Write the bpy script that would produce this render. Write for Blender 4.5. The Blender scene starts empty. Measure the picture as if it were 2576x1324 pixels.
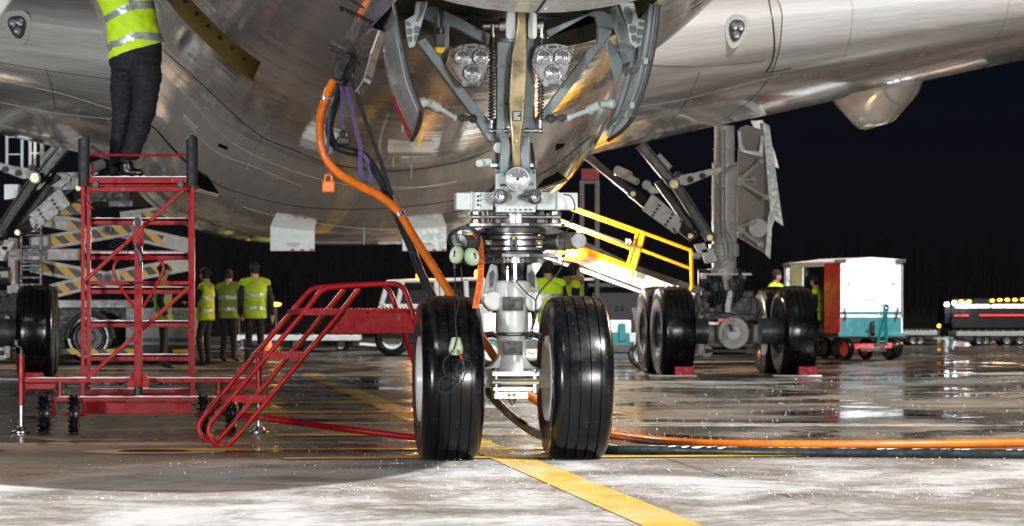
import bpy, bmesh, math, random
from mathutils import Vector, Matrix, noise
from mathutils.bvhtree import BVHTree
random.seed(7)
C = bpy.context.scene
R_ = math.radians
# ---------------------------------------------------------------- camera
F = 7740.0                      # focal length in units of a 2576 wide picture
cam_d = bpy.data.cameras.new('camera')
cam = bpy.data.objects.new('camera', cam_d)
C.collection.objects.link(cam)
cam.location = (0, 0, 1.0)
cam.rotation_euler = (R_(90), 0, 0)
cam_d.sensor_width = 36
cam_d.lens = 36 * F / 2576
cam_d.shift_y = (773 - 662) / 2576
cam_d.clip_start = 0.5
cam_d.clip_end = 3000
cam_d.dof.use_dof = True
cam_d.dof.focus_distance = 20.6
cam_d.dof.aperture_fstop = 7.0
C.camera = cam
# ---------------------------------------------------------------- sky, key light, exposure
SUN_EL, SUN_AZ = 46.0, 40.0     # degrees; azimuth measured from straight behind the camera to its right
w = bpy.data.worlds.new('World')
C.world = w
w.use_nodes = True
nt = w.node_tree
sky = nt.nodes.new('ShaderNodeTexSky')
sky.sky_type = 'NISHITA'
sky.sun_disc = False
sky.sun_elevation = R_(SUN_EL)
sky.sun_rotation = R_(180 - SUN_AZ)
sky.air_density = 1.5
sky.dust_density = 0; sky.ozone_density = 4
bg = nt.nodes['Background']
tint = nt.nodes.new('ShaderNodeMix'); tint.data_type = 'RGBA'; tint.blend_type = 'MULTIPLY'; tint.inputs[0].default_value = 1
tint.inputs[7].default_value = (.62, .64, 1.45, 1)
nt.links.new(sky.outputs[0], tint.inputs[6]); nt.links.new(tint.outputs[2], bg.inputs[0])
bg.inputs[1].default_value = 0.0005
ld = bpy.data.lights.new('floodlight_key', 'SUN')
ld.energy = 3.4
ld.angle = R_(0.9)
ld.color = (1.0, 0.985, 0.96)
lo = bpy.data.objects.new('floodlight_key', ld)
C.collection.objects.link(lo)
to_sun = Vector((math.sin(R_(SUN_AZ)) * math.cos(R_(SUN_EL)), -math.cos(R_(SUN_AZ)) * math.cos(R_(SUN_EL)), math.sin(R_(SUN_EL))))
lo.rotation_euler = to_sun.to_track_quat('Z', 'Y').to_euler()
def lamp(name, loc, energy, color, size=1.5, aim=None):
    l = bpy.data.lights.new(name, 'AREA'); l.energy = energy; l.color = color; l.size = size
    o = bpy.data.objects.new(name, l); C.collection.objects.link(o); o.location = loc
    o.rotation_euler = (Vector(loc) - Vector(aim or (0, 30, 0))).to_track_quat('Z', 'Y').to_euler()
    return o
# sodium apron lights on the terminal side, behind the aircraft
lamp('offframe_lamp', (34, 66, 18), 13000, (1.0, 0.55, 0.30), 2.0, (3, 34, 0))
lamp('offframe_lamp', (-26, 70, 20), 5000, (1.0, 0.74, 0.52), 2.0, (-4, 34, 0))
# added low fill lamps behind the camera, brightening the gear and belly
lamp('offframe_lamp', (-21, -12, 2.4), 6000, (0.96, 0.98, 1.0), 5.0, (0, 22, 2))
lamp('offframe_lamp', (13, -13, 2.2), 4200, (1.0, 0.97, 0.95), 5.0, (0, 24, 2))
C.view_settings.view_transform = 'Standard'
C.view_settings.look = 'None'
C.view_settings.exposure = 0.9
C.view_settings.gamma = 1
C.view_settings.use_curve_mapping = False

# ---------------------------------------------------------------- geometry of the place
PSI = R_(6.3)                   # the aircraft's nose points slightly to the camera's right
AL = Vector((math.cos(PSI), math.sin(PSI), 0))      # aircraft lateral, camera-right
AB = Vector((math.sin(PSI), -math.cos(PSI), 0))     # aircraft forward, towards the camera
UP = Vector((0, 0, 1))
G0 = Vector((0, 20.3, 0))       # ground under the nose axle
def AC(s, l, z):                # aircraft coordinates: s aft of the nose gear, l lateral, z up
    return G0 - AB * s + AL * l + UP * z
def W(px, py, d):               # a measured photo position at a known distance
    return Vector(((px - 1288) / F * d, d, 1.0 - (py - 773) / F * d))
CR = {'1': (948, .2847, 0, .2848), '2': (1073.3, .2703, 339.9, .2702), '3': (983.8, .4189, 626, .4188),
      '4': (0, .3513, 0, .3513), '5': (0, .5943, 339.9, .5945), '6': (465.1, .4459, 572.4, .4459),
      '7': (1413.2, .5135, 286.2, .5134), '8': (1932, .4322, 608.2, .4323), 'b1': (733.4, .3242, 71.6, .3243),
      'b3': (339.9, .3194, 286.2, .3195), 'b7': (0, .4935, 330.9, .4932), 'b8': (1395.3, .2026, 500.9, .2027),
      'w': (1502.6, .4167, 0, .4167), 'n': (930.2, .28368, 572.4, .28370), 'k': (0, .33774, 500.9, .33774), 's': (447.2, .24318, 626.1, .24317),
      'm': (1753, .20267, 697.6, .20266)}
def cp(c, x, y):
    a, b, e, f = CR[c]
    return a + b * x, e + f * y
def K(c, x, y, d):
    return W(*cp(c, x, y), d)
def sc(d):                      # metres per photo unit at distance d
    return d / F

# ---------------------------------------------------------------- materials
def nod(nt, t, **kw):
    n = nt.nodes.new(t)
    for k, v in kw.items():
        if k.startswith('i_'):
            n.inputs[int(k[2:])].default_value = v
        else:
            setattr(n, k, v)
    return n
def mth(nt, op, a, b=None, clamp=False):
    n = nt.nodes.new('ShaderNodeMath'); n.operation = op; n.use_clamp = clamp
    for i, v in enumerate((a, b)):
        if v is None: continue
        if isinstance(v, (int, float)): n.inputs[i].default_value = v
        else: nt.links.new(v, n.inputs[i])
    return n.outputs[0]
def mixc(nt, fac, a, b, blend='MIX'):
    n = nt.nodes.new('ShaderNodeMix'); n.data_type = 'RGBA'; n.blend_type = blend
    for sock, v in ((n.inputs[0], fac), (n.inputs[6], a), (n.inputs[7], b)):
        if isinstance(v, (int, float)): sock.default_value = v
        elif isinstance(v, tuple): sock.default_value = v if len(v) == 4 else (*v, 1)
        else: nt.links.new(v, sock)
    return n.outputs[2]
def ramp(nt, x, a, b, lo=0.0, hi=1.0):
    n = nt.nodes.new('ShaderNodeMapRange'); n.interpolation_type = 'SMOOTHSTEP'
    nt.links.new(x, n.inputs[0])
    n.inputs[1].default_value = a; n.inputs[2].default_value = b; n.inputs[3].default_value = lo; n.inputs[4].default_value = hi
    return n.outputs[0]
def noi(nt, vec, scale, detail=4, rough=.55, dist=0):
    n = nt.nodes.new('ShaderNodeTexNoise')
    n.inputs['Scale'].default_value = scale; n.inputs['Detail'].default_value = detail
    n.inputs['Roughness'].default_value = rough; n.inputs['Distortion'].default_value = dist
    if vec is not None: nt.links.new(vec, n.inputs['Vector'])
    return n.outputs['Fac']
def mapv(nt, src, scale=(1, 1, 1), rot=(0, 0, 0)):
    n = nt.nodes.new('ShaderNodeMapping'); nt.links.new(src, n.inputs[0])
    n.inputs['Scale'].default_value = scale; n.inputs['Rotation'].default_value = rot
    return n.outputs[0]
MATS = {}
def mat(name, col, rough=.5, metal=0., var=.25, scale=6., dirt=None, dirt_amt=.4, bump=0., bscale=40., coat=0., spec=.5, rvar=.15, emit=None, estr=0., chips=None):
    if name in MATS: return MATS[name]
    m = bpy.data.materials.new(name); m.use_nodes = True
    nt = m.node_tree; b = nt.nodes['Principled BSDF']
    tc = nod(nt, 'ShaderNodeTexCoord')
    v = tc.outputs['Object']
    n1 = noi(nt, v, scale, 5)
    dk = tuple(c * (1 - var) for c in col); lt = tuple(min(1, c * (1 + var * .6)) for c in col)
    c = mixc(nt, ramp(nt, n1, .3, .7), dk, lt)
    if dirt:
        n2 = noi(nt, v, scale * 1.7, 8, .7)
        c = mixc(nt, ramp(nt, n2, .52, .72, 0, dirt_amt), c, dirt)
    if chips:
        n4 = noi(nt, v, 38, 3, .6); n5 = noi(nt, v, 4, 2)
        c = mixc(nt, mth(nt, 'MULTIPLY', ramp(nt, n4, .63, .66), ramp(nt, n5, .45, .6)), c, chips)
    nt.links.new(c, b.inputs['Base Color'])
    n3 = noi(nt, v, scale * 3, 5)
    r = ramp(nt, n3, .25, .75, max(0, rough - rvar), min(1, rough + rvar))
    nt.links.new(r, b.inputs['Roughness'])
    b.inputs['Metallic'].default_value = metal
    b.inputs['Specular IOR Level'].default_value = spec
    b.inputs['Coat Weight'].default_value = coat
    b.inputs['Coat Roughness'].default_value = .08
    if bump:
        bn = nod(nt, 'ShaderNodeBump'); bn.inputs['Strength'].default_value = bump; bn.inputs['Distance'].default_value = .01
        nt.links.new(noi(nt, v, bscale, 6), bn.inputs['Height']); nt.links.new(bn.outputs[0], b.inputs['Normal'])
    if emit:
        b.inputs['Emission Color'].default_value = (*emit, 1); b.inputs['Emission Strength'].default_value = estr
    MATS[name] = m
    return m
# ---------------------------------------------------------------- mesh builder
def basis(axis):
    a = Vector(axis).normalized()
    t = UP if abs(a.z) < .9 else Vector((1, 0, 0))
    u = a.cross(t).normalized(); v = a.cross(u).normalized()
    return a, u, v
def crom(pts, n=6, closed=False):
    pts = [Vector(p) for p in pts]
    out = []; N = len(pts)
    for i in range(N if closed else N - 1):
        if closed: p0, p1, p2, p3 = pts[i - 1], pts[i], pts[(i + 1) % N], pts[(i + 2) % N]
        else: p0, p1, p2, p3 = pts[max(i - 1, 0)], pts[i], pts[i + 1], pts[min(i + 2, N - 1)]
        for k in range(n):
            t = k / n
            out.append(.5 * ((2 * p1) + (p2 - p0) * t + (2 * p0 - 5 * p1 + 4 * p2 - p3) * t * t + (3 * p1 - p0 - 3 * p2 + p3) * t ** 3))
    if not closed: out.append(pts[-1])
    return out
YAW = Matrix(((AL.x, -AB.x, 0), (AL.y, -AB.y, 0), (0, 0, 1)))     # columns: lateral, aft, up
class MB:
    def __init__(s):
        s.bm = bmesh.new(); s.mi = 0
    def f(s, vs):
        try:
            fc = s.bm.faces.new(vs); fc.material_index = s.mi; return fc
        except ValueError: return None
    def box(s, c, size, M=YAW):
        c = Vector(c); hx, hy, hz = (x / 2 for x in size)
        v = [s.bm.verts.new(c + M @ Vector((x * hx, y * hy, z * hz))) for x in (-1, 1) for y in (-1, 1) for z in (-1, 1)]
        for q in ((0, 1, 3, 2), (4, 6, 7, 5), (0, 4, 5, 1), (2, 3, 7, 6), (0, 2, 6, 4), (1, 5, 7, 3)): s.f([v[i] for i in q])
        return s
    def pbox(s, x0, y0, x1, y1, d, depth, c=None, M=YAW):           # box over a measured rectangle, front face at distance d
        if c: x0, y0 = cp(c, x0, y0); x1, y1 = cp(c, x1, y1)
        p = W((x0 + x1) / 2, (y0 + y1) / 2, d); k = sc(d)
        return s.box(p + M @ Vector((0, depth / 2, 0)), (abs(x1 - x0) * k, depth, abs(y1 - y0) * k), M)
    def cyl(s, p, q, r, r2=None, seg=16, caps=True):
        return s.lathe([(0, r), ((Vector(q) - Vector(p)).length, r if r2 is None else r2)], p, Vector(q) - Vector(p), seg, caps)
    def lathe(s, prof, o, axis, seg=24, caps=True):
        a, u, v = basis(axis); o = Vector(o); rings = []
        for t, r in prof:
            if r < 1e-5: rings.append([s.bm.verts.new(o + a * t)])
            else: rings.append([s.bm.verts.new(o + a * t + (u * math.cos(k * 2 * math.pi / seg) + v * math.sin(k * 2 * math.pi / seg)) * r) for k in range(seg)])
        for A, B in zip(rings, rings[1:]):
            for k in range(seg):
                k2 = (k + 1) % seg
                if len(A) == 1 and len(B) == 1: continue
                if len(A) == 1: s.f([A[0], B[k2], B[k]])
                elif len(B) == 1: s.f([A[k], A[k2], B[0]])
                else: s.f([A[k], A[k2], B[k2], B[k]])
        if caps:
            if len(rings[0]) > 1: s.f(rings[0][::-1])
            if len(rings[-1]) > 1: s.f(rings[-1])
        return s
    def tube(s, pts, r, seg=10, n=0, closed=False):
        pts = crom(pts, n, closed) if n else [Vector(p) for p in pts]
        N = len(pts); rings = []; prev = None
        for i, p in enumerate(pts):
            if closed: t = pts[(i + 1) % N] - pts[i - 1]
            else: t = pts[min(i + 1, N - 1)] - pts[max(i - 1, 0)]
            t.normalize()
            if prev is None: _, u, _ = basis(t)
            else: u = (prev - t * prev.dot(t)).normalized()
            prev = u; v = t.cross(u)
            rr = r[min(i * len(r) // N, len(r) - 1)] if isinstance(r, (list, tuple)) else r
            rings.append([s.bm.verts.new(p + (u * math.cos(k * 2 * math.pi / seg) + v * math.sin(k * 2 * math.pi / seg)) * rr) for k in range(seg)])
        prs = list(zip(rings, rings[1:])) + ([(rings[-1], rings[0])] if closed else [])
        for A, B in prs:
            for k in range(seg): s.f([A[k], A[(k + 1) % seg], B[(k + 1) % seg], B[k]])
        if not closed: s.f(rings[0][::-1]); s.f(rings[-1])
        return s
    def bar(s, p, q, wd, ht, up=UP):                                  # rectangular bar
        p = Vector(p); q = Vector(q); a = (q - p).normalized()
        side = a.cross(Vector(up))
        side = side.normalized() if side.length > 1e-4 else Vector((1, 0, 0))
        u = side.cross(a).normalized()
        M = Matrix((side, a, u)).transposed()
        return s.box((p + q) / 2, (wd, (q - p).length, ht), M)
    def plate(s, pts, th):                                            # polygon extruded by a vector
        th = Vector(th); A = [s.bm.verts.new(Vector(p)) for p in pts]; B = [s.bm.verts.new(Vector(p) + th) for p in pts]
        s.f(A[::-1]); s.f(B); N = len(A)
        for i in range(N): s.f([A[i], A[(i + 1) % N], B[(i + 1) % N], B[i]])
        return s
    def loft(s, rings, caps=True, closed=True):
        vs = [[s.bm.verts.new(Vector(p)) for p in r] for r in rings]
        for A, B in zip(vs, vs[1:]):
            n = len(A)
            for k in range(n if closed else n - 1): s.f([A[k], A[(k + 1) % n], B[(k + 1) % n], B[k]])
        if caps and closed: s.f(vs[0][::-1]); s.f(vs[-1])
        return s
    def ring(s, c, ax, R, r, seg=32, rs=8):
        a, u, v = basis(ax)
        return s.tube([Vector(c) + (u * math.cos(k * 2 * math.pi / seg) + v * math.sin(k * 2 * math.pi / seg)) * R for k in range(seg)], r, rs, closed=True)
    def ball(s, c, r, seg=16, rg=10, sq=(1, 1, 1)):
        c = Vector(c)
        def P(i, k):
            th = math.pi * i / rg; ph = 2 * math.pi * k / seg
            return c + Vector((math.sin(th) * math.cos(ph) * sq[0], math.sin(th) * math.sin(ph) * sq[1], math.cos(th) * sq[2])) * r
        top = s.bm.verts.new(P(0, 0)); bot = s.bm.verts.new(P(rg, 0))
        rr = [[s.bm.verts.new(P(i, k)) for k in range(seg)] for i in range(1, rg)]
        for k in range(seg):
            s.f([top, rr[0][k], rr[0][(k + 1) % seg]]); s.f([bot, rr[-1][(k + 1) % seg], rr[-1][k]])
        for A, B in zip(rr, rr[1:]):
            for k in range(seg): s.f([A[k], B[k], B[(k + 1) % seg], A[(k + 1) % seg]])
        return s
    def coil(s, p, q, Rc, r, turns, seg=6, per=12):
        p = Vector(p); q = Vector(q); a, u, v = basis(q - p); L = (q - p).length; N = int(turns * per)
        return s.tube([p + a * L * i / N + (u * math.cos(i * 2 * math.pi / per) + v * math.sin(i * 2 * math.pi / per)) * Rc for i in range(N + 1)], r, seg)
    def strap(s, pts, wv, th=.004, n=8):                              # flat webbing
        pts = crom(pts, n) if n else [Vector(p) for p in pts]
        wv = Vector(wv); rings = []
        for i, p in enumerate(pts):
            t = (pts[min(i + 1, len(pts) - 1)] - pts[max(i - 1, 0)]).normalized()
            nn = t.cross(wv).normalized() * th
            rings.append([p - wv / 2 - nn, p + wv / 2 - nn, p + wv / 2 + nn, p - wv / 2 + nn])
        return s.loft(rings)
    def build(s, name, m, parent=None, bevel=0., ang=35., smooth=True):
        bm = s.bm
        bmesh.ops.recalc_face_normals(bm, faces=bm.faces)
        if smooth:
            ca = R_(ang)
            for fc in bm.faces: fc.smooth = True
            for e in bm.edges:
                if len(e.link_faces) == 2 and e.calc_face_angle(0) > ca: e.smooth = False
        me = bpy.data.meshes.new(name)
        base = parent.matrix_world.translation if False else None
        # origin at the mesh's own centre
        if bm.verts:
            lo_ = Vector([min(v.co[i] for v in bm.verts) for i in range(3)]); hi_ = Vector([max(v.co[i] for v in bm.verts) for i in range(3)])
            ctr = (lo_ + hi_) / 2
            bmesh.ops.translate(bm, verts=bm.verts, vec=-ctr)
        else: ctr = Vector()
        bm.to_mesh(me); bm.free()
        for mm in (m if isinstance(m, (list, tuple)) else [m]): me.materials.append(mm)
        o = bpy.data.objects.new(name, me); C.collection.objects.link(o)
        o.location = ctr
        if parent is not None: adopt(o, parent)
        if bevel:
            bv = o.modifiers.new('bevel', 'BEVEL'); bv.width = bevel; bv.segments = 2; bv.limit_method = 'ANGLE'; bv.angle_limit = R_(40)
        return o
    def each(s, name, m, parent=None, bevel=0., ang=35., smooth=True):   # every loose piece becomes an object of its own
        bm = s.bm; seen = set(); out = []
        bm.verts.index_update(); bm.verts.ensure_lookup_table()
        for v0 in bm.verts:
            if v0.index in seen: continue
            st = [v0]; isl = []; seen.add(v0.index)
            while st:
                v = st.pop(); isl.append(v)
                for e in v.link_edges:
                    o = e.other_vert(v)
                    if o.index not in seen: seen.add(o.index); st.append(o)
            nb = MB(); mp = {v.index: nb.bm.verts.new(v.co) for v in isl}
            fs = {f for v in isl for f in v.link_faces}
            for f in fs:
                nf = nb.f([mp[v.index] for v in f.verts])
                if nf: nf.material_index = f.material_index
            out.append(nb.build(name, m, parent, bevel, ang, smooth))
        bm.free(); return out
def wmat(o):
    M = Matrix.LocRotScale(o.location, o.rotation_euler, o.scale)
    return wmat(o.parent) @ o.matrix_parent_inverse @ M if o.parent else M
def adopt(o, parent):
    o.parent = parent; o.matrix_parent_inverse = wmat(parent).inverted()
def tag(o, label=None, cat=None, group=None, kind=None):
    if label: o['label'] = label
    if cat: o['category'] = cat
    if group: o['group'] = group
    if kind: o['kind'] = kind
    return o
def thing(name, label, cat, loc, group=None, rz=0):
    o = bpy.data.objects.new(name, None); C.collection.objects.link(o)
    o.location = loc; o.rotation_euler = (0, 0, rz); o.empty_display_size = .1
    return tag(o, label, cat, group)
def copy_tree(o, parent=None):
    c = o.copy(); C.collection.objects.link(c)
    if parent is not None: c.parent = parent
    for ch in list(o.children): copy_tree(ch, c)
    return c
def place(o, loc, rz=0, label=None):
    o.location = loc; o.rotation_euler = (0, 0, rz)
    if label: o['label'] = label
    return o
def text_mesh(mb, txt, size, origin, xd, yd, th=.001, align='CENTER', shear=0):
    cu = bpy.data.curves.new('lettering', 'FONT'); cu.body = txt; cu.size = size; cu.align_x = align; cu.align_y = 'CENTER'; cu.shear = shear
    cu.resolution_u = 2
    ob = bpy.data.objects.new('lettering', cu); C.collection.objects.link(ob)
    dg = bpy.context.evaluated_depsgraph_get(); dg.update()
    me = bpy.data.meshes.new_from_object(ob.evaluated_get(dg))
    xd = Vector(xd).normalized(); yd = Vector(yd).normalized(); zd = xd.cross(yd); origin = Vector(origin)
    vs = [mb.bm.verts.new(origin + xd * v.co.x + yd * v.co.y + zd * th) for v in me.vertices]
    for p in me.polygons: mb.f([vs[i] for i in p.vertices])
    bpy.data.objects.remove(ob); bpy.data.curves.remove(cu); bpy.data.meshes.remove(me)
# ---------------------------------------------------------------- common materials
M_white = mat('white_gear_paint', (.56, .585, .575), .35, var=.08, dirt=(.25, .22, .18), dirt_amt=.25, coat=.3)
M_grey = mat('grey_gear_paint', (.20, .235, .245), .38, var=.12, dirt=(.12, .11, .10), dirt_amt=.3, coat=.2)
M_lgrey = mat('pale_grey_paint', (.45, .505, .49), .35, var=.08, dirt=(.2, .18, .15), dirt_amt=.25)
M_dgrey = mat('dark_grey_metal', (.06, .065, .07), .42, .4, dirt=(.2, .17, .12), dirt_amt=.3)
M_bronze = mat('bronze_titanium', (.36, .29, .17), .36, .75, var=.25, scale=3, dirt=(.10, .08, .05), dirt_amt=.4)
M_steel = mat('worn_steel', (.36, .355, .35), .36, 1., var=.2, scale=5, dirt=(.12, .11, .09), dirt_amt=.3, rvar=.08)
M_chrome = mat('bright_chrome', (.82, .83, .85), .10, 1., var=.06, rvar=.06)
M_black = mat('black_fittings', (.012, .013, .014), .5, var=.3)
M_rubber = mat('wet_tyre_rubber', (.004, .0045, .006), .21, var=.3, scale=5, rvar=.05, bump=.03, bscale=40, spec=.36, dirt=(.022, .0215, .021), dirt_amt=.6, chips=(.035, .035, .036))
M_seal = mat('rubber_seal', (.010, .010, .013), .45)
M_spring = mat('dark_spring_steel', (.035, .032, .03), .4, .3)
M_red = mat('red_paint', (.27, .001, .005), .36, var=.2, scale=5, dirt=(.10, .03, .03), dirt_amt=.4, coat=.05, spec=.3, chips=(.16, .13, .12))
M_yellow = mat('yellow_paint', (.85, .50, .0), .4, var=.12)
M_orange = mat('orange_cable_sheath', (.70, .15, .006), .36, var=.2, scale=8, dirt=(.16, .05, .02), dirt_amt=.5)
M_cable = mat('black_cable_sheath', (.012, .02, .024), .32, var=.3, dirt=(.12, .13, .13), dirt_amt=.25)
M_purple = mat('purple_webbing', (.085, .055, .15), .8, var=.2, scale=30, bump=.3, bscale=200)
M_blackweb = mat('black_webbing', (.02, .018, .022), .85, bump=.3, bscale=200)
M_snow = mat('fresh_snow', (.82, .84, .86), .7, var=.05, bump=.5, bscale=60)
M_text = mat('white_lettering', (.75, .75, .75), .6, var=.02)
M_btext = mat('black_lettering', (.02, .02, .02), .6, var=.02)
M_olive = mat('olive_primer', (.36, .28, .085), .5, var=.15, scale=4, dirt=(.3, .32, .3), dirt_amt=.15)
M_vest = mat('lime_safety_fabric', (.50, .78, .01), .75, var=.08, scale=14, bump=.3, bscale=60)
M_refl = mat('grey_reflective_tape', (.30, .32, .34), .35, .3, var=.1)
M_navy = mat('navy_work_cloth', (.007, .008, .013), .85, var=.3, scale=12, bump=.4, bscale=50)
M_shoe = mat('black_leather', (.008, .008, .008), .35)
M_skin = mat('skin', (.42, .23, .16), .5, var=.1)
M_hair = mat('dark_wool', (.012, .011, .012), .9)
M_teal = mat('teal_paint', (.0, .16, .18), .4, var=.15, dirt=(.12, .10, .06), dirt_amt=.3)
M_wpaint = mat('white_vehicle_paint', (.74, .75, .76), .35, var=.06, dirt=(.35, .32, .28), dirt_amt=.2, coat=.3)
M_hazy = None
def lensmat():
    m = bpy.data.materials.new('ribbed_lamp_glass'); m.use_nodes = True
    nt = m.node_tree; b = nt.nodes['Principled BSDF']
    tc = nod(nt, 'ShaderNodeTexCoord')
    v = mapv(nt, tc.outputs['Object'], (220, 3, 3))
    n = noi(nt, v, 1., 3)
    b.inputs['Metallic'].default_value = .75
    b.inputs['Roughness'].default_value = .2
    nt.links.new(mixc(nt, ramp(nt, n, .3, .7), (.10, .10, .11, 1), (.80, .81, .83, 1)), b.inputs['Base Color'])
    bn = nod(nt, 'ShaderNodeBump'); bn.inputs['Strength'].default_value = .6; bn.inputs['Distance'].default_value = .01
    nt.links.new(n, bn.inputs['Height']); nt.links.new(bn.outputs[0], b.inputs['Normal'])
    b.inputs['Coat Weight'].default_value = .6; b.inputs['Coat Roughness'].default_value = .02
    return m
M_lens = lensmat()
M_glass = mat('dark_window_glass', (.02, .022, .025), .06, 0, var=.1, rvar=.03, spec=.8)
def stripemat(name, ca, cb, per, axis=(1, 0, 1)):
    m = bpy.data.materials.new(name); m.use_nodes = True
    nt = m.node_tree; b = nt.nodes['Principled BSDF']
    tc = nod(nt, 'ShaderNodeTexCoord'); sp = nod(nt, 'ShaderNodeSeparateXYZ'); nt.links.new(tc.outputs['Object'], sp.inputs[0])
    x = mth(nt, 'ADD', mth(nt, 'MULTIPLY', sp.outputs[0], axis[0]), mth(nt, 'MULTIPLY', sp.outputs[2], axis[2]))
    fr = mth(nt, 'FRACT', mth(nt, 'DIVIDE', x, per))
    k = mth(nt, 'GREATER_THAN', fr, .5)
    n = noi(nt, tc.outputs['Object'], 9, 6, .7)
    c = mixc(nt, k, ca, cb)
    c = mixc(nt, ramp(nt, n, .55, .75, 0, .35), c, (.2, .17, .12, 1))
    nt.links.new(c, b.inputs['Base Color']); b.inputs['Roughness'].default_value = .45
    return m
M_hazard = stripemat('yellow_black_hazard_stripes', (.006, .006, .006, 1), (.72, .42, .008, 1), .34)

# ---------------------------------------------------------------- ground
def groundmat(name, paint=None):
    m = bpy.data.materials.new(name); m.use_nodes = True
    nt = m.node_tree; b = nt.nodes['Principled BSDF']
    g = nod(nt, 'ShaderNodeNewGeometry'); pos = g.outputs['Position']
    sp = nod(nt, 'ShaderNodeSeparateXYZ'); nt.links.new(pos, sp.inputs[0])
    X, Y = sp.outputs[0], sp.outputs[1]
    fine = noi(nt, pos, 18, 6, .7); mid = noi(nt, pos, 1.3, 6, .65)
    brd = noi(nt, mapv(nt, pos, (.55, .42, 1)), .75, 7, .62, .4)          # broad wet and dry sheets, drawn out across the apron
    brd2 = noi(nt, mapv(nt, pos, (.8, .55, 1)), .9, 7, .62, .5)
    conc = mixc(nt, ramp(nt, mid, .3, .7), (.125, .112, .092, 1), (.20, .184, .155, 1))
    conc = mixc(nt, ramp(nt, fine, .3, .75, 0, .5), conc, (.26, .245, .21, 1))
    # slab joints
    jx = mth(nt, 'ABSOLUTE', mth(nt, 'SUBTRACT', mth(nt, 'FRACT', mth(nt, 'DIVIDE', mth(nt, 'ADD', X, mth(nt, 'MULTIPLY', Y, .11)), 6.5)), .5))
    jy = mth(nt, 'ABSOLUTE', mth(nt, 'SUBTRACT', mth(nt, 'FRACT', mth(nt, 'DIVIDE', mth(nt, 'SUBTRACT', Y, mth(nt, 'MULTIPLY', X, .11)), 6.5)), .5))
    jt = mth(nt, 'LESS_THAN', mth(nt, 'MINIMUM', jx, jy), .0022)
    conc = mixc(nt, jt, conc, (.03, .028, .025, 1))
    far = ramp(nt, mth(nt, 'ADD', Y, mth(nt, 'MULTIPLY', mid, 1.2)), 20.6, 22.0)                                          # beyond the nose wheels the slush has melted to water
    wet = mth(nt, 'MULTIPLY', ramp(nt, brd, .38, .58), ramp(nt, far, 0, 1, .08, 1))
    pool = mth(nt, 'MULTIPLY', ramp(nt, brd2, .50, .60), ramp(nt, far, 0, 1, .05, 1))
    c = mixc(nt, mth(nt, 'MULTIPLY', wet, .9), conc, mixc(nt, .72, conc, (.0, .0, .0, 1), 'MULTIPLY'))
    c = mixc(nt, mth(nt, 'MULTIPLY', pool, .8), c, mixc(nt, .86, c, (.03, .03, .03, 1), 'MULTIPLY'))
    if paint:
        wear = ramp(nt, noi(nt, mapv(nt, pos, (5, 9, 1)), 1.0, 8, .75), .42, .66)
        c = mixc(nt, mth(nt, 'SUBTRACT', 1.0, mth(nt, 'MULTIPLY', wear, .6)), c, mixc(nt, mth(nt, 'MULTIPLY', wet, .12), (*paint, 1), tuple(x * .4 for x in paint)))
    dk = ramp(nt, Y, 42, 62, 0, .72)  # colour darkens with distance, in place of floodlight falling off
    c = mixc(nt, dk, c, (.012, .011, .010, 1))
    # snow: dense drifts before the nose gear, thin streaks and crumbs behind it
    sb = noi(nt, mapv(nt, pos, (.8, .6, 1)), 1.1, 9, .66, .6)
    ss = noi(nt, mapv(nt, pos, (3.5, 5.0, 1)), 1.6, 8, .72)
    sg = noi(nt, pos, 48, 4, .8)
    near = ramp(nt, mth(nt, 'ADD', Y, mth(nt, 'MULTIPLY', mid, 1.2)), 19.9, 21.4, 1, 0)
    amt = mth(nt, 'ADD', mth(nt, 'ADD', mth(nt, 'MULTIPLY', sb, .56), mth(nt, 'MULTIPLY', ss, .26)), mth(nt, 'MULTIPLY', fine, .18))
    s1 = mth(nt, 'MULTIPLY', ramp(nt, amt, .435, .565), near)
    dust = mth(nt, 'MULTIPLY', ramp(nt, mth(nt, 'ADD', mth(nt, 'MULTIPLY', sg, .6), mth(nt, 'MULTIPLY', amt, .4)), .49, .60), ramp(nt, near, 0, 1, .0, .9))
    st = noi(nt, mapv(nt, pos, (.05, .55, 1)), 1.7, 7, .6, .2)
    s2 = mth(nt, 'MULTIPLY', ramp(nt, mth(nt, 'ADD', mth(nt, 'MULTIPLY', st, .75), mth(nt, 'MULTIPLY', ss, .25)), .565, .63), mth(nt, 'SUBTRACT', 1, near))
    snow = mth(nt, 'MAXIMUM', mth(nt, 'MAXIMUM', s1, dust), mth(nt, 'MULTIPLY', s2, .8), True)
    snow = mth(nt, 'MULTIPLY', snow, ramp(nt, Y, 45, 75, 1, .12))  # snow fades far off as part of the same dimming
    c = mixc(nt, mth(nt, 'MULTIPLY', snow, .42 if paint else 1.0), c, (.50, .525, .545, 1))
    nt.links.new(c, b.inputs['Base Color'])
    rg = mth(nt, 'SUBTRACT', .50, mth(nt, 'MULTIPLY', wet, .34))
    rg = mth(nt, 'SUBTRACT', rg, mth(nt, 'MULTIPLY', pool, .30))
    rg = mth(nt, 'MAXIMUM', rg, .045)
    rg = mth(nt, 'ADD', rg, mth(nt, 'MULTIPLY', snow, .5), True)
    nt.links.new(rg, b.inputs['Roughness'])
    h = mth(nt, 'ADD', mth(nt, 'MULTIPLY', snow, .9), mth(nt, 'MULTIPLY', fine, .22))
    h = mth(nt, 'MULTIPLY', h, mth(nt, 'SUBTRACT', 1.0, mth(nt, 'MULTIPLY', pool, .9)))
    h = mth(nt, 'ADD', h, mth(nt, 'MULTIPLY', sg, mth(nt, 'MULTIPLY', snow, .25)))
    bn = nod(nt, 'ShaderNodeBump'); bn.inputs['Strength'].default_value = .5; bn.inputs['Distance'].default_value = .02
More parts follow.
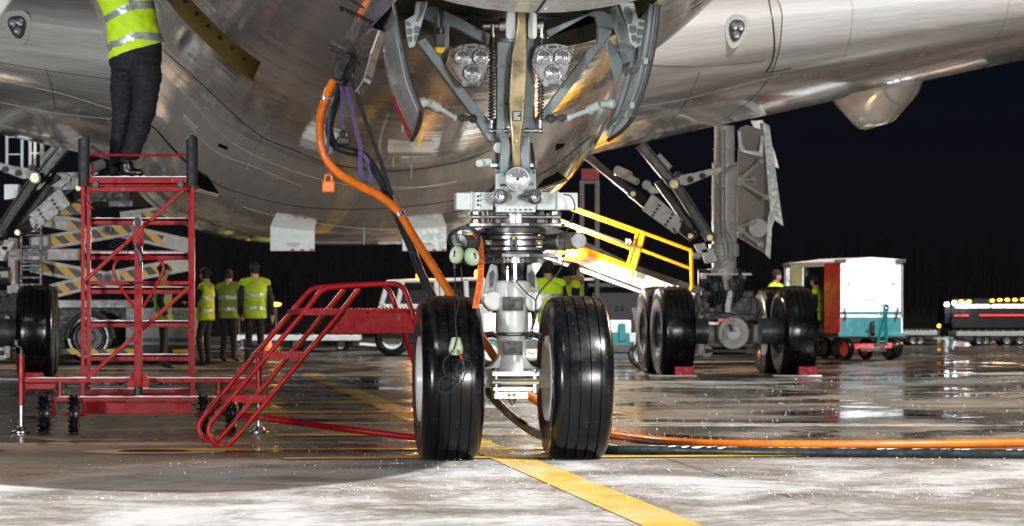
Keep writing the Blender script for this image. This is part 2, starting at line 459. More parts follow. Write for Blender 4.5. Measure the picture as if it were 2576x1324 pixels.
    nt.links.new(h, bn.inputs['Height']); nt.links.new(bn.outputs[0], b.inputs['Normal'])
    return m
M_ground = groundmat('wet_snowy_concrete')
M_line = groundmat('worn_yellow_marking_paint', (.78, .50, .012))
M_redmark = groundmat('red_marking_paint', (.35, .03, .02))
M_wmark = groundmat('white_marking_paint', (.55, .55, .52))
M_field = mat('unlit_frozen_grass', (.006, .0055, .005), .95, var=.4, scale=.05, spec=.0)  # near-black colour takes the place of floodlight not reaching the field
mb = MB(); mb.plate([(-130, -60, -.5), (130, -60, -.5), (130, 105, -.5), (-130, 105, -.5)], (0, 0, .5))
tag(mb.build('apron', M_ground, smooth=False), kind='structure')
mb = MB(); mb.loft([[(-1500, 105.01, -.02), (1500, 105.01, -.02)], [(-1500, 2600, -.02), (1500, 2600, -.02)]], closed=False)
tag(mb.build('airfield', M_field, smooth=False), kind='structure')
def sheet(name, m, pts, z):
    mb = MB(); mb.f([mb.bm.verts.new((p[0], p[1], z)) for p in pts])
    return tag(mb.build(name, m, smooth=False), kind='structure')
PL = R_(6.7)
def stand(s, l): return (-s * math.sin(PL) + l * math.cos(PL), 20.3 + s * math.cos(PL) + l * math.sin(PL))
def ground(px, py): d = F / (py - 773); return ((px - 1288) / F * d, d)
mb = MB()
sheet('stand_line', M_line, [stand(-12, -.14), stand(-12, .14), stand(26, .14), stand(26, -.14)], .004)
for (s, l0, l1, wd) in ((-.02, -1.5, 2.4, .22), (1.2, -2.6, .9, .34), (3.6, -1.4, 1.2, .25), (8.75, -1.9, .6, .55), (11.6, -2.3, 1.0, .60)):
    sheet('stop_bar', M_line, [stand(s, l0), stand(s, l1), stand(s + wd, l1), stand(s + wd, l0)], .008)
c0 = ground(390, 1137)
sheet('stand_disc', M_wmark, [(c0[0] + .50 * math.cos(a * math.pi / 12), c0[1] + .38 * math.sin(a * math.pi / 12)) for a in range(24)], .004)
sheet('stand_disc_centre', M_redmark, [(c0[0] + .24 * math.cos(a * math.pi / 12), c0[1] + .18 * math.sin(a * math.pi / 12)) for a in range(24)], .008)
# ice crumbs scattered over the apron: far too many to count
mb = MB()
rnd = random.Random(3)
def crumb(x, y, r):
    z = .012
    vs = [mb.bm.verts.new((x + r * rnd.uniform(.6, 1) * math.cos(a), y + r * rnd.uniform(.6, 1) * math.sin(a), z - .008)) for a in (0, 1.57, 3.14, 4.71)]
    t = mb.bm.verts.new((x + rnd.uniform(-.3, .3) * r, y + rnd.uniform(-.3, .3) * r, z - .004 + r * rnd.uniform(.3, .7)))
    for i in range(4): mb.f([vs[i], vs[(i + 1) % 4], t])
for i in range(5200):
    d = 16 + 30 * rnd.random() ** 1.3
    x = rnd.uniform(-.18, .18) * d
    k = noise.noise(Vector((x * .5, d * .45, 3.1)))
    if k < -.12 + .25 * (x < -1) : continue
    crumb(x, d, .0016 + .0055 * rnd.random() ** 4 * (d / 20))
for i in range(160):
    d = 19.7 + rnd.gauss(0, .7); x = rnd.uniform(-2.2, 3.8)
    crumb(x, d, .002 + .006 * rnd.random() ** 4)
tag(mb.build('ice_crumbs', M_snow, smooth=False), 'crumbs of ice and snow scattered over the wet concrete', 'snow', kind='stuff')
# ---------------------------------------------------------------- the airliner
plane = thing('airliner', 'large polished airliner parked nose-on with its gear down', 'airliner', G0)
def interp(x, xs, ys):
    if x <= xs[0]: return ys[0]
    for i in range(len(xs) - 1):
        if x <= xs[i + 1]:
            t = (x - xs[i]) / (xs[i + 1] - xs[i]); return ys[i] + (ys[i + 1] - ys[i]) * t
    return ys[-1]
def smooth_tab(xs, ys, step=.25):
    f = [Vector((x, y, 0)) for x, y in zip(xs, ys)]
    c = crom(f, 8); return [p.x for p in c], [p.y for p in c]
FS = [-6.8, -6.6, -6.1, -5.2, -4, -2.6, -1.3, 0, 1.5, 3, 5, 8, 12, 18, 26, 34, 44]
FR = [.0, .45, .9, 1.4, 1.83, 2.15, 2.38, 2.56, 2.74, 2.9, 3.03, 3.1, 3.1, 3.1, 3.1, 3.1, 2.7]
FZ = [4.1, 3.85, 3.6, 3.32, 3.08, 2.92, 2.815, 2.77, 2.72, 2.66, 2.58, 2.50, 2.45, 2.45, 2.5, 2.7, 3.8]
FS1, FR1 = smooth_tab(FS, FR); _, FZ1 = smooth_tab(FS, FZ)
def fus(s, th):
    r = max(interp(s, FS1, FR1), .01); zb = interp(s, FS1, FZ1)
    return AC(s, r * math.sin(th), zb + r - r * math.cos(th))
def skinmat(name, col, metal, rough, coat, rings, longs, streak=1.):
    m = bpy.data.materials.new(name); m.use_nodes = True
    nt = m.node_tree; b = nt.nodes['Principled BSDF']
    uv = nod(nt, 'ShaderNodeUVMap'); sp = nod(nt, 'ShaderNodeSeparateXYZ'); nt.links.new(uv.outputs[0], sp.inputs[0])
    u, v = sp.outputs[0], sp.outputs[1]
    def line(x, per, wd, off=0):
        fr = mth(nt, 'FRACT', mth(nt, 'ADD', mth(nt, 'DIVIDE', x, per), off))
        return mth(nt, 'LESS_THAN', mth(nt, 'MULTIPLY', mth(nt, 'ABSOLUTE', mth(nt, 'SUBTRACT', fr, .5)), per), wd)
    dots_v = mth(nt, 'LESS_THAN', mth(nt, 'FRACT', mth(nt, 'DIVIDE', v, .06)), .5)
    dots_u = mth(nt, 'LESS_THAN', mth(nt, 'FRACT', mth(nt, 'DIVIDE', u, .06)), .5)
    ringl = line(u, rings, .006)
    riv = mth(nt, 'MAXIMUM', mth(nt, 'MULTIPLY', mth(nt, 'MAXIMUM', line(u, rings, .006, .025), line(u, rings, .006, -.025)), dots_v),
              mth(nt, 'MULTIPLY', line(v, longs, .006, .2), dots_u))
    vec = nt.nodes.new('ShaderNodeCombineXYZ'); nt.links.new(u, vec.inputs[0]); nt.links.new(v, vec.inputs[1])
    sm = noi(nt, mapv(nt, vec.outputs[0], (.6, 3.0, 1)), 3., 7, .6)
    sm2 = noi(nt, mapv(nt, vec.outputs[0], (6., 1.2, 1)), 3., 6, .6)
    c = mixc(nt, ramp(nt, sm, .3, .75), tuple(x * .86 for x in col), tuple(min(1, x * 1.06) for x in col))
    c = mixc(nt, mth(nt, 'MULTIPLY', riv, .24), c, tuple(min(1, x * 1.5 + .1) for x in col))
    c = mixc(nt, mth(nt, 'MULTIPLY', ringl, .6), c, tuple(x * .35 for x in col))
    nt.links.new(c, b.inputs['Base Color'])
    b.inputs['Metallic'].default_value = metal
    r = ramp(nt, sm2, .25, .8, rough * .6, rough * 1.5)
    nt.links.new(mth(nt, 'ADD', r, mth(nt, 'MULTIPLY', riv, .06)), b.inputs['Roughness'])
    b.inputs['Coat Weight'].default_value = coat; b.inputs['Coat Roughness'].default_value = .06
    # oil-canning of the thin skin between frames
    oc = noi(nt, mapv(nt, vec.outputs[0], (1.9, .9, 1)), .9, 2, .4)
    of = noi(nt, mapv(nt, vec.outputs[0], (14, 2.5, 1)), 1.0, 4, .6)
    h = mth(nt, 'ADD', mth(nt, 'MULTIPLY', oc, 1.0), mth(nt, 'MULTIPLY', of, .05 * streak))
    h = mth(nt, 'SUBTRACT', h, mth(nt, 'MULTIPLY', ringl, .05))
    bn = nod(nt, 'ShaderNodeBump'); bn.inputs['Strength'].default_value = .35; bn.inputs['Distance'].default_value = .03
    nt.links.new(h, bn.inputs['Height']); nt.links.new(bn.outputs[0], b.inputs['Normal'])
    return m
M_skin_metal = skinmat('polished_grey_skin', (.85, .79, .745), .74, .08, .3, 1.62, .62)  # grey warmed in colour to carry the sodium lamps' tint
M_fair = skinmat('glossy_grey_fairing_skin', (.87, .79, .72), .48, .10, .4, 2.1, .75)  # sodium tint put into this grey as well
M_wing = skinmat('pale_grey_wing_skin', (.70, .69, .67), .42, .16, .5, 50., 50., .3)
M_lead = skinmat('bright_leading_edge_metal', (.86, .87, .88), .5, .17, .2, 2.4, 50., .3)
def grid(name, m, ss, tt, fn, parent, skip=None, uvfn=None, extra=None):
    bm = bmesh.new(); uvl = bm.loops.layers.uv.new('UVMap')
    vs = [[bm.verts.new(fn(s, t)) for t in tt] for s in ss]
    for i in range(len(ss) - 1):
        for k in range(len(tt) - 1):
            if skip and skip((ss[i] + ss[i + 1]) / 2, (tt[k] + tt[k + 1]) / 2): continue
            q = [(i, k), (i + 1, k), (i + 1, k + 1), (i, k + 1)]
            try: fc = bm.faces.new([vs[a][b] for a, b in q])
            except ValueError: continue
            fc.smooth = True
            for lp, (a, b) in zip(fc.loops, q): lp[uvl].uv = uvfn(ss[a], tt[b]) if uvfn else (ss[a], tt[b])
    bmesh.ops.remove_doubles(bm, verts=bm.verts, dist=1e-4)
    bmesh.ops.recalc_face_normals(bm, faces=bm.faces)
    if extra: extra(bm)
    tree = BVHTree.FromBMesh(bm)
    ctr = G0.copy()
    bmesh.ops.translate(bm, verts=bm.verts, vec=-ctr)
    me = bpy.data.meshes.new(name); bm.to_mesh(me); bm.free(); me.materials.append(m)
    o = bpy.data.objects.new(name, me); C.collection.objects.link(o); o.location = ctr
    adopt(o, parent)
    return o, tree
BAY0, BAY1, BAYT = -1.35, .70, R_(19.5)
ss = sorted(set([round(-6.8 + .1 * i, 3) for i in range(12)] + [round(-5.6 + .2 * i, 3) for i in range(70)] + [8.4 + .5 * i for i in range(72)] + [BAY0, BAY1]))
tt = sorted(set([R_(a) for a in range(-180, 181, 3)] + [BAYT, -BAYT]))
# cargo door opening, set later from measurement
CARGO = None
full, fus_tree = grid('fuselage', M_skin_metal, ss, tt, fus, plane)
bpy.data.objects.remove(full)
# wing to body fairing under the fuselage
GS = [11.2, 12.2, 12.9, 13.6, 14.4, 15.4, 16.6, 18, 20, 24, 28, 32, 36]
GZ = [2.75, 2.56, 2.43, 2.29, 2.13, 1.96, 1.845, 1.80, 1.81, 1.90, 2.02, 2.3, 2.9]
GA = [2.4, 2.7, 2.85, 2.98, 3.10, 3.2, 3.28, 3.33, 3.36, 3.36, 3.3, 3.1, 2.6]
GN = [2.0, 2.1, 2.25, 2.4, 2.5, 2.65, 2.8, 2.9, 3.0, 3.0, 2.9, 2.7, 2.3]
GS1, GZ1 = smooth_tab(GS, GZ); _, GA1 = smooth_tab(GS, GA); _, GN1 = smooth_tab(GS, GN)
def fair(s, th):
    a = interp(s, GS1, GA1); zb = interp(s, GS1, GZ1); n = interp(s, GS1, GN1)
    zc = 5.2; bh = zc - zb
    cx, cz = math.sin(th), math.cos(th)
    k = (abs(cx) ** n + abs(cz) ** n) ** (-1 / n)
    return AC(s, a * cx * k, zc - bh * cz * k)
fss = [11.2 + .2 * i for i in range(125)]
ftt = [R_(a) for a in range(-90, 91, 3)]
belly, fair_tree = grid('belly_fairing', M_fair, fss, ftt, fair, plane, uvfn=lambda s, t: (s, t * 3.3))
# ---- wings
WL = [1.8, 3.1, 5.0, 6.4, 7.8, 10.5, 14, 20, 29]
WS = [13.6, 14.5, 15.9, 16.85, 17.8, 19.65, 22.0, 26.2, 32.6]
WT = [28.2, 28.2, 28.3, 28.4, 28.6, 29.0, 30.0, 32.8, 37.0]
WZ = [3.9, 4.12, 4.45, 4.67, 4.88, 5.26, 5.72, 6.4, 7.3]
WD = [1.15, 1.12, .99, .90, .78, .55, .42, .3, .2]
def wsec(l):
    s0, s1, z, dp = (interp(l, WL, q) for q in (WS, WT, WZ, WD))
    lo_ = [(.0, 0), (.006, -.22), (.018, -.40), (.04, -.56), (.08, -.70), (.15, -.84), (.25, -.94), (.36, -1.0), (.5, -1.0), (.65, -.93), (.8, -.78), (.92, -.60), (1, -.45)]
    up_ = [(1, -.43), (.8, .05), (.6, .42), (.4, .62), (.25, .64), (.12, .52), (.05, .36), (.02, .22), (.006, .11)]
    return [(s0 + (s1 - s0) * a, z + dp * b) for a, b in lo_ + up_]
def wing(sg):
    ls = [1.8, 2.2, 2.7, 3.1, 3.5, 4, 4.5, 4.985, 5.0, 5.5, 6.4, 7.8, 9, 10.5, 12, 14, 17, 20, 24, 29]
    bm = bmesh.new(); uvl = bm.loops.layers.uv.new('UVMap'); vs = []
    for l in ls:
        ring = [AC(s, sg * l, z) for s, z in wsec(l)]
        pts = crom(ring, 4, closed=True)
        vs.append([bm.verts.new(p) for p in pts])
    n = len(vs[0])
    for i in range(len(ls) - 1):
        for k in range(n):
            k2 = (k + 1) % n
            fc = bm.faces.new([vs[i][k], vs[i + 1][k], vs[i + 1][k2], vs[i][k2]]); fc.smooth = True
            lead = (k < 14 or k >= n - 16)
            fc.material_index = 2 if i == 7 else (1 if lead and ls[i] >= 5 else 0)
            for lp, (a, b) in zip(fc.loops, ((i, k), (i + 1, k), (i + 1, k + 1), (i, k + 1))): lp[uvl].uv = (ls[a], b * .25)
    bm.faces.new(vs[-1])
    bmesh.ops.recalc_face_normals(bm, faces=bm.faces)
    tree = BVHTree.FromBMesh(bm)
    bmesh.ops.translate(bm, verts=bm.verts, vec=-G0)
    me = bpy.data.meshes.new('wing'); bm.to_mesh(me); bm.free()
    for mm in (M_wing, M_lead, M_black): me.materials.append(mm)
    o = bpy.data.objects.new('wing', me); C.collection.objects.link(o); o.location = G0; adopt(o, plane)
    return o, tree
wing_r, wr_tree = wing(1)
wing_l, wl_tree = wing(-1)
CAMP = Vector((0, 0, 1))
def hit(px, py, trees):
    d = (W(px, py, 10) - CAMP).normalized(); best = None
    for t in trees:
        p, n, i, ds = t.ray_cast(CAMP, d)
        if p is not None and (best is None or ds < best[2]): best = (p, n if n.dot(d) < 0 else -n, ds)
    return best
def inv_fus(p):
    q = p - G0; s = -q.dot(AB); l = q.dot(AL); r = interp(s, FS1, FR1); zb = interp(s, FS1, FZ1)
    return s, math.degrees(math.atan2(l, zb + r - p.z))
# ---- fuselage skin with the nose gear bay and the cargo door opening left open
def shear(s, t):
    dg = math.degrees(t)
    k = max(-40., min(0., dg + 30)) * .0385 if dg > -110 else -1.54 * max(0, 1 + (dg + 110) / 60)
    return k * max(0, min(1, (s - 2.2) / 2.2)) * max(0, min(1, (11 - s) / 4))
CS0, CS1 = 4.9, 6.45
ss = sorted(set(ss + [CS0, CS1]))
def fus2(s, t): return fus(s + shear(s, t), t)
fuselage, fus_tree = grid('fuselage', M_skin_metal, ss, tt, fus2, plane,
    skip=lambda s, t: (BAY0 < s < BAY1 and abs(t) < BAYT) or (CS0 < s < CS1 and R_(-93) < t < R_(-30)), uvfn=lambda s, t: (s, t * 3.1))
TREES = [fus_tree, fair_tree, wr_tree, wl_tree]
# cargo opening: reveal walls in olive primer and a dark inner panel
def rad(p, s, k):                                   # a point moved towards the fuselage axis
    r = interp(s, FS1, FR1); zb = interp(s, FS1, FZ1); ax = AC(s, 0, zb + r)
    return p + (ax - p).normalized() * k
angs = [-93 + 3 * i for i in range(22)]
mb = MB()
for sa in (CS0, CS1):
    mb.loft([[fus2(sa, R_(a)), rad(fus2(sa, R_(a)), sa, .34)] for a in angs], closed=False)
mb.build('cargo_door_reveal', M_olive, plane)
mb = MB(); mb.loft([[rad(fus2(s, R_(a)), s, .34) for s in (CS0, (CS0 + CS1) / 2, CS1)] for a in angs], closed=False)
mb.build('cargo_door_inner_panel', M_dgrey, plane)
M_comb = stripemat('brass_vent_grid', (.5, .47, .38, 1), (.30, .19, .05, 1), .06)
mb = MB(); mb.loft([[fus2(s, R_(-30)), rad(fus2(s, R_(-30)), s, .34)] for s in (CS0, CS0 + .5, CS1 - .3, CS1)], closed=False)
mb.build('cargo_door_sill', M_comb, plane)
mb = MB()
for i in range(9):
    a = R_(-33 - 2.6 * i); p = rad(fus2(CS1, a), CS1, .12) + AB * .01; mb.cyl(p, p + AB * .012, .018, seg=8)
mb.each('reveal_bolt', M_dgrey, plane)
# ---- nose gear bay liner
def fz(s, l): 
    r = interp(s, FS1, FR1); zb = interp(s, FS1, FZ1); t = math.asin(max(-1, min(1, l / r))); return zb + r - r * math.cos(t)
mb = MB(); l0 = .80; zt = 4.35
lls = [-l0 + .1 * i for i in range(17)]
for s_ in (BAY0, BAY1): mb.loft([[AC(s_, l, fz(s_, l) + .004) for l in lls], [AC(s_, l, zt) for l in lls]], closed=False)
sls = [BAY0 + (BAY1 - BAY0) * i / 8 for i in range(9)]
for l in (-l0, l0): mb.loft([[AC(q, l, fz(q, l) + .004) for q in sls], [AC(q, l, zt) for q in sls]], closed=False)
mb.f([mb.bm.verts.new(AC(q, l, zt)) for q, l in ((BAY0, -l0), (BAY0, l0), (BAY1, l0), (BAY1, -l0))])
M_bay = mat('bay_primer', (.10, .085, .05), .6, var=.3, scale=3)
mb.build('gear_bay_liner', M_bay, plane, smooth=False)
mb = MB()
for i in range(7):
    z = 2.95 + .14 * i
    for s in (-.9 + .0 * i,): mb.box(AC(BAY1 - .03, 0, z + .02), (1.5, .04, .03))
for k in (-.55, -.2, .2, .55): mb.box(AC(BAY1 - .035, k, 3.4), (.035, .05, 1.1))
mb.each('bay_frame', M_dgrey, plane, .004)
M_doorp = mat('pale_grey_door_paint', (.58, .60, .58), .3, 0., var=.05, scale=2, coat=.4, spec=.4)
for sg in (-1, 1):
    mb = MB(); mb.loft([[fus(q, R_(sg * a)) + (fus(q, R_(sg * a)) - AC(q, 0, interp(q, FS1, FZ1) + interp(q, FS1, FR1))).normalized() * .005 for a in (.15, 4, 8, 12, 16, 19.4)] for q in [-1.352 - .2 * i for i in range(17)]], closed=False)
    mb.build('forward_gear_door', M_doorp, plane)
# seam lines in the forward gear doors
mb = MB(); mb.tube([fus(-1.36 - .2 * i, 0) + UP * -.006 for i in range(12)], .009, 6)
mb.build('forward_door_seam', M_black, plane)
# ---- surface details placed on the skin
def onskin(px, py, off=.0):
    h = hit(px, py, TREES); return h[0] + h[1] * off, h[1]
def seam(name, pts, r, m, n=8, off=.0):
    P = crom([Vector((a, b, 0)) for a, b in pts], n)
    q = []
    for p in P:
        h = hit(p.x, p.y, TREES)
        if h: q.append(h[0] + h[1] * off)
    mb = MB(); mb.tube(q, r, 6); return mb.build(name, m, plane)
seam('skin_seam', [(405, 122), (500, 205), (643, 334), (740, 378), (819, 409), (900, 424), (975, 431), (1060, 424), (1163, 406), (1235, 378)], .010, M_seal, off=-.004)
seam('skin_seam', [(385, 318), (425, 360), (470, 405), (545, 462), (640, 495), (740, 517), (850, 526), (960, 524), (1060, 516), (1150, 503)], .009, M_seal)
seam('skin_seam', [(1349, 444), (1400, 414), (1440, 382), (1487, 343)], .009, M_seal)
M_line2 = mat('pale_sealant', (.48, .45, .41), .5, var=.05)
for pts in ([(655, 330), (630, 400), (600, 480), (578, 560)], [(455, 210), (420, 300), (400, 380)], [(900, 480), (890, 510), (862, 545)], [(470, 240), (560, 340), (660, 400), (800, 450), (920, 470), (1060, 470), (1150, 455)],
            [(460, 300), (540, 380), (640, 420), (760, 470)], [(610, 520), (700, 545), (860, 570), (1000, 578), (1100, 565)], [(1000, 478), (1090, 468), (1150, 458)], [(1420, 390), (1390, 440)], [(1475, 250), (1440, 340), (1410, 400)], [(1350, 340), (1420, 300), (1480, 240)]):
    seam('sealant_line', pts, .0026, M_line2)
for pts in ([(1600, 162), (1760, 168), (1920, 155)], [(1580, 270), (1700, 255), (1860, 215), (1960, 190)], [(1700, 340), (1900, 290)], [(1760, 180), (1735, 240), (1700, 300)],
            [(0, 158), (120, 178), (280, 200)], [(0, 203), (150, 235), (280, 275)], [(115, 172), (130, 220), (137, 265)], [(0, 258), (140, 285), (280, 300)]):
    seam('panel_line', pts, .005, M_line2 if pts[0][1] > 200 else M_dgrey)
seam('leading_edge_gap', [(1934, 0), (1944, 60), (1948, 120), (1940, 160), (1926, 182)], .012, M_black)
seam('leading_edge_gap', [(1926, 182), (1950, 180), (1990, 172)], .008, M_black)
def panel(name, pts, m, th=.006, off=.0):                    # a panel that follows the skin
    q = [onskin(x, y, off) for x, y in pts]
    n = sum((k[1] for k in q), Vector()).normalized()
    mb = MB(); mb.plate([k[0] for k in q], n * th); return mb.build(name, m, plane)
M_ductshade = mat('inlet_shadow_duct', (.004, .004, .004), .9, spec=.1)  # flat black plates stand in for the shade inside open ducts
def inlet(outer, lip):
    panel('ram_air_inlet', outer, M_ductshade, .012)
    q = [onskin(x, y, .015)[0] for x, y in lip]
    mb = MB(); mb.tube(q, .022, 8, 5); mb.build('inlet_lip', M_skin_metal, plane)
inlet([(498, 433), (521, 440), (540, 470), (550, 486), (520, 478), (496, 470)], [(492, 474), (520, 482), (548, 490)])
inlet([(1351, 472), (1368, 452), (1404, 432), (1415, 441), (1421, 447), (1385, 462)], [(1350, 476), (1385, 464), (1422, 450)])
panel('vent_slot', [(550, 360), (573, 369), (572, 377), (549, 368)], M_ductshade, .006)
panel('vent_slot', [(1399, 362), (1422, 361), (1415, 371), (1397, 378)], M_ductshade, .006)
panel('access_panel', [(617, 425), (700, 449), (697, 461), (613, 436)], M_fair, .004)
panel('access_panel', [(462, 288), (497, 322), (493, 336), (458, 298)], M_lgrey, .005)
def blob(name, p0, p1, dpt, m, hgt):                            # white fairing boxes under the belly
    a, n = onskin(*p0); b, _ = onskin(*p1); return a, b, n
# antenna fairing box
a, n = onskin(1030, 372)
mb = MB()
wv, hv = AL, AB
R0 = [(-.222, -.09), (.222, -.09), (.222, .09), (-.222, .09)]
mb.loft([[a + AL * x + AB * y * 2.2 + UP * .03 for x, y in R0], [a + AL * x * .97 + AB * y * 1.7 - UP * .05 for x, y in R0], [a + AL * x * .9 + AB * y * .9 - UP * .075 for x, y in R0]])
M_cream = mat('cream_antenna_fairing', (.50, .47, .40), .45, var=.06)
mb.build('antenna_fairing', M_cream, plane, .008)
def blade(px, py, h, ln, m, rake=.3):
    a, n = onskin(px, py)
    mb = MB(); mb.loft([[a + AB * y + AL * x + UP * .01 for x, y in ((0, ln), (.012, ln * .3), (.009, -ln * .6), (0, -ln), (-.009, -ln * .6), (-.012, ln * .3))],
                        [a - UP * h - AB * rake * ln * 2 + AB * y * .55 + AL * x for x, y in ((0, ln), (.008, ln * .3), (.006, -ln * .6), (0, -ln), (-.006, -ln * .6), (-.008, ln * .3))]])
    mb.build('blade_antenna', m, plane)
blade(955, 355, .30, .16, M_cream); blade(1036, 408, .16, .10, M_cream); blade(990, 408, .05, .05, M_cream)
blade(1057, 350, .08, .02, M_yellow); blade(1013, 318, .05, .05, M_lgrey); blade(916, 590, .12, .03, M_lgrey)
panel('orange_stripe_label', [(865, 205), (871, 205), (871, 211), (865, 211)], M_cream, .003)
# hanging ram air doors under the belly, white with red corner marks
M_door_red = mat('red_corner_mark', (.35, .01, .02), .5)
for (x0, x1, y0, y1) in ((680, 792, 562, 632), (1012, 1124, 562, 632)):
    d = 36.2
    mb = MB(); mb.pbox(x0, y0, x1, y1, d, .05)
    o = mb.build('ram_air_door', M_lgrey, plane, .006)
    k = (x1 - x0) / 4.2
    mb = MB()
    for i in range(5):
        xx = x0 + 2 + i * (x1 - x0 - 14) / 4; mb.pbox(xx, y1 - 5, xx + 10, y1 + .5, d - .004, .058)
    mb.each('corner_mark', M_door_red, o)
    mb = MB(); text_mesh(mb, 'CAUTION', .035, W((x0 + x1) / 2, y1 - 18, d - .012), AL, UP); text_mesh(mb, 'CAUTION', .022, W((x0 + x1) / 2, y1 - 12, d - .012), AL, UP)
    mb.build('lettering', M_door_red, o)
    for sx in (x0 + 12, x1 - 12):
        mb = MB(); mb.bar(W(sx, y0 + 4, d + .03), W(sx, y0 - 40, d + .3), .03, .03); mb.build('door_hinge', M_lgrey, o)
# black service marks stencilled ahead of the cargo door
mb = MB()
rr = random.Random(5)
for i in range(24):
    px, py = 855 + i * 4.3, 12 + i * 2.1
    hgt = rr.choice((9, 12, 14, 6))
    q = [hit(px, py, TREES), hit(px + 2.4, py + 1, TREES), hit(px + 2.4, py + 1 + hgt, TREES), hit(px, py + hgt, TREES)]
    if all(q): mb.plate([h[0] + h[1] * .002 for h in q], q[0][1] * .002)
mb.each('stencil_mark', M_black, plane)
q = [hit(x, y, TREES) for x, y in ((877, 0), (895, 0), (919, 22), (908, 19))]
if all(q):
    mb = MB(); mb.plate([h[0] for h in q], q[0][1] * .004); mb.build('static_vent', M_dgrey, plane)
# ---- landing lights in the wing roots
def rootlight(px, py):
    a, n = onskin(px, py)
    u = n.cross(UP).normalized(); u = u if u.dot(AL) > 0 else -u
    v = u.cross(n); v = v if v.z > 0 else -v
    h = thing('wing_root_light', None, None, a)
    bpy.data.objects.remove(h)
    shp = [(-.02 + .135 * math.sin(t) * (1 if math.cos(t) > -.2 else .8) , .125 * math.cos(t)) for t in [i * math.pi / 12 for i in range(24)]]
    def tri(k):   # rounded triangle, point down
        out = []
        for i in range(36):
            t = 2 * math.pi * i / 36
            r = k * (1 + .10 * math.cos(3 * (t + math.pi / 2)))
            out.append((r * math.cos(t), r * math.sin(t)))
        return out
    mb = MB(); mb.plate([a + u * x + v * y + n * .0 for x, y in tri(.20)], n * .006); o = mb.build('light_surround', M_wing, plane)
    mb = MB(); mb.plate([a + u * x + v * y + n * .004 for x, y in tri(.132)], n * .006); mb.build('light_window', M_dgrey, o)
    for (x, y) in ((-.052, .045), (.052, .045), (0, -.05)):
        c_ = a + u * x + v * y + n * .012
        mb = MB(); mb.lathe([(0, .048), (.012, .048), (.014, .043), (.004, .036), (-.0, .012), (.008, .0)], c_, n, 20, caps=False); mb.build('light_bulb', M_lens, o)
    mb = MB()
    for i in range(16):
        t = 2 * math.pi * i / 16; c_ = a + u * .168 * math.cos(t) + v * .168 * math.sin(t); mb.cyl(c_, c_ + n * .008, .005, seg=6)
    mb.each('surround_screw', M_dgrey, o)
rootlight(1851, 75); rootlight(45, 66)
# ---- flap track fairing under the starboard wing
mb = MB(); rings = []
for (s, zc, rx, rz) in ((24.6, 4.55, .05, .05), (25.2, 4.42, .28, .30), (26.0, 4.25, .42, .52), (27.2, 4.10, .46, .62), (28.6, 4.08, .46, .62), (30.0, 4.3, .36, .45), (31.4, 4.6, .12, .15)):
    rings.append([AC(s, 8.9 + rx * .80 * math.sin(t), zc + .40 - rz * math.cos(t) + (.35 if math.cos(t) < 0 else 0)) for t in [i * math.pi / 12 for i in range(24)]])
mb.loft(rings); mb.build('flap_track_fairing', M_wing, plane)
mb = MB(); rings = [[p + (p - sum(r, Vector()) / 24) * .012 for p in r] for r in rings]
mb.loft([[AC(26.1, 8.9 + .344 * math.sin(t), 4.63 - .535 * math.cos(t)) for t in [i * math.pi / 12 - math.pi / 2 for i in range(13)]], [AC(26.12, 8.9 + .346 * math.sin(t), 4.63 - .537 * math.cos(t)) for t in [i * math.pi / 12 - math.pi / 2 for i in range(13)]]], closed=False)
mb.build('fairing_joint', M_black, plane)
# ---------------------------------------------------------------- wheels
def wheel(name, c, R, w, rim_r, ax, parent, hub_m=None, grooves=4, tyre_m=None, seg=72, flush=0.):
    hw = w / 2
    prof = [(-hw * .62, rim_r), (-hw * .86, rim_r * 1.10), (-hw * .985, R * .70), (-hw, R * .80), (-hw * .96, R * .885), (-hw * .86, R * .945), (-hw * .74, R * .976)]
    gs = [(-.48 + .96 * i / (grooves - 1)) * hw * 1.05 for i in range(grooves)]
    gw = w * .011
    pts = []
    def crown(t): return R * (1 - .024 * (t / (hw * .74)) ** 2)
    tlist = [-hw * .62]
    for g in gs: tlist += [g - gw * 1.6, (g - gw, 1), (g + gw, 1), g + gw * 1.6, g + w * .08]
    tlist[-1] = hw * .62
    for t in tlist:
        pts.append((t[0], crown(t[0]) - .014) if isinstance(t, tuple) else (t, crown(t)))
    prof = prof + pts + [(-a, b) for a, b in prof[::-1]]
    ax = Vector(ax).normalized()
    mb = MB(); mb.lathe(prof, c, ax, seg, caps=False)
    for v in mb.bm.verts:                                       # the tyre flattens where it carries the load
        if v.co.z < .004: v.co.z = .004
    o = mb.build(name, tyre_m or M_rubber, parent, ang=28)
    mb = MB()
    for sg in (-1, 1):
        a = ax * sg
        mb.lathe([(hw * .62, rim_r), (hw * (.70 + flush), rim_r * 1.05), (hw * (.78 + flush), rim_r * 1.03), (hw * (.74 + flush), rim_r * .93), (hw * .45, rim_r * .82), (hw * .38, rim_r * .45), (hw * .55, rim_r * .38), (hw * .60, rim_r * .25), (hw * .60, 0)], c, a, 40, caps=False)
        for k in range(10):
            t = 2 * math.pi * k / 10; _, u, v = basis(a)
            q = Vector(c) + a * hw * .40 + (u * math.cos(t) + v * math.sin(t)) * rim_r * .62
            mb.cyl(q, q + a * .03, rim_r * .06, seg=8)
    mb.build('wheel_rim', hub_m or M_white, o)
    return o
DN = 20.3
wl_c = Vector(((1127 - 1288) * sc(DN), DN - .045, .530)); wr_c = Vector(((1446 - 1288) * sc(DN), DN + .045, .530))
for c_ in (wl_c, wr_c): wheel('nose_wheel', c_, .547, .405, .27, AL, plane, flush=.17)
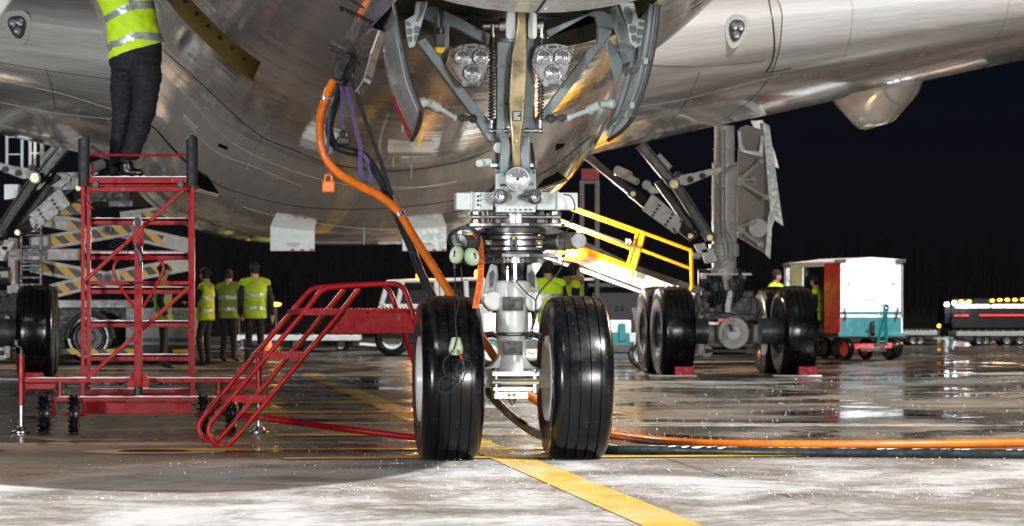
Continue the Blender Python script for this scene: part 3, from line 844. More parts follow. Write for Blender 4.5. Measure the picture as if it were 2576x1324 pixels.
# ---------------------------------------------------------------- nose gear leg
S_ = DN
def pt(x, y, d=S_): return W(x, y, d)
def vcyl(mb, x0, x1, y0, y1, d, seg=24, taper=None):             # vertical cylinder from a measured rectangle, axis at d
    r = (x1 - x0) / 2 * sc(d); xm = (x0 + x1) / 2
    return mb.cyl(W(xm, y1, d), W(xm, y0, d), r, None if taper is None else r * taper, seg)
mb = MB(); vcyl(mb, 1247, 1346, 100, 420, S_, 32); vcyl(mb, 1253, 1340, 420, 545, S_, 32)
mb.cyl(pt(1236, 348), pt(1236, 336), .04); vcyl(mb, 1238, 1352, 405, 425, S_, 32)
mb.lathe([(0, .132), (.05, .15), (.10, .15), (.14, .132)], pt(1296, 350), UP, 32)
leg = mb.build('nose_gear_strut', M_grey, plane, .004)
mb = MB(); vcyl(mb, 1250, 1327, 640, 712, S_, 32); mb.build('chrome_piston', M_chrome, leg)
mb = MB()                                                          # lower leg: one turned and webbed casting
k = sc(S_)
prof = [(706, 38), (712, 44), (735, 46), (775, 46), (782, 40), (800, 41), (838, 42), (846, 39), (880, 36), (905, 35), (930, 40), (955, 48), (975, 48), (990, 40), (1000, 26)]
mb.lathe([((1000 - y) * k, r * k) for y, r in prof[::-1]], pt(1288, 1000), UP, 40)
for sg in (-1, 1):                                                 # webs running out to the axle
    q = [(28, 870), (34, 900), (50, 920), (68, 927), (68, 972), (40, 980), (24, 980)]
    mb.plate([pt(1288 + sg * a, b, S_ - .055) for a, b in q], AB * -.11)
lower = mb.build('lower_leg', M_white, leg, .006)
mb = MB(); mb.cyl(wl_c + AL * .08, wr_c - AL * .08, .062, seg=24); mb.build('axle', M_white, leg)
mb = MB(); mb.lathe([(0, 43.5), (2, 45.5), (8, 45.5), (10, 43.5)], pt(1288, 846), UP, 40); 
mb.bm.verts.ensure_lookup_table()
for v in mb.bm.verts:
    q = v.co - pt(1288, 846); h = q.z; q.z = 0
    rr_ = q.length; v.co = pt(1288, 846) + (q.normalized() * (rr_ * k if rr_ > 1e-6 else 0)) + UP * h * k
mb.cyl(pt(1276, 841, S_ - .12), pt(1305, 841, S_ - .12), .009); mb.build('hose_clamp', M_steel, leg)
# towing fitting across the bottom
mb = MB(); mb.cyl(pt(1239, 960, S_ - .16), pt(1356, 960, S_ - .16), .028, seg=20); mb.build('tow_pin', M_chrome, leg)
mb = MB(); mb.pbox(1238, 934, 1358, 947, S_ - .20, .16); mb.pbox(1240, 974, 1356, 984, S_ - .19, .16)
for x in (1247, 1346):
    mb.cyl(pt(x, 932, S_ - .16), pt(x, 990, S_ - .16), .024, seg=12); mb.cyl(pt(x, 940, S_ - .16), pt(x, 926, S_ - .16), .033, seg=6)
mb.pbox(1243, 985, 1330, 1004, S_ - .17, .14)
for x in (1283, 1296): mb.cyl(pt(x, 994, S_ - .19), pt(x, 994, S_ - .16), .012, seg=8)
mb.lathe([(0, .0), (.015, .018), (.03, .022), (.04, .036), (.05, .036)], pt(1288, 1020, S_ - .1), UP, 16)
mb.build('towing_bracket', M_steel, leg, .003)
# torque links either side of the piston
def link(xs, flip):
    mb = MB()
    o = [(1236, 664), (1250, 668), (1252, 690), (1250, 700), (1246, 782), (1230, 784), (1222, 770), (1219, 735), (1224, 700)]
    if flip: o = [(2 * 1288 - a + 0, b) for a, b in o]; o = [(a if b > 700 else a - 2, b) for a, b in o]
    mb.plate([pt(a, b, S_ + .10) for a, b in o], AB * -.07)
    cx = 1237 if not flip else 1338
    mb.lathe([(0, .06), (.02, .068), (.10, .068), (.12, .06)], pt(cx, 757, S_ + .02), AB, 20)
    mb.cyl(pt(cx, 757, S_ - .09), pt(cx, 757, S_ + .2), .03, seg=12)
    t = mb.build('torque_link', M_white, leg, .006)
    mb = MB(); mb.plate([pt(a if not flip else 2576 - a, b, S_ + .03) for a, b in ((1230, 690), (1240, 678), (1245, 690), (1240, 720), (1231, 726))], AB * .004); mb.build('link_recess', M_dgrey, t)
link(0, False); link(0, True)
# placards
M_ptext = mat('grey_placard_lettering', (.33, .33, .33), .6, var=.02)
def placard(x0, y0, x1, y1, d, kind):
    mb = MB(); mb.pbox(x0, y0, x1, y1, d, .010); o = mb.build('instruction_placard', M_black, leg)
    mb = MB(); wx, hy = x1 - x0, y1 - y0
    dd = d - .002
    def ln(fx, fy, fw, fh=.022): mb.pbox(x0 + fx * wx, y0 + fy * hy, x0 + (fx + fw) * wx, y0 + (fy + fh) * hy, dd, .004)
    ln(.02, .02, .96, .012); ln(.02, .965, .96, .012); ln(.02, .02, .008, .95); ln(.972, .02, .008, .95)
    r = random.Random(int(x0))
    def words(fx, fy, fw, fh):
        x = fx
        while x < fx + fw - .02:
            a = min(r.uniform(.02, .07), fx + fw - x); ln(x, fy, a, fh); x += a + .014
    words(.2, .09, .6, .035)
    if kind:
        for i in range(6): ln(.60, .36 + i * .075, .30 - .05 * (i % 3), .018)
        for i in range(3): ln(.12, .34 + i * .16, .28, .012)
    else:
        for i in range(7): ln(.10, .22 + i * .088, .80, .012)
        ln(.2, .88, .6, .018)
    mb.build('lettering', M_ptext, o)
placard(1264, 747, 1318, 783, S_ - .136, 1)
placard(1267, 858, 1315, 894, S_ - .112, 0)
# ---- steering collar: a stack of rings and plates
def ringstack(mb, y0, y1, r, d=S_, cx=1296): mb.lathe([(0, r - .006), (.004, r), ((y1 - y0) * k - .004, r), ((y1 - y0) * k, r - .006)], W(cx, y1, d), UP, 40)
col_parts = []
mb = MB(); ringstack(mb, 594, 604, .205); ringstack(mb, 607, 620, .19); ringstack(mb, 622, 632, .205); ringstack(mb, 605, 607, .16); ringstack(mb, 582, 592, .17)
mb.build('steering_collar', M_steel, leg)
mb = MB(); ringstack(mb, 574, 588, .20); ringstack(mb, 633, 643, .185); ringstack(mb, 545, 567, .15); ringstack(mb, 570, 594, .15); mb.build('dark_collar_ring', M_dgrey, leg)
for yy, (xa, xb), th in ((567, (1172, 1422), 8), (644, (1219, 1422), 9)):
    mb = MB(); z = W(0, yy + th / 2, S_).z
    mb.plate([Vector((pt(x, 700).x, S_ + dy, z)) for x, dy in ((xa, -.05), (xa + 10, -.09), (xa + 60, -.12), (1262, -.20), (1330, -.20), (xb - 60, -.12), (xb - 10, -.09), (xb, -.05), (xb, .06), (1330, .18), (1262, .18), (xa, .06))], UP * th * k)
    mb.build('collar_plate', M_steel, leg, .003)
mb = MB(); ringstack(mb, 653, 660, .168, cx=1284)
for i in range(34):
    t = 2 * math.pi * i / 34; c_ = W(1284, 656, S_) + Vector((math.cos(t), math.sin(t), 0)) * .172
    mb.box(c_, (.016, .022, .03), Matrix.Rotation(t + math.pi / 2, 3, 'Z'))
mb.build('retaining_nut', M_steel, leg)
for x0, x1 in ((1183, 1212), (1381, 1412)):
    mb = MB(); xm = (x0 + x1) / 2; r = (x1 - x0) / 2 * k; d = S_ - .03
    mb.lathe([(0, r * .9), (.012, r), (.03, r), (.034, r * .86), (.05, r * .86), (.054, r), (.088, r), (.092, r * .8)], W(xm, 567, d), UP, 24)
    mb.build('collar_bush', M_steel, leg)
    mb = MB(); mb.pbox(xm - 14, 568.5, xm + 14, 573.5, d - .085, .01); mb.build('part_tag', M_black, leg)
mb = MB(); mb.cyl(pt(1185, 546, S_ - .15), pt(1281, 546, S_ - .15), .011); mb.cyl(pt(1312, 546, S_ - .15), pt(1390, 546, S_ - .15), .011)
mb.cyl(pt(1185, 546, S_ - .15), pt(1209, 546, S_ - .15), .019, .013); mb.cyl(pt(1410, 546, S_ - .15), pt(1388, 546, S_ - .15), .019, .013)
mb.pbox(1282, 540, 1297, 564, S_ - .18, .08); mb.pbox(1298, 540, 1312, 564, S_ - .18, .08)
mb.build('link_rod', M_steel, leg, .002)
mb = MB()
for x in (1286, 1299): mb.pbox(x - 3, 598, x + 3, 626, S_ - .225, .03); [mb.cyl(pt(x, y, S_ - .24), pt(x, y, S_ - .20), .012, seg=10) for y in (600, 625)]
for x in (1229, 1357): mb.pbox(x - 9, 604, x + 9, 617, S_ - .20, .05)
mb.build('collar_clip', M_dgrey, leg, .002)
mb = MB()
for x in (1228, 1356, 1292): mb.cyl(pt(x, 612 if x != 1292 else 600, S_ - .24), pt(x, 612 if x != 1292 else 600, S_ - .19), .008, seg=10)
mb.each('grease_fitting', M_yellow, leg)
# steering actuators, bright end caps facing out
def actuator(ex, ey, er, bx, by, br, d0, d1):
    a = pt(ex, ey, d0); b = pt(bx, by, d1); ax = (b - a).normalized(); R = er * k; rb = br * k; L = (b - a).length
    mb = MB(); mb.lathe([(.02, rb), (.03, rb * 1.02), (L * .45, rb * 1.02), (L * .46, rb * 1.1), (L * .52, rb * 1.1), (L * .53, rb * .97), (L, rb * .97)], a, ax, 32)
    o = mb.build('steering_actuator', M_steel, leg)
    mb = MB()
    n = (a - CAMP).normalized() * -1
    fa = (n * .8 + ax * -.45).normalized()
    mb.lathe([(-.035, R * .95), (-.01, R), (.004, R * .97), (.007, R * .90), (.007, 0)], a, fa, 40)
    mb.build('end_cap', M_spun, o)
    mb = MB(); mb.pbox(ex - 6, ey - er - 11, ex + 6, ey - er + 4, d0, .04); mb.build('cap_lug', M_steel, o, .003)
def spun():
    m = bpy.data.materials.new('spun_aluminium'); m.use_nodes = True; b = m.node_tree.nodes['Principled BSDF']
    b.inputs['Base Color'].default_value = (.17, .17, .175, 1); b.inputs['Metallic'].default_value = 1; b.inputs['Roughness'].default_value = .48
    b.inputs['Anisotropic'].default_value = .7
    t = nod(m.node_tree, 'ShaderNodeTangent', direction_type='RADIAL', axis='Y'); m.node_tree.links.new(t.outputs[0], b.inputs['Tangent'])
    return m
M_spun = spun()
actuator(1156.5, 610, 21, 1215, 612, 19, S_ - .30, S_ + .02)
actuator(1456, 606, 20.5, 1376, 610, 21, S_ - .26, S_ + .02)
# ---- lamp plate with three lamps
mb = MB(); mb.plate([pt(a, b, S_ - .155) for a, b in ((1247, 428), (1348, 428), (1349, 520), (1340, 532), (1256, 532), (1246, 520))], AB * -.03)
mb.pbox(1248, 518, 1348, 534, S_ - .17, .06)
lp = mb.build('lamp_plate', M_lgrey, leg, .003)
mb = MB()
for i in range(7): mb.cyl(pt(1257 + i * 13, 528, S_ - .178), pt(1257 + i * 13, 528, S_ - .16), .007, seg=6)
for a, b in ((1252, 434), (1342, 434)): mb.cyl(pt(a, b, S_ - .17), pt(a, b, S_ - .15), .012, seg=8)
mb.pbox(1258, 463, 1276, 469, S_ - .158, .004); mb.pbox(1331, 459, 1343, 467, S_ - .158, .004); mb.each('plate_screw', M_dgrey, leg)
M_cyan = mat('pale_blue_cap', (.15, .42, .55), .4)
mb = MB()
for a, b in ((1262, 437), (1334, 437)): mb.cyl(pt(a, b, S_ - .175), pt(a, b, S_ - .15), .017, seg=12)
mb.each('blue_cap', M_cyan, leg)
def lamp_unit(px, py, r, d, ax, ln, m_sh, rim=1.0, seg=36):
    c_ = pt(px, py, d); ax = Vector(ax).normalized(); R = r * sc(d)
    mb = MB(); mb.lathe([(.0, R * .93), (.012, R * .96), (.014, R * 1.02), (.0, R * 1.06), (-.02, R * 1.06), (-.03, R * .98), (-ln * .5, R * .8), (-ln, R * .45), (-ln, 0)], c_, ax, seg, caps=False)
    o = mb.build('taxi_lamp', m_sh, leg)
    mb = MB(); mb.lathe([(.004, R * .93), (.012, R * .6), (.015, R * .16)], c_, ax, seg, caps=False); mb.build('lamp_lens', M_lens, o)
    mb = MB(); mb.lathe([(.012, R * .17), (.018, R * .15), (.02, R * .07), (.016, 0)], c_, ax, 16, caps=False); mb.build('lamp_bulb', M_dgrey, o)
    return o
lamp_unit(1302, 451, 29.5, S_ - .27, AB, .10, M_white)
lamp_unit(1256, 495, 18.5, S_ - .27, AB + AL * -.75 + UP * -.0, .13, M_steel)
lamp_unit(1347, 495, 18.5, S_ - .27, AB + AL * .75 + UP * -.0, .13, M_steel)
# electronics boxes either side
for (x0, x1, xi0, xi1) in ((1148, 1186, 1186, 1241), (1404, 1454, 1350, 1404)):
    mb = MB(); mb.pbox(x0, 485, x1, 528, S_ - .16, .16); mb.pbox(x1 - 2 if x0 < 1200 else x0 - 2, 482, x1 + 3 if x0 < 1200 else x0 + 3, 530, S_ - .165, .17)
    o = mb.build('control_box', M_lgrey, leg, .004)
    mb = MB(); mb.pbox(xi0, 484, xi1, 528, S_ - .13, .12)
    for i in range(7): mb.pbox(xi0 + (24 if x0 < 1200 else 5), 486.5 + i * 6, xi1 - (3 if x0 < 1200 else 12), 489.5 + i * 6, S_ - .148, .03)
    mb.build('finned_housing', M_lgrey, o, .002)
    mb = MB()
    if x0 < 1200:
        for i in range(3):
            for j in range(2): mb.cyl(pt(1195 + j * 15, 492 + i * 13, S_ - .134), pt(1195 + j * 15, 492 + i * 13, S_ - .12), .007, seg=8)
            mb.cyl(pt(1203, 494 + i * 11, S_ - .134), pt(1203, 494 + i * 11, S_ - .12), .009, seg=8)
        mb.each('housing_screw', M_black, o)
# ---- upper leg: forks, drag brace, trunnion, springs
for xs in ((1256, 1262, 1284, 1281), (1311, 1310, 1332, 1335)):
    mb = MB(); rings = []
    for y, dx, wd, dd in ((345, 0, 10, -.12), (362, 2, 13, -.14), (385, 1, 13, -.16), (410, -1, 12, -.15), (436, -2, 11, -.13)):
        xm = (xs[0] + xs[2]) / 2 + (dx if xs[0] < 1288 else -dx)
        rings.append([W(xm + a * wd, y, S_ + dd + b * .06) for a, b in ((-1, -.8), (-.8, -1), (.8, -1), (1, -.8), (1, 1), (-1, 1))])
    mb.loft(rings); mb.build('drag_brace_fork', M_grey, leg, .004)
mb = MB(); rings = []
for y, x0, x1, dd in ((20, 1301, 1325, -.20), (60, 1300, 1325, -.20), (110, 1293, 1326, -.20), (142, 1286, 1327, -.21), (200, 1282, 1325, -.21), (256, 1279, 1322, -.21), (300, 1281, 1319, -.21), (340, 1285, 1313, -.21), (380, 1287, 1311, -.20), (420, 1290, 1311, -.18)):
    rings.append([W(x, y, S_ + dd + e) for x, e in ((x0 + 3, -.03), (x1 - 3, -.03), (x1, -.02), (x1, .05), (x0, .05), (x0, -.02))])
mb.loft(rings); br = mb.build('drag_brace', M_bronze, leg, .005)
mb = MB(); mb.pbox(1289, 280, 1312, 304, S_ - .246, .01); pl_ = mb.build('brace_placard', M_black, br)
mb = MB()
for i in range(5): mb.pbox(1292, 283.5 + i * 3.9, 1309 - (i % 3) * 3, 285.2 + i * 3.9, S_ - .248, .004)
mb.pbox(1292, 299, 1309, 301, S_ - .248, .004)
mb.build('lettering', M_yellowish if 'M_yellowish' in globals() else M_text, br)
mb = MB(); mb.pbox(1293, 350, 1305, 360, S_ - .236, .012); mb.build('brace_pin_plate', M_black, br)
mb = MB(); mb.cyl(pt(1299, 355, S_ - .25), pt(1299, 355, S_ - .22), .010, seg=12); mb.build('grease_point', M_yellow, br)
mb = MB()
for x0, x1 in ((1273, 1297), (1328, 1351)):
    mb.plate([pt(x, y, S_ - .16) for x, y in ((x0 + 4, 28), (x1, 28), (x1, 92), (x1 - 5, 98), (x0 + 4, 98), (x0, 90), (x0, 60))], AB * -.14)
mb.each('brace_lug', M_white, leg, .004)
mb = MB(); mb.cyl(pt(1214, 65, S_ - .1), pt(1258, 65, S_ - .1), .026, seg=16); mb.cyl(pt(1256, 65, S_ - .1), pt(1273, 65, S_ - .1), .05, seg=20); mb.cyl(pt(1351, 65, S_ - .1), pt(1368, 65, S_ - .1), .048, seg=20)
mb.cyl(pt(1240, 62, S_ - .13), pt(1240, 95, S_ - .13), .014); mb.cyl(pt(1363, 62, S_ - .13), pt(1363, 97, S_ - .13), .014)
mb.each('trunnion_pin', M_steel, leg, .002)
for xa, xb, y0, y1 in ((1240.5, 1236.5, 94, 302), (1363.5, 1359.5, 97, 302)):
    p, q = pt(xa, y0, S_ - .13), pt(xb, y1, S_ - .13)
    mb = MB(); mb.coil(p, q, .0185, .0055, 25, 6, 14); mb.cyl(p, q, .010, seg=10); mb.build('coil_spring', M_spring, leg)
    mb = MB(); mb.cyl(q, pt(xb + 0, 330, S_ - .13), .007, seg=10); mb.cyl(q, q + UP * -.02, .02, seg=12); mb.cyl(p, p + UP * .02, .02, seg=12); mb.ball(pt(xb, 330, S_ - .13), .018, 12, 8); mb.build('spring_rod', M_steel, leg)
mb = MB(); mb.cyl(pt(1230, 329, S_ - .13), pt(1283, 329, S_ - .14), .010); mb.cyl(pt(1317, 329, S_ - .14), pt(1366, 329, S_ - .13), .010)
for x in (1232, 1366): mb.cyl(pt(x - 1, 329, S_ - .13), pt(x + 1, 329, S_ - .13), .02, seg=12)
for x in (1270, 1322): mb.cyl(pt(x, 329, S_ - .14), pt(x + 8, 329, S_ - .14), .018, seg=12)
mb.each('spring_crossbar', M_steel, leg)
# V shaped side braces and the upper frame of the gear
def beam(pts_outer, d, th, m=M_grey, name='side_brace', bv=.006):
    mb = MB(); mb.plate([pt(*cp('1', a, b), d) for a, b in pts_outer], AB * -th); return mb.build(name, m, leg, bv)
beam([(355, 370), (430, 330), (640, 620), (820, 850), (1000, 1075), (1060, 1150), (1060, 1250), (990, 1240), (870, 1060), (560, 640)], S_ - .06, .12)
beam([(1330, 1195), (1390, 1060), (1470, 980), (1870, 440), (1960, 370), (1960, 240), (2085, 265), (2075, 300), (1975, 430), (1500, 1070), (1400, 1185), (1340, 1260)], S_ - .06, .12)
beam([(600, 95), (640, 110), (1000, 300), (985, 400), (700, 250), (640, 230), (640, 430), (600, 640), (520, 520), (515, 200), (420, 160), (420, 60), (520, 50)], S_ + .02, .10, name='upper_frame')
beam([(1490, 270), (1930, 95), (2010, 95), (2090, 140), (2085, 265), (1960, 240), (1940, 150), (1880, 130), (1520, 330)], S_ + .02, .10, name='upper_frame')
beam([(1063, 372), (1200, 372), (1180, 560), (1165, 900), (1165, 1180), (1060, 1180)], S_ - .14, .02, name='strut_panel')
for yy in (582, 922):
    mb = MB(); mb.pbox(1060, yy - 7, 1170, yy + 10, S_ - .165, .02, c='1'); mb.build('clamp_bar', M_dgrey, leg)
mb = MB(); x0, y0 = cp('1', 565, 50); mb.cyl(pt(1108, 0, S_ - .05), pt(1108, 78, S_ - .05), .021, seg=20); mb.build('actuator_rod', M_chrome, leg)
mb = MB(); mb.cyl(pt(1108, 70, S_ - .05), pt(1108, 88, S_ - .05), .028, seg=16); mb.plate([pt(a, b, S_ - .08) for a, b in ((1097, 85), (1119, 85), (1119, 118), (1097, 118))], AB * -.05); mb.build('actuator_clevis', M_dgrey, leg, .004)
mb = MB(); mb.plate([pt(a, b, S_ - .03) for a, b in ((1095, 119), (1120, 119), (1119, 128), (1113, 134), (1103, 134), (1096, 128))], AB * -.02); mb.build('yellow_stop', M_yellow, leg)
# ---- triple lamp clusters on the braces
def cluster(dx):
    d = S_ - .20
    o = [(690, 415), (760, 393), (860, 383), (950, 400), (995, 430), (990, 560), (930, 725), (900, 768), (760, 768), (735, 725), (660, 590), (655, 540)]
    mb = MB(); mb.plate([pt(*cp('1', a + dx, b), d) for a, b in o], AB * -.03); pl = mb.build('lamp_cluster', M_steelp, plane, .004)
    mb = MB(); mb.pbox(755 + dx, 738, 935 + dx, 768, d + .01, .03, c='1'); mb.pbox(800 + dx, 402, 872 + dx, 428, d - .004, .01, c='1'); mb.pbox(800 + dx, 742, 905 + dx, 766, d - .003, .01, c='1'); mb.each('cluster_label', M_black, pl)
    for (a, b, r) in ((757, 507, 20), (920, 507, 20), (840, 647, 20.5)):
        c_ = pt(*cp('1', a + dx, b), d - .004); R = r * sc(d)
        mb = MB(); mb.lathe([(0, R * 1.06), (.018, R * 1.06), (.02, R), (.012, R * .95)], c_, AB, 32, caps=False); mb.build('lamp_bezel', M_chrome, pl)
        mb = MB(); mb.lathe([(.010, R * .96), (.022, R * .6), (.026, R * .15)], c_, AB, 32, caps=False); mb.build('lamp_lens', M_lens, pl)
        mb = MB(); mb.cyl(c_ + AB * .02, c_ + AB * .03, R * .15, seg=12); mb.bar(c_ + AB * .027, c_ + AB * .024 + (AL if a != 920 else -AL) * R * .7 - UP * R * .2, .006, .004); mb.build('lamp_filament_cap', M_dgrey, pl)
    mb = MB()
    for a, b in ((705, 425), (980, 430), (667, 556), (985, 555), (745, 712), (920, 712), (900, 412), (765, 410)): mb.cyl(pt(*cp('1', a + dx, b), d - .006), pt(*cp('1', a + dx, b), d), .010, seg=8)
    mb.each('cluster_screw', M_dgrey, pl)
M_steelp = mat('brushed_lamp_plate', (.24, .24, .235), .36, .5, var=.2, scale=5)
cluster(0); cluster(718)
# ---- gear doors
def doorsheet(name, fr, rr, dF, dR, m, th=.02):
    A = crom([pt(a, b, dF) for a, b in fr], 5); B = crom([pt(a, b, dR) for a, b in rr], 5)
    n = 8; mb = MB(); 
    g = [[A[i].lerp(B[i], j / n) for j in range(n + 1)] for i in range(len(A))]
    mb.loft(g, closed=False)
    o = mb.build(name, m, plane); md = o.modifiers.new('skin', 'SOLIDIFY'); md.thickness = th; md.offset = 0
    return o, A, B
M_doorw = skinmat('white_door_enamel', (.60, .64, .64), .15, .14, .6, 60., 60., .2)
ld_, A, B = doorsheet('nose_gear_door', [(990, 10), (1000, 70), (1013, 130), (1030, 205), (1058, 275)], [(992, 12), (968, 90), (970, 150), (990, 245), (1036, 352)], 19.1, 20.9, M_doorw)
mb = MB(); mb.tube(A, .016, 8); mb.tube([A[-1], A[-1].lerp(B[-1], .3) - UP * .0 + AL * .02, A[-1].lerp(B[-1], .65) + AL * .02, B[-1]], .016, 8, 4); mb.build('rubber_seal', M_seal, ld_)
mb = MB(); q = [B[int(len(B) * .72)], B[-1], A[-1].lerp(B[-1], .80), A[int(len(A) * .72)].lerp(B[int(len(B) * .72)], .86)]
mb.plate([p - AL * .014 for p in q], AL * -.004); mb.build('red_warning_stripe', M_door_red, ld_)
rd_, A, B = doorsheet('nose_gear_door', [(1657, 12), (1650, 80), (1640, 140), (1622, 215), (1594, 290)], [(1612, 10), (1606, 90), (1592, 170), (1566, 260), (1532, 352)], 19.1, 20.9, M_lgrey)
mb = MB(); mb.tube(A, .016, 8); mb.tube([A[-1], A[-1].lerp(B[-1], .3) + AL * .02, A[-1].lerp(B[-1], .65) + AL * .02, B[-1]], .016, 8, 4); mb.build('rubber_seal', M_seal, rd_)
mb = MB()
for t in (.55, .9):
    i = int(t * (len(A) - 1)); mb.bar(A[i] - AL * .03, B[i] - AL * .03, .03, .04)
for f_ in (.12, .8): mb.tube([A[i].lerp(B[i], f_) - AL * .03 for i in range(len(A))], .018, 8)
mb.build('door_rib', M_grey, rd_, .003)
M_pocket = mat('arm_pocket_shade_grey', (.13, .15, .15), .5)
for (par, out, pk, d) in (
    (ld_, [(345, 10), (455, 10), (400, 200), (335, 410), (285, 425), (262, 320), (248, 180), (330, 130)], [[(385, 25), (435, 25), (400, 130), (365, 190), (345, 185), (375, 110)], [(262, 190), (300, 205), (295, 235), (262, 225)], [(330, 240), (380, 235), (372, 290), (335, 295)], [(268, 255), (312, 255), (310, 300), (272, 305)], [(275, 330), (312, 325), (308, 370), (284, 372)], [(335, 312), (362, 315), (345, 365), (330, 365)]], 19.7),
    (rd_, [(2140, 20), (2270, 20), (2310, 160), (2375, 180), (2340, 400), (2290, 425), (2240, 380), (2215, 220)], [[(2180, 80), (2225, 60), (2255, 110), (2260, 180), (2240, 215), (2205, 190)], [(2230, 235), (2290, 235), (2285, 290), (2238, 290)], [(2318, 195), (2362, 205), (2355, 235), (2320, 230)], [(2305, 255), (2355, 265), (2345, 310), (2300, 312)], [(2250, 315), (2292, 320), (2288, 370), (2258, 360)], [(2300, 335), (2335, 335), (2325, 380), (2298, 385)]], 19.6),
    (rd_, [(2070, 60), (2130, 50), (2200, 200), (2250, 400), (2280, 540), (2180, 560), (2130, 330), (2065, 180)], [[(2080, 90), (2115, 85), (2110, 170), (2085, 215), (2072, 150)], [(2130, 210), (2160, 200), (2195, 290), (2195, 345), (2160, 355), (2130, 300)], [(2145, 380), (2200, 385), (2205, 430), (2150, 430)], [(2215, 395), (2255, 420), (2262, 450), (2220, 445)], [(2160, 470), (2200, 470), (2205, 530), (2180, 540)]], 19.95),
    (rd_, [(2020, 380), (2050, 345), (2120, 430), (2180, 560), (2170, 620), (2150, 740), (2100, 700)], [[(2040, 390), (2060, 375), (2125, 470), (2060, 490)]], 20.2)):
    mb = MB(); mb.plate([pt(*cp('1', a, b), d) for a, b in out], AB * -.03); arm = mb.build('door_arm', M_lgrey if d < 19.9 else M_grey, par, .006)
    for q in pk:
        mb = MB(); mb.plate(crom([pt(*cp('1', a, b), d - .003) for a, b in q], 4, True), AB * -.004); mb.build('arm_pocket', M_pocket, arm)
for pts, par in (([(405, 905), (460, 905), (520, 940), (690, 1040)], ld_), ([(2080, 915), (1980, 920), (1900, 965), (1700, 1040)], rd_)):
    q = [pt(*cp('1', a, b), dd) for (a, b), dd in zip(pts, (19.9, 19.9, 19.95, 20.1))]
    mb = MB(); mb.cyl(q[2], q[3], .016, seg=16); mb.cyl(q[1], q[2].lerp(q[3], .15), .03, .026, seg=16); mb.ball(q[0], .034, 14, 10); mb.cyl(q[0], q[1], .022); mb.ball(q[3], .022, 12, 8); mb.cyl(q[2] - UP * 0, q[2].lerp(q[3], .06), .033, seg=16)
    mb.build('door_rod', M_lgrey, par)
    mb = MB(); e = q[3]; f_ = pt(*cp('1', 850 if par is ld_ else 1540, 1050), 20.2); mb.bar(e, f_, .045, .03); mb.ball(f_, .03, 10, 8); mb.ball(e.lerp(f_, .4), .026, 10, 8); mb.build('rod_crank', M_dgrey, par, .003)
# hydraulic lines and small brackets on the leg
mb = MB()
for pts in ([(1252, 360), (1249, 400), (1252, 430), (1246, 465), (1222, 490), (1217, 505)], [(1258, 356), (1256, 395), (1258, 420)], [(1338, 360), (1342, 400), (1340, 425)], [(1215, 520), (1222, 550), (1214, 585)], [(1335, 545), (1352, 540), (1362, 520)], [(1246, 300), (1244, 340), (1250, 360)]):
    mb.tube([pt(a, b, S_ - .10) for a, b in pts], .010, 8, 6)
mb.each('hydraulic_hose', M_black, leg)
mb = MB(); mb.plate([pt(a, b, S_ - .06) for a, b in ((1204, 401), (1236, 399), (1240, 413), (1215, 421), (1204, 416))], AB * -.04); mb.cyl(pt(1206, 411, S_ - .09), pt(1206, 411, S_ - .02), .025, seg=14)
mb.cyl(pt(1254, 372, S_ - .13), pt(1254, 372, S_ - .05), .035, seg=20); mb.build('hose_bracket', M_lgrey, leg, .003)
for x0, x1 in ((1233, 1263), (1328, 1342)):
    mb = MB(); mb.pbox(x0, 412, x1, 420, S_ - .15, .05); mb.build('hose_clip', M_steel, leg, .002)
mb = MB()
for (x0, y0, x1, y1, d) in ((1245, 536, 1345, 566, -.10), (1232, 520, 1250, 560, -.06), (1350, 530, 1370, 562, -.05), (1366, 540, 1380, 562, -.02)): mb.pbox(x0, y0, x1, y1, S_ + d, .08)
mb.each('collar_housing', M_dgrey, leg, .005)
# ---------------------------------------------------------------- ground power cables, straps and other things hung on the gear
def gp(px, py, r=.03): return W(px, py, (1 - r) * F / (py - 773))
OR = [(838, 205, 22.25), (822, 240, 22.2), (806, 300, 22.15), (806, 350, 22.1), (818, 395, 22.1), (850, 435, 22.05), (905, 468, 21.95), (960, 497, 21.8), (1005, 537, 21.7), (1050, 610, 21.6), (1090, 672, 21.5), (1130, 735, 21.4), (1180, 805, 21.3), (1235, 885, 21.25), (1262, 925, 21.25), (1300, 968, 21.3), (1345, 1006, 21.5)]
pts = [W(*p) for p in OR] + [W(1420, 1050, 22.6), gp(1480, 1076), gp(1540, 1092), gp(1620, 1104), gp(1700, 1112), gp(1800, 1117), gp(2000, 1119), gp(2300, 1118), gp(2620, 1113), gp(2900, 1108)]
oc_ = thing('power_cable', 'thick orange ground power cable hanging from the nose and lying along the wet apron', 'cable', gp(1800, 1117, 0), 'ground power cables')
mb = MB(); mb.tube(pts, .030, 14, 7); mb.build('cable_sheath', M_orange, oc_)
mb = MB(); a, b = W(818, 243, 22.19), W(819, 250, 22.19)
mb.cyl(a, b, .036, seg=18); mb.cyl(a + AB * .03 + AL * -.04, b + AB * .03 + AL * .04, .006); mb.build('hose_clamp', M_chrome, oc_)
mb = MB(); a, b = W(1003, 533, 21.68), W(1008, 543, 21.68); mb.cyl(a, b, .037, seg=18); mb.build('hose_clamp', M_chrome, oc_)
M_plug = mat('dark_plug_rubber', (.022, .018, .020), .35, var=.3)
mb = MB(); mb.loft([[W(x, y, 22.25 + e) for x, y, e in r] for r in (
    [(836, 198, -.03), (858, 203, -.03), (858, 203, .05), (836, 198, .05)], [(838, 175, -.05), (864, 182, -.05), (864, 182, .06), (838, 175, .06)], [(845, 150, -.05), (878, 158, -.05), (878, 158, .06), (845, 150, .06)], [(850, 128, -.04), (884, 138, -.04), (884, 138, .06), (850, 128, .06)])])
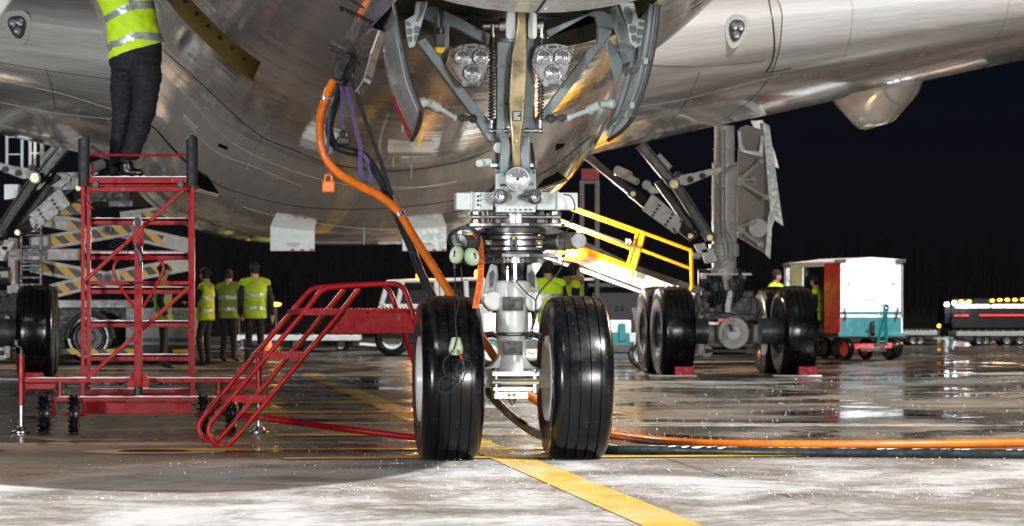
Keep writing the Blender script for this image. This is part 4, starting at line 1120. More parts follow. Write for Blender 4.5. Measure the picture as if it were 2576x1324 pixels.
mb.cyl(W(834, 203, 22.26), W(864, 210, 22.26), .03, seg=16); pl = mb.build('plug', M_plug, oc_, .008)
mb = MB()
for i in range(4): mb.bar(W(848 - i * 1.5, 160 + i * 7, 22.17), W(857 - i * 1.5, 154 + i * 7, 22.17), .012, .008); mb.bar(W(857 - i * 1.5, 154 + i * 7, 22.17), W(868 - i * 1.5, 164 + i * 7, 22.17), .012, .008)
mb.build('plug_ribs', M_black, pl)
BK = [(868, 200, 22.4), (852, 240, 22.4), (832, 300, 22.35), (829, 335, 22.3), (842, 365, 22.25), (875, 380, 22.2), (910, 388, 22.15), (945, 430, 22.05), (985, 510, 21.9), (1030, 612, 21.7), (1060, 690, 21.55), (1095, 760, 21.4), (1150, 870, 21.4), (1200, 945, 21.4), (1240, 1000, 21.5), (1290, 1050, 21.6), (1352, 1092, 21.75)]
pts = [W(*p) for p in BK] + [gp(1430, 1117), gp(1530, 1131), gp(1700, 1133), gp(1900, 1137), gp(2200, 1140), gp(2620, 1143), gp(2900, 1145)]
bc_ = thing('power_cable', 'thick black ground power cable with a dusting of snow along the apron', 'cable', gp(1800, 1135, 0), 'ground power cables')
mb = MB(); mb.tube(pts, .031, 14, 7); mb.build('cable_sheath', M_cable, bc_)
mb = MB(); mb.loft([[W(x, y, 22.4 + e) for x, y, e in r] for r in (
    [(858, 205, -.03), (880, 208, -.03), (880, 208, .05), (858, 205, .05)], [(866, 180, -.05), (890, 188, -.05), (890, 188, .05), (866, 180, .05)], [(874, 140, -.04), (902, 148, -.04), (902, 148, .05), (874, 140, .05)])])
mb.build('plug', M_plug, bc_, .008)
mb = MB()                                                     # snow lying on the cable
for i in range(34):
    x = 1545 + i * 32 + random.uniform(-8, 8); y = interp(x, [1530, 1700, 1900, 2200, 2620], [1131, 1133, 1137, 1140, 1143])
    p = gp(x, y) + UP * .022
    if noise.noise(Vector((x * .013, 2, 0))) > -.1: mb.ball(p, .02, 8, 5, (2.2 + random.random() * 2, .9, .5))
mb.build('snow_dusting', M_snow, bc_)
# receptacle fitting and its open door, part of the aircraft
mb = MB(); mb.plate([W(a, b, 22.5) for a, b in ((828, 118), (905, 140), (903, 150), (828, 130))], Vector((0, -.10, 0))); mb.build('power_receptacle', M_plug, plane, .006)
mb = MB(); mb.strap([W(948, 97, 22.3), W(938, 150, 22.3), (W(922, 205, 22.3)), W(902, 236, 22.3)], Vector((.03, .34, 0)), .006); rd2 = mb.build('receptacle_door', M_skin_metal, plane)
mb = MB(); mb.cyl(W(880, 175, 22.35), W(900, 228, 22.3), .008); mb.tube([W(895, 140, 22.4), W(903, 160, 22.35), W(922, 170, 22.3)], .010, 8, 6); mb.cyl(W(900, 222, 22.2), W(900, 238, 22.2), .016, seg=10); mb.build('door_stay', M_steel, rd2)
# webbing
Wv = Vector((.034, .012, 0))
def webbing(label, pts, m, wv=Wv, knot=None):
    mb = MB(); mb.strap([W(*p) for p in pts], wv, .0025, 6)
    if knot: mb.ball(W(*knot), .026, 12, 8, (.9, .8, 1))
    return tag(mb.build('webbing_strap', m), label, 'strap', 'straps hung from the power plugs')
webbing('long purple webbing strap tied in a loop in front of the polished belly', [(872, 218, 22.2), (883, 265, 22.15), (897, 330, 22.1), (908, 382, 22.08), (905, 410, 22.05), (909, 438, 22.05), (918, 460, 22.05), (930, 455, 22.05), (934, 435, 22.05), (924, 405, 22.06), (910, 385, 22.07)], M_purple, knot=(908, 386, 22.07))
webbing('short purple strap hanging to a black plug beside the orange cable', [(858, 212, 22.25), (862, 250, 22.2), (860, 290, 22.2), (863, 325, 22.2)], M_purple, Vector((.026, .01, 0)))
webbing('thin dark purple strap holding the orange end cap', [(829, 262, 22.1), (826, 330, 22.08), (824, 400, 22.08), (827, 440, 22.08)], M_purple, Vector((.016, .008, 0)))
webbing('black flat strap slanting from the plugs down to the black cable', [(884, 195, 22.2), (898, 240, 22.15), (925, 320, 22.1), (955, 400, 22.0), (985, 490, 21.85)], M_blackweb, Vector((.030, .012, 0)))
def cap(name, label, px, py, w_, h_, d, m):
    t = thing(name, label, 'cap', W(px, py, d), 'plug covers hung on straps')
    k = sc(d); c_ = W(px, py, d)
    mb = MB(); mb.box(c_, (w_ * k, .06, h_ * k)); mb.build('cap_body', m, t, .012)
    mb = MB(); mb.tube([c_ + UP * h_ * k * .45 - AL * .025, c_ + UP * (h_ * k * .5 + .03) - AL * .022, c_ + UP * (h_ * k * .5 + .045), c_ + UP * (h_ * k * .5 + .03) + AL * .022, c_ + UP * h_ * k * .45 + AL * .025], .008, 8, 4); mb.build('cap_loop', m, t)
cap('plug_cover', 'orange rubber plug cover dangling from a thin strap', 826, 470, 32, 30, 22.07, M_orange)
cap('plug_cover', 'black rubber plug cover dangling from a purple strap', 864, 355, 34, 20, 22.19, M_plug)
# headset hung on the steering actuator
M_cup = mat('pale_green_plastic', (.36, .46, .31), .35, var=.1, dirt=(.1, .1, .08), dirt_amt=.3)
D2 = 19.86
hs = thing('headset', 'pale green ear defender headset hung on the left steering actuator', 'headset', W(1168, 640, D2))
for (cx, cy, tilt) in ((1147, 641, -12), (1189, 646, 14)):
    c_ = W(cx, cy, D2); ax = (AB * .9 + AL * (-.4 if tilt < 0 else .35)).normalized()
    mb = MB(); M = Matrix.Rotation(R_(-tilt), 3, 'Y')
    rings = []
    for e, r in ((.035, .0), (.028, .6), (.012, .92), (-.01, 1.0), (-.03, .96), (-.035, 0)):
        rings.append([c_ + ax * e + M @ Vector((.042 * r * math.cos(t), 0, .06 * r * math.sin(t))) for t in [i * math.pi / 12 for i in range(24)]])
    mb.loft(rings); e_ = mb.build('ear_cup', M_cup, hs)
    mb = MB(); mb.loft([[c_ - ax * b + M @ Vector((.046 * a * math.cos(t), 0, .064 * a * math.sin(t))) for t in [i * math.pi / 12 for i in range(24)]] for a, b in ((.9, .03), (1., .04), (1., .055), (.8, .07))]); mb.build('ear_cushion', M_black, e_)
    mb = MB(); mb.bar(c_ + ax * .037 + M @ Vector((0, 0, -.015)), c_ + ax * .037 + M @ Vector((0, 0, .025)), .012, .01); mb.build('cup_bracket', M_chrome, e_)
mb = MB(); mb.tube([W(1139, 622, D2), W(1130, 600, D2 + .05), W(1140, 585, D2 + .08), W(1165, 573, D2 + .08), W(1190, 578, D2 + .06), W(1204, 600, D2 + .03), W(1200, 628, D2)], .013, 10, 6); mb.build('headband', M_black, hs)
mb = MB(); mb.cyl(W(1143, 664, D2), W(1144, 676, D2), .012, seg=10); mb.tube([W(1143, 668, D2), W(1145, 720, D2), W(1144, 770, 19.78), W(1148, 850, 19.70)], .0045, 6, 6); mb.tube([W(1160, 672, D2), W(1162, 710, D2), W(1157, 728, 19.8), W(1160, 742, 19.8), W(1152, 775, 19.76), W(1146, 810, 19.72), W(1152, 860, 19.70)], .0045, 6, 6); mb.build('headset_cord', M_black, hs)
hd = thing('intercom_box', 'pale green intercom switch box dangling in front of the left nose tyre', 'intercom', W(1147, 873, 19.68))
mb = MB(); c_ = W(1147, 873, 19.68); rings = []
for e, z, r in ((.0, .062, .35), (0, .058, .6), (0, .03, .8), (0, -.005, 1.), (0, -.04, .95), (0, -.052, .6), (0, -.055, .2)):
    rings.append([c_ + UP * z + Vector((.046 * r * math.cos(t), .024 * r * math.sin(t), 0)) for t in [i * math.pi / 10 for i in range(20)]])
mb.loft(rings); mb.build('intercom_body', M_cup, hd)
mb = MB(); mb.tube([W(1151, 880, 19.64), W(1158, 893, 19.63), W(1164, 908, 19.63)], .006, 8); mb.build('red_lead', mat('red_rubber', (.5, .03, .01), .4), hd)
mb = MB(); mb.cyl(W(1164, 908, 19.63), W(1169, 928, 19.62), .011, .008, seg=10); mb.build('jack_plug', M_black, hd)
mb = MB(); mb.tube([W(*p) for p in ((1150, 850, 19.66), (1140, 880, 19.64), (1118, 908, 19.63), (1117, 935, 19.63), (1135, 955, 19.62), (1152, 958, 19.62), (1140, 945, 19.62), (1112, 950, 19.62), (1103, 972, 19.62), (1112, 990, 19.62), (1128, 989, 19.62), (1160, 965, 19.62), (1170, 940, 19.62), (1186, 925, 19.62), (1183, 910, 19.62), (1165, 905, 19.62), (1148, 925, 19.62), (1160, 940, 19.62))], .0048, 6, 6); mb.build('coiled_cord', M_black, hd)
# loose intercom wire looped over the strut
mb = MB(); mb.tube([W(*p) for p in ((1207, 585, 20.0), (1212, 610, 20.0), (1240, 645, 20.03), (1268, 665, 20.05), (1300, 710, 20.1), (1325, 738, 20.13), (1347, 757, 20.13), (1346, 790, 20.12), (1339, 820, 20.12), (1330, 842, 20.12), (1322, 850, 20.12), (1335, 852, 20.12), (1350, 838, 20.12), (1368, 848, 20.12), (1366, 860, 20.12), (1356, 855, 20.12), (1358, 845, 20.12))], .0048, 6, 6)
tag(mb.build('loose_wire', M_black), 'thin black wire looped down over the white strut', 'wire', 'wires hung on the nose gear')
mb = MB(); mb.tube([W(*p) for p in ((1418, 490, 19.95), (1436, 494, 20.0), (1446, 520, 20.0), (1436, 560, 20.0), (1422, 595, 20.02), (1418, 650, 20.05), (1405, 685, 20.06), (1375, 715, 20.08), (1350, 750, 20.1), (1347, 790, 20.1), (1340, 830, 20.1), (1345, 850, 20.1))], .0048, 6, 6)
tag(mb.build('loose_wire', M_black), 'thin black wire draped from the right control box to the strut', 'wire', 'wires hung on the nose gear')
# streamer
M_rbf = mat('orange_streamer_cloth', (.72, .12, .005), .7, var=.12, scale=20)
sp_ = [W(*p) for p in ((1188, 590, 19.95), (1205, 600, 19.93), (1209, 640, 19.92), (1209, 690, 19.90), (1204, 730, 19.88), (1196, 776, 19.86))]
mb = MB(); mb.strap(sp_, Vector((.042, -.006, 0)), .0012, 6); st_ = tag(mb.build('warning_streamer', M_rbf), 'orange cloth streamer with black lettering hanging above the left nose tyre', 'streamer')
mb = MB(); pth = crom(sp_, 20)
txt = 'REMOVE BEFORE FLIGHT'; L = 0; cum = [0]
for a, b in zip(pth, pth[1:]): L += (b - a).length; cum.append(L)
for i, ch in enumerate(txt):
    if ch == ' ': continue
    t = (.16 + .82 * i / len(txt)) * L; j = max(q for q in range(len(cum)) if cum[q] <= t); j = min(j, len(pth) - 2)
    dn = (pth[j + 1] - pth[j]).normalized(); wv_ = Vector((.042, -.006, 0)).normalized()
    text_mesh(mb, ch, .030, pth[j] + dn.cross(wv_) * .0022, dn, wv_)
mb.build('lettering', M_btext, st_)
# ---------------------------------------------------------------- red service platform
D = 24.5
pf = thing('service_platform', 'tall red wheeled maintenance stairs with snow on the steps', 'platform', W(350, 1089, D))
kk = sc(D)
def p5(x, y, d=D): return K('5', x, y, d)
def part(name, fn, m=M_red, parent=None, bevel=.004):
    mb = MB(); fn(mb); return mb.build(name, m, parent or pf, bevel)
I3 = Matrix.Identity(3)
M_pad = mat('black_foam_grip', (.012, .014, .015), .65, bump=.1)
for (x, d, y0, y1) in ((352, D, 215, 1112), (376, D + .38, 215, 1075), (816, D, 215, 1112), (806, D + .38, 215, 1075)):
    part('post', lambda mb: mb.bar(p5(x, y0, d), p5(x, y1, d), .032, .04, up=Vector((0, 1, 0))))
for x in (355, 813):
    part('padded_grip', lambda mb: mb.tube([p5(x, 218), p5(x, 60), p5(x + (2 if x < 500 else -2), 25), p5(x, 22, D + .06), p5(x, 60, D + .14)], .046, 16, 0), M_pad, bevel=0)
part('guard_rail', lambda mb: mb.cyl(p5(378, 85), p5(795, 85), .0105, seg=12))
part('hand_loop', lambda mb: mb.tube([p5(384, 120, D + .1), p5(393, 130, D + .1), p5(392, 170, D + .1), p5(380, 178, D + .1)], .009, 8, 5), bevel=0)
def deck(mb): 
    mb.box((p5(378, 210) + p5(810, 210)) / 2 + Vector((0, .3, 0)), ((p5(810, 0) - p5(378, 0)).x, .62, .030), I3)
    mb.pbox(*cp('5', 374, 180), *cp('5', 812, 212), D - .01, .03, M=I3); mb.pbox(*cp('5', 380, 214), *cp('5', 806, 240), D + .05, .03, M=I3)
dk = part('deck', deck)
def snowcap(parent, x0, x1, y, d, dp, c='5'):
    mb = MB(); a = K(c, x0, y, d); b = K(c, x1, y, d); n = 26; rings = []
    for i in range(n + 1):
        p = a.lerp(b, i / n); h = .006 + .008 * abs(noise.noise(Vector((i * .7, y * .3, d)))) + .003 * random.random()
        if i in (0, n): h = .002
        rings.append([p + Vector((0, -.004 * random.random(), .001)), p + Vector((0, .004, h)), p + Vector((0, dp * .6, h * 1.2)), p + Vector((0, dp, .001))])
    mb.loft(rings); return mb.build('snow', M_snow, parent)
snowcap(dk, 380, 806, 179, D - .01, .1)
for x in (404, 764): 
    part('deck_bolt', lambda mb: mb.cyl(p5(x, 209, D - .04), p5(x, 209, D), .026, seg=16), M_dgrey, dk)
for i, (yc, dd) in enumerate(((355, .42), (503, .50), (647, .58), (788, .66), (930, .74), (1075, .8))):
    x0, x1 = 379 + i * .4, 808 - i
    st = part('step', lambda mb: (mb.pbox(*cp('5', x0, yc), *cp('5', x1, yc + 26), D + dd, .03, M=I3), mb.box((K('5', x0, yc + 5, D + dd) + K('5', x1, yc + 5, D + dd)) / 2 + Vector((0, .10, 0)), ((K('5', x1, 0, D + dd) - K('5', x0, 0, D + dd)).x, .2, .02), I3)))
    snowcap(st, x0, x1, yc + (1 if yc > 700 else -1), D + dd - .01, .22)
for a, b in (((778, 232), (366, 612)), ((804, 642), (368, 1030))):
    part('diagonal_brace', lambda mb: mb.bar(p5(*a, D - .02), p5(*b, D - .02), .03, .042, up=Vector((0, 1, 0))))
part('cross_bar', lambda mb: mb.pbox(*cp('5', 362, 618), *cp('5', 808, 634), D + .03, .03, M=I3))
for a, b in (((376, 240), (378, 1075)), ((806, 240), (804, 1075))):
    part('stringer', lambda mb: mb.bar(K('5', a[0], 250, D + .40), K('5', b[0], 1085, D + .85), .03, .05))
def beam5(name, x0, y0, x1, y1, d, dp=.05, snow=True):
    o = part(name, lambda mb: mb.pbox(*cp('5', x0, y0), *cp('5', x1, y1), d, dp, M=I3))
    if snow: snowcap(o, x0 + 3, x1 - 3, y0, d, dp)
    return o
beam5('base_beam', 104, 1030, 1095, 1048, D - .03)
beam5('base_beam', 236, 1110, 935, 1127, D - .06)
beam5('base_beam', 370, 1076, 804, 1092, D + .5)
beam5('base_panel', 366, 1131, 814, 1180, D + .2, .03, False)
beam5('outrigger_tube', 104, 1052, 232, 1076, D - .01, .06, False); beam5('outrigger_tube', 960, 1048, 1090, 1078, D + .01, .06, False)
for x in (243, 915):
    part('beam_stand', lambda mb: mb.cyl(p5(x + 12, 1030), p5(x + 12, 1108), .016, seg=12)); part('bolt_head', lambda mb: mb.cyl(p5(x + 14, 1016), p5(x + 14, 1030), .018, seg=8))
for (x, y, d, w_) in ((188, 1178, 24.6, .085), (314, 1192, 24.45, .075), (860, 1194, 24.4, .075), (978, 1192, 24.6, .075)):
    c_ = K('5', x, y, d); c_.z = .148
    o = wheel('castor', c_, .148, w_, .07, Vector((1, .15, 0)), pf, M_dgrey, 3, seg=40)
    mb = MB()
    for t in range(18):
        for sg in (-1, 1):
            a = t * math.pi / 9; q = c_ + Vector((0, math.cos(a), math.sin(a))) * .146 + Vector((sg * w_ * .33, 0, 0)); mb.box(q, (w_ * .25, .02, .012), Matrix.Rotation(-a, 3, 'X'))
    mb.each('tread_lug', M_rubber, o)
    part('axle_stub', lambda mb: (mb.cyl(c_ - Vector((.07, 0, 0)), c_ + Vector((.09, 0, 0)), .016), mb.bar(c_ + Vector((.08, 0, 0)), c_ + Vector((.08, 0, .13)), .03, .03)))
for (x, y0, y1, y2, yf) in ((90, 932, 1145, 1250, 1268), (1097, 945, 1145, 1240, 1256)):
    a = p5(x, y0, D - .02)
    o = part('levelling_jack', lambda mb: (mb.cyl(p5(x, y0, D - .02), p5(x, y1, D - .02), .025, seg=16), mb.cyl(p5(x, y0 + 4, D - .02), p5(x, y0 - 3, D - .02), .028, seg=16)))
    part('jack_leg', lambda mb: mb.cyl(p5(x, y1 - 5, D - .02), Vector((a.x, a.y, .03)), .020, seg=14), M_steel, o)
    part('jack_foot', lambda mb: mb.lathe([(0, .075), (.012, .075), (.02, .05), (.05, .03)], Vector((a.x, a.y, .002)), UP, 20), M_steel, o)
    if x < 500: part('jack_crank', lambda mb: (mb.cyl(p5(90, 905, D - .02), p5(90, 935, D - .02), .012), mb.tube([p5(90, 905, D - .02), p5(84, 897, D - .02), p5(72, 895, D - .02), p5(72, 880, D - .02)], .008, 8), mb.cyl(p5(68, 868, D - .02), p5(68, 890, D - .02), .018)), M_dgrey, o)
    else: part('jack_crank', lambda mb: (mb.tube([W(642, 890, D), W(640, 878, D), W(614, 876, D), W(612, 868, D)], .007, 8), mb.cyl(W(612, 871, D), W(612, 853, D), .022, seg=10)), M_dgrey, o)
# drawbar folded up against the stairs
DB = D - .14
db = part('drawbar', lambda mb: (mb.bar(p5(586, 470, DB), p5(586, 1062, DB), .062, .05, up=Vector((0, 1, 0))), mb.plate([p5(a, b, DB) for a, b in ((563, 470), (562, 378), (568, 358), (584, 349), (600, 356), (607, 376), (607, 470))], Vector((0, .03, 0)))))
part('tow_eye', lambda mb: mb.ring(p5(584, 371, DB - .005), Vector((0, 1, 0)), .033, .010, 24, 8), M_steel, db, 0)
part('eye_hole', lambda mb: mb.cyl(p5(584, 371, DB - .004), p5(584, 371, DB - .001), .028, seg=20), M_black, db, 0)
part('tow_hook', lambda mb: mb.tube([p5(592, 460, DB - .03), p5(576, 475, DB - .05), p5(592, 505, DB - .05), p5(598, 530, DB - .05), p5(588, 545, DB - .04)], .016, 10, 5), M_dgrey, db, 0)
M_wornred = M_red
part('steering_handle', lambda mb: mb.tube([p5(566, 728, DB), p5(535, 680, DB), p5(497, 620, DB), p5(480, 570, DB), p5(492, 535, DB), p5(525, 517, DB), p5(586, 512, DB), p5(650, 517, DB), p5(684, 538, DB), p5(690, 572, DB), p5(665, 630, DB), p5(630, 690, DB), p5(606, 728, DB)], .0125, 10, 5), M_wornred, db, 0)
part('drawbar_gusset', lambda mb: mb.plate([p5(a, b, DB - .01) for a, b in ((560, 1005), (566, 1005), (570, 1035), (603, 1035), (606, 1005), (612, 1005), (632, 1045), (632, 1068), (540, 1068), (540, 1045))], Vector((0, .05, 0))), M_red, db)
part('drawbar_pivot', lambda mb: mb.cyl(p5(586, 1065, DB), p5(586, 1100, DB), .035, seg=14), M_black, db)
part('brake_cable', lambda mb: mb.tube([p5(565, 628, DB - .03), p5(610, 624, DB - .04), p5(645, 632, DB - .02), p5(655, 650, DB), p5(640, 680, DB), p5(650, 700, DB), p5(620, 705, DB)], .005, 6, 5), M_black, db, 0)
part('brake_cable', lambda mb: mb.tube([p5(530, 440, D - .05), p5(490, 450, D - .05), p5(465, 468, D - .05), p5(480, 476, D - .05), p5(515, 455, D - .05), p5(535, 480, D - .05), p5(548, 520, D - .06), p5(560, 560, D - .08)], .005, 6, 5), M_black, db, 0)
part('tie_rod', lambda mb: mb.cyl(p5(250, 1062, D + .1), p5(540, 1066, D - .05), .012), M_dgrey); part('tie_rod', lambda mb: mb.cyl(p5(630, 1066, D - .05), p5(920, 1062, D + .1), .012), M_dgrey)
part('post_bracket', lambda mb: mb.plate([p5(a, b, D - .02) for a, b in ((363, 275), (385, 300), (396, 315), (364, 300))], Vector((0, .1, 0))))
# ---------------------------------------------------------------- low red tubular steps beside the nose wheel
ld2 = thing('step_ladder', 'low red tubular step ladder with a red side panel behind the left nose tyre', 'ladder', W(560, 1127, 22.0))
def s6(x, y, d): return K('6', x, y, d)
dA, dB = 22.75, 22.1
def lp_(name, pts, r=.019): mb = MB(); mb.tube(pts, r, 12, 6); return mb.build(name, M_red, ld2)
lp_('side_rail', [s6(1190, 318, dA), s6(1000, 322, dA), s6(800, 335, dA), s6(735, 345, dA), s6(690, 372, dA), s6(600, 480, dA), s6(400, 715, dA), s6(220, 930, dA), s6(110, 1062, dA), s6(80, 1115, dA), s6(88, 1170, dA), s6(130, 1208, dA), s6(175, 1205, dA), s6(230, 1155, dA), s6(330, 1040, dA), s6(560, 760, dA), s6(780, 495, dA), s6(900, 350, dA)])
lp_('side_rail', [s6(1295, 520, dB), s6(1270, 440, dB), s6(1235, 350, dB), s6(1200, 325, dB), s6(1150, 318, dB), s6(1000, 326, dB), s6(850, 336, dB), s6(795, 346, dB), s6(755, 375, dB), s6(665, 485, dB), s6(470, 720, dB), s6(280, 945, dB), s6(160, 1085, dB), s6(135, 1135, dB), s6(145, 1185, dB), s6(185, 1225, dB), s6(240, 1228, dB), s6(290, 1185, dB), s6(400, 1055, dB), s6(600, 815, dB), s6(830, 540, dB), s6(985, 345, dB)])
lp_('rear_leg', [s6(1130, 330, dA), s6(1160, 370, dA), s6(1190, 455, dA), s6(1240, 610, dA + .1), s6(1290, 760, dA + .2), s6(1420, 1100, dA + .35)])
lp_('rear_leg', [s6(1290, 500, dB), s6(1330, 640, dB + .1), s6(1480, 1120, dB + .35)])
lp_('bottom_brace', [s6(330, 1062, dA - .25), s6(420, 1072, dA - .2), s6(850, 1130, dA), s6(1275, 1183, dA + .15), s6(1420, 1200, dA + .2)], .024)
for (x0, x1, xk, y, hh) in ((580, 880, 660, 462, 34), (390, 665, 445, 705, 36), (198, 460, 270, 948, 40)):
    st = MB()
    a, b, c_, e_ = s6(xk - 5, y, dB), s6(x1, y, dB), s6(x1 - 60, y - 3, dA), s6(x0, y, dA)
    st.plate([a, b, c_, e_], UP * -.03); st.plate([a, b, b - UP * hh * sc(dB) * .4459, a - UP * hh * sc(dB) * .4459], AB * .015); st.plate([e_, a, a - UP * hh * .36 * sc(dB), e_ - UP * hh * .36 * sc(dB)], AB * .012)
    o = st.build('step', M_red, ld2, .003)
    mb = MB()
    for i in range(11):
        for j in range(3): p = a.lerp(b, (i + .5) / 11).lerp(e_.lerp(c_, (i + .5) / 11), (j + .4) / 3); mb.lathe([(0, .012), (.006, .010), (.008, .006)], p, UP, 8)
    mb.build('grip_studs', M_red, o)
    for f_ in (.12, .85):
        q = a.lerp(b, f_) - UP * hh * .5 * sc(dB) * .4459; mb = MB(); mb.cyl(q + AB * .014, q + AB * .026, .012, seg=6); mb.build('step_bolt', M_red, o)
mb = MB(); mb.plate([s6(a, b, dB + .02) for a, b in ((888, 466), (1292, 466), (1292, 597), (786, 601))], AB * -.02); sp2 = mb.build('side_panel', M_red, ld2, .004)
mb = MB(); a, b, c_, e_ = s6(860, 462, dB), s6(1320, 462, dB), s6(1240, 458, dA), s6(800, 460, dA); mb.plate([a, b, c_, e_], UP * -.02); tp = mb.build('top_platform', M_red, ld2, .003)
mb = MB()
for i in range(22): p = a.lerp(b, (i + .5) / 22); mb.lathe([(0, .013), (.008, .010), (.010, .006)], p + Vector((0, .02, 0)), UP, 8)
mb.build('grip_studs', M_red, tp)
for x in (1012, 1245): mb = MB(); mb.cyl(s6(x, 480, dB), s6(x, 480, dB - .02), .013, seg=6); mb.build('panel_bolt', M_red, sp2)
for x, y, d in ((210, 1243, dB), (152, 1222, dA)): mb = MB(); p = s6(x, y, d); mb.box(Vector((p.x, p.y, .012)), (.045, .06, .022)); mb.build('foot_pad', M_red, ld2, .003)
# ---------------------------------------------------------------- people
def remeshed(mb, vox, smooth_it=3, wrinkle=0.):
    me = bpy.data.meshes.new('tmp'); bmesh.ops.recalc_face_normals(mb.bm, faces=mb.bm.faces); mb.bm.to_mesh(me); mb.bm.free()
    ob = bpy.data.objects.new('tmp', me); C.collection.objects.link(ob)
    m = ob.modifiers.new('r', 'REMESH'); m.mode = 'VOXEL'; m.voxel_size = vox
    s_ = ob.modifiers.new('s', 'SMOOTH'); s_.factor = .5; s_.iterations = smooth_it
    dg = bpy.context.evaluated_depsgraph_get(); dg.update()
    out = bpy.data.meshes.new_from_object(ob.evaluated_get(dg))
    bpy.data.objects.remove(ob); bpy.data.meshes.remove(me)
    bm = bmesh.new(); bm.from_mesh(out); bpy.data.meshes.remove(out)
    if wrinkle:
        bm.normal_update()
        for v in bm.verts:
            n = noise.noise(Vector((v.co.x * 9, v.co.y * 9, v.co.z * 16))) + .6 * noise.noise(Vector((v.co.x * 22, v.co.y * 22, v.co.z * 30)))
            v.co += v.normal * n * wrinkle
    r = MB(); r.bm.free(); r.bm = bm
    return r
def capsule(mb, p, q, r1, r2, n=5, sq=1.):
    p = Vector(p); q = Vector(q); L = (q - p).length
    prof = [(-r1 * math.cos(a), max(r1 * math.sin(a), 1e-6)) for a in [i * math.pi / 2 / n for i in range(n + 1)]]
    prof[0] = (-r1, 0)
    prof2 = [(L + r2 * math.sin(a), max(r2 * math.cos(a), 1e-6)) for a in [i * math.pi / 2 / n for i in range(n + 1)]]
    prof2[-1] = (L + r2, 0)
    mb.lathe(prof + prof2, p, q - p, 16, caps=False)
def oval(mb, rings, n=20):                                     # stacked ellipses: (centre, rx, ry, facing)
    rr = []
    for c_, rx, ry, fc in rings:
        f_ = Vector((math.sin(fc), -math.cos(fc), 0)); s_ = Vector((math.cos(fc), math.sin(fc), 0)); c_ = Vector(c_)
        rr.append([c_ + s_ * rx * math.cos(t) + f_ * ry * math.sin(t) for t in [i * 2 * math.pi / n for i in range(n)]])
    mb.loft(rr)
def segd(p, a, b):
    t = max(0, min(1, (p - a).dot(b - a) / max((b - a).length_squared, 1e-9))); return (p - a.lerp(b, t)).length
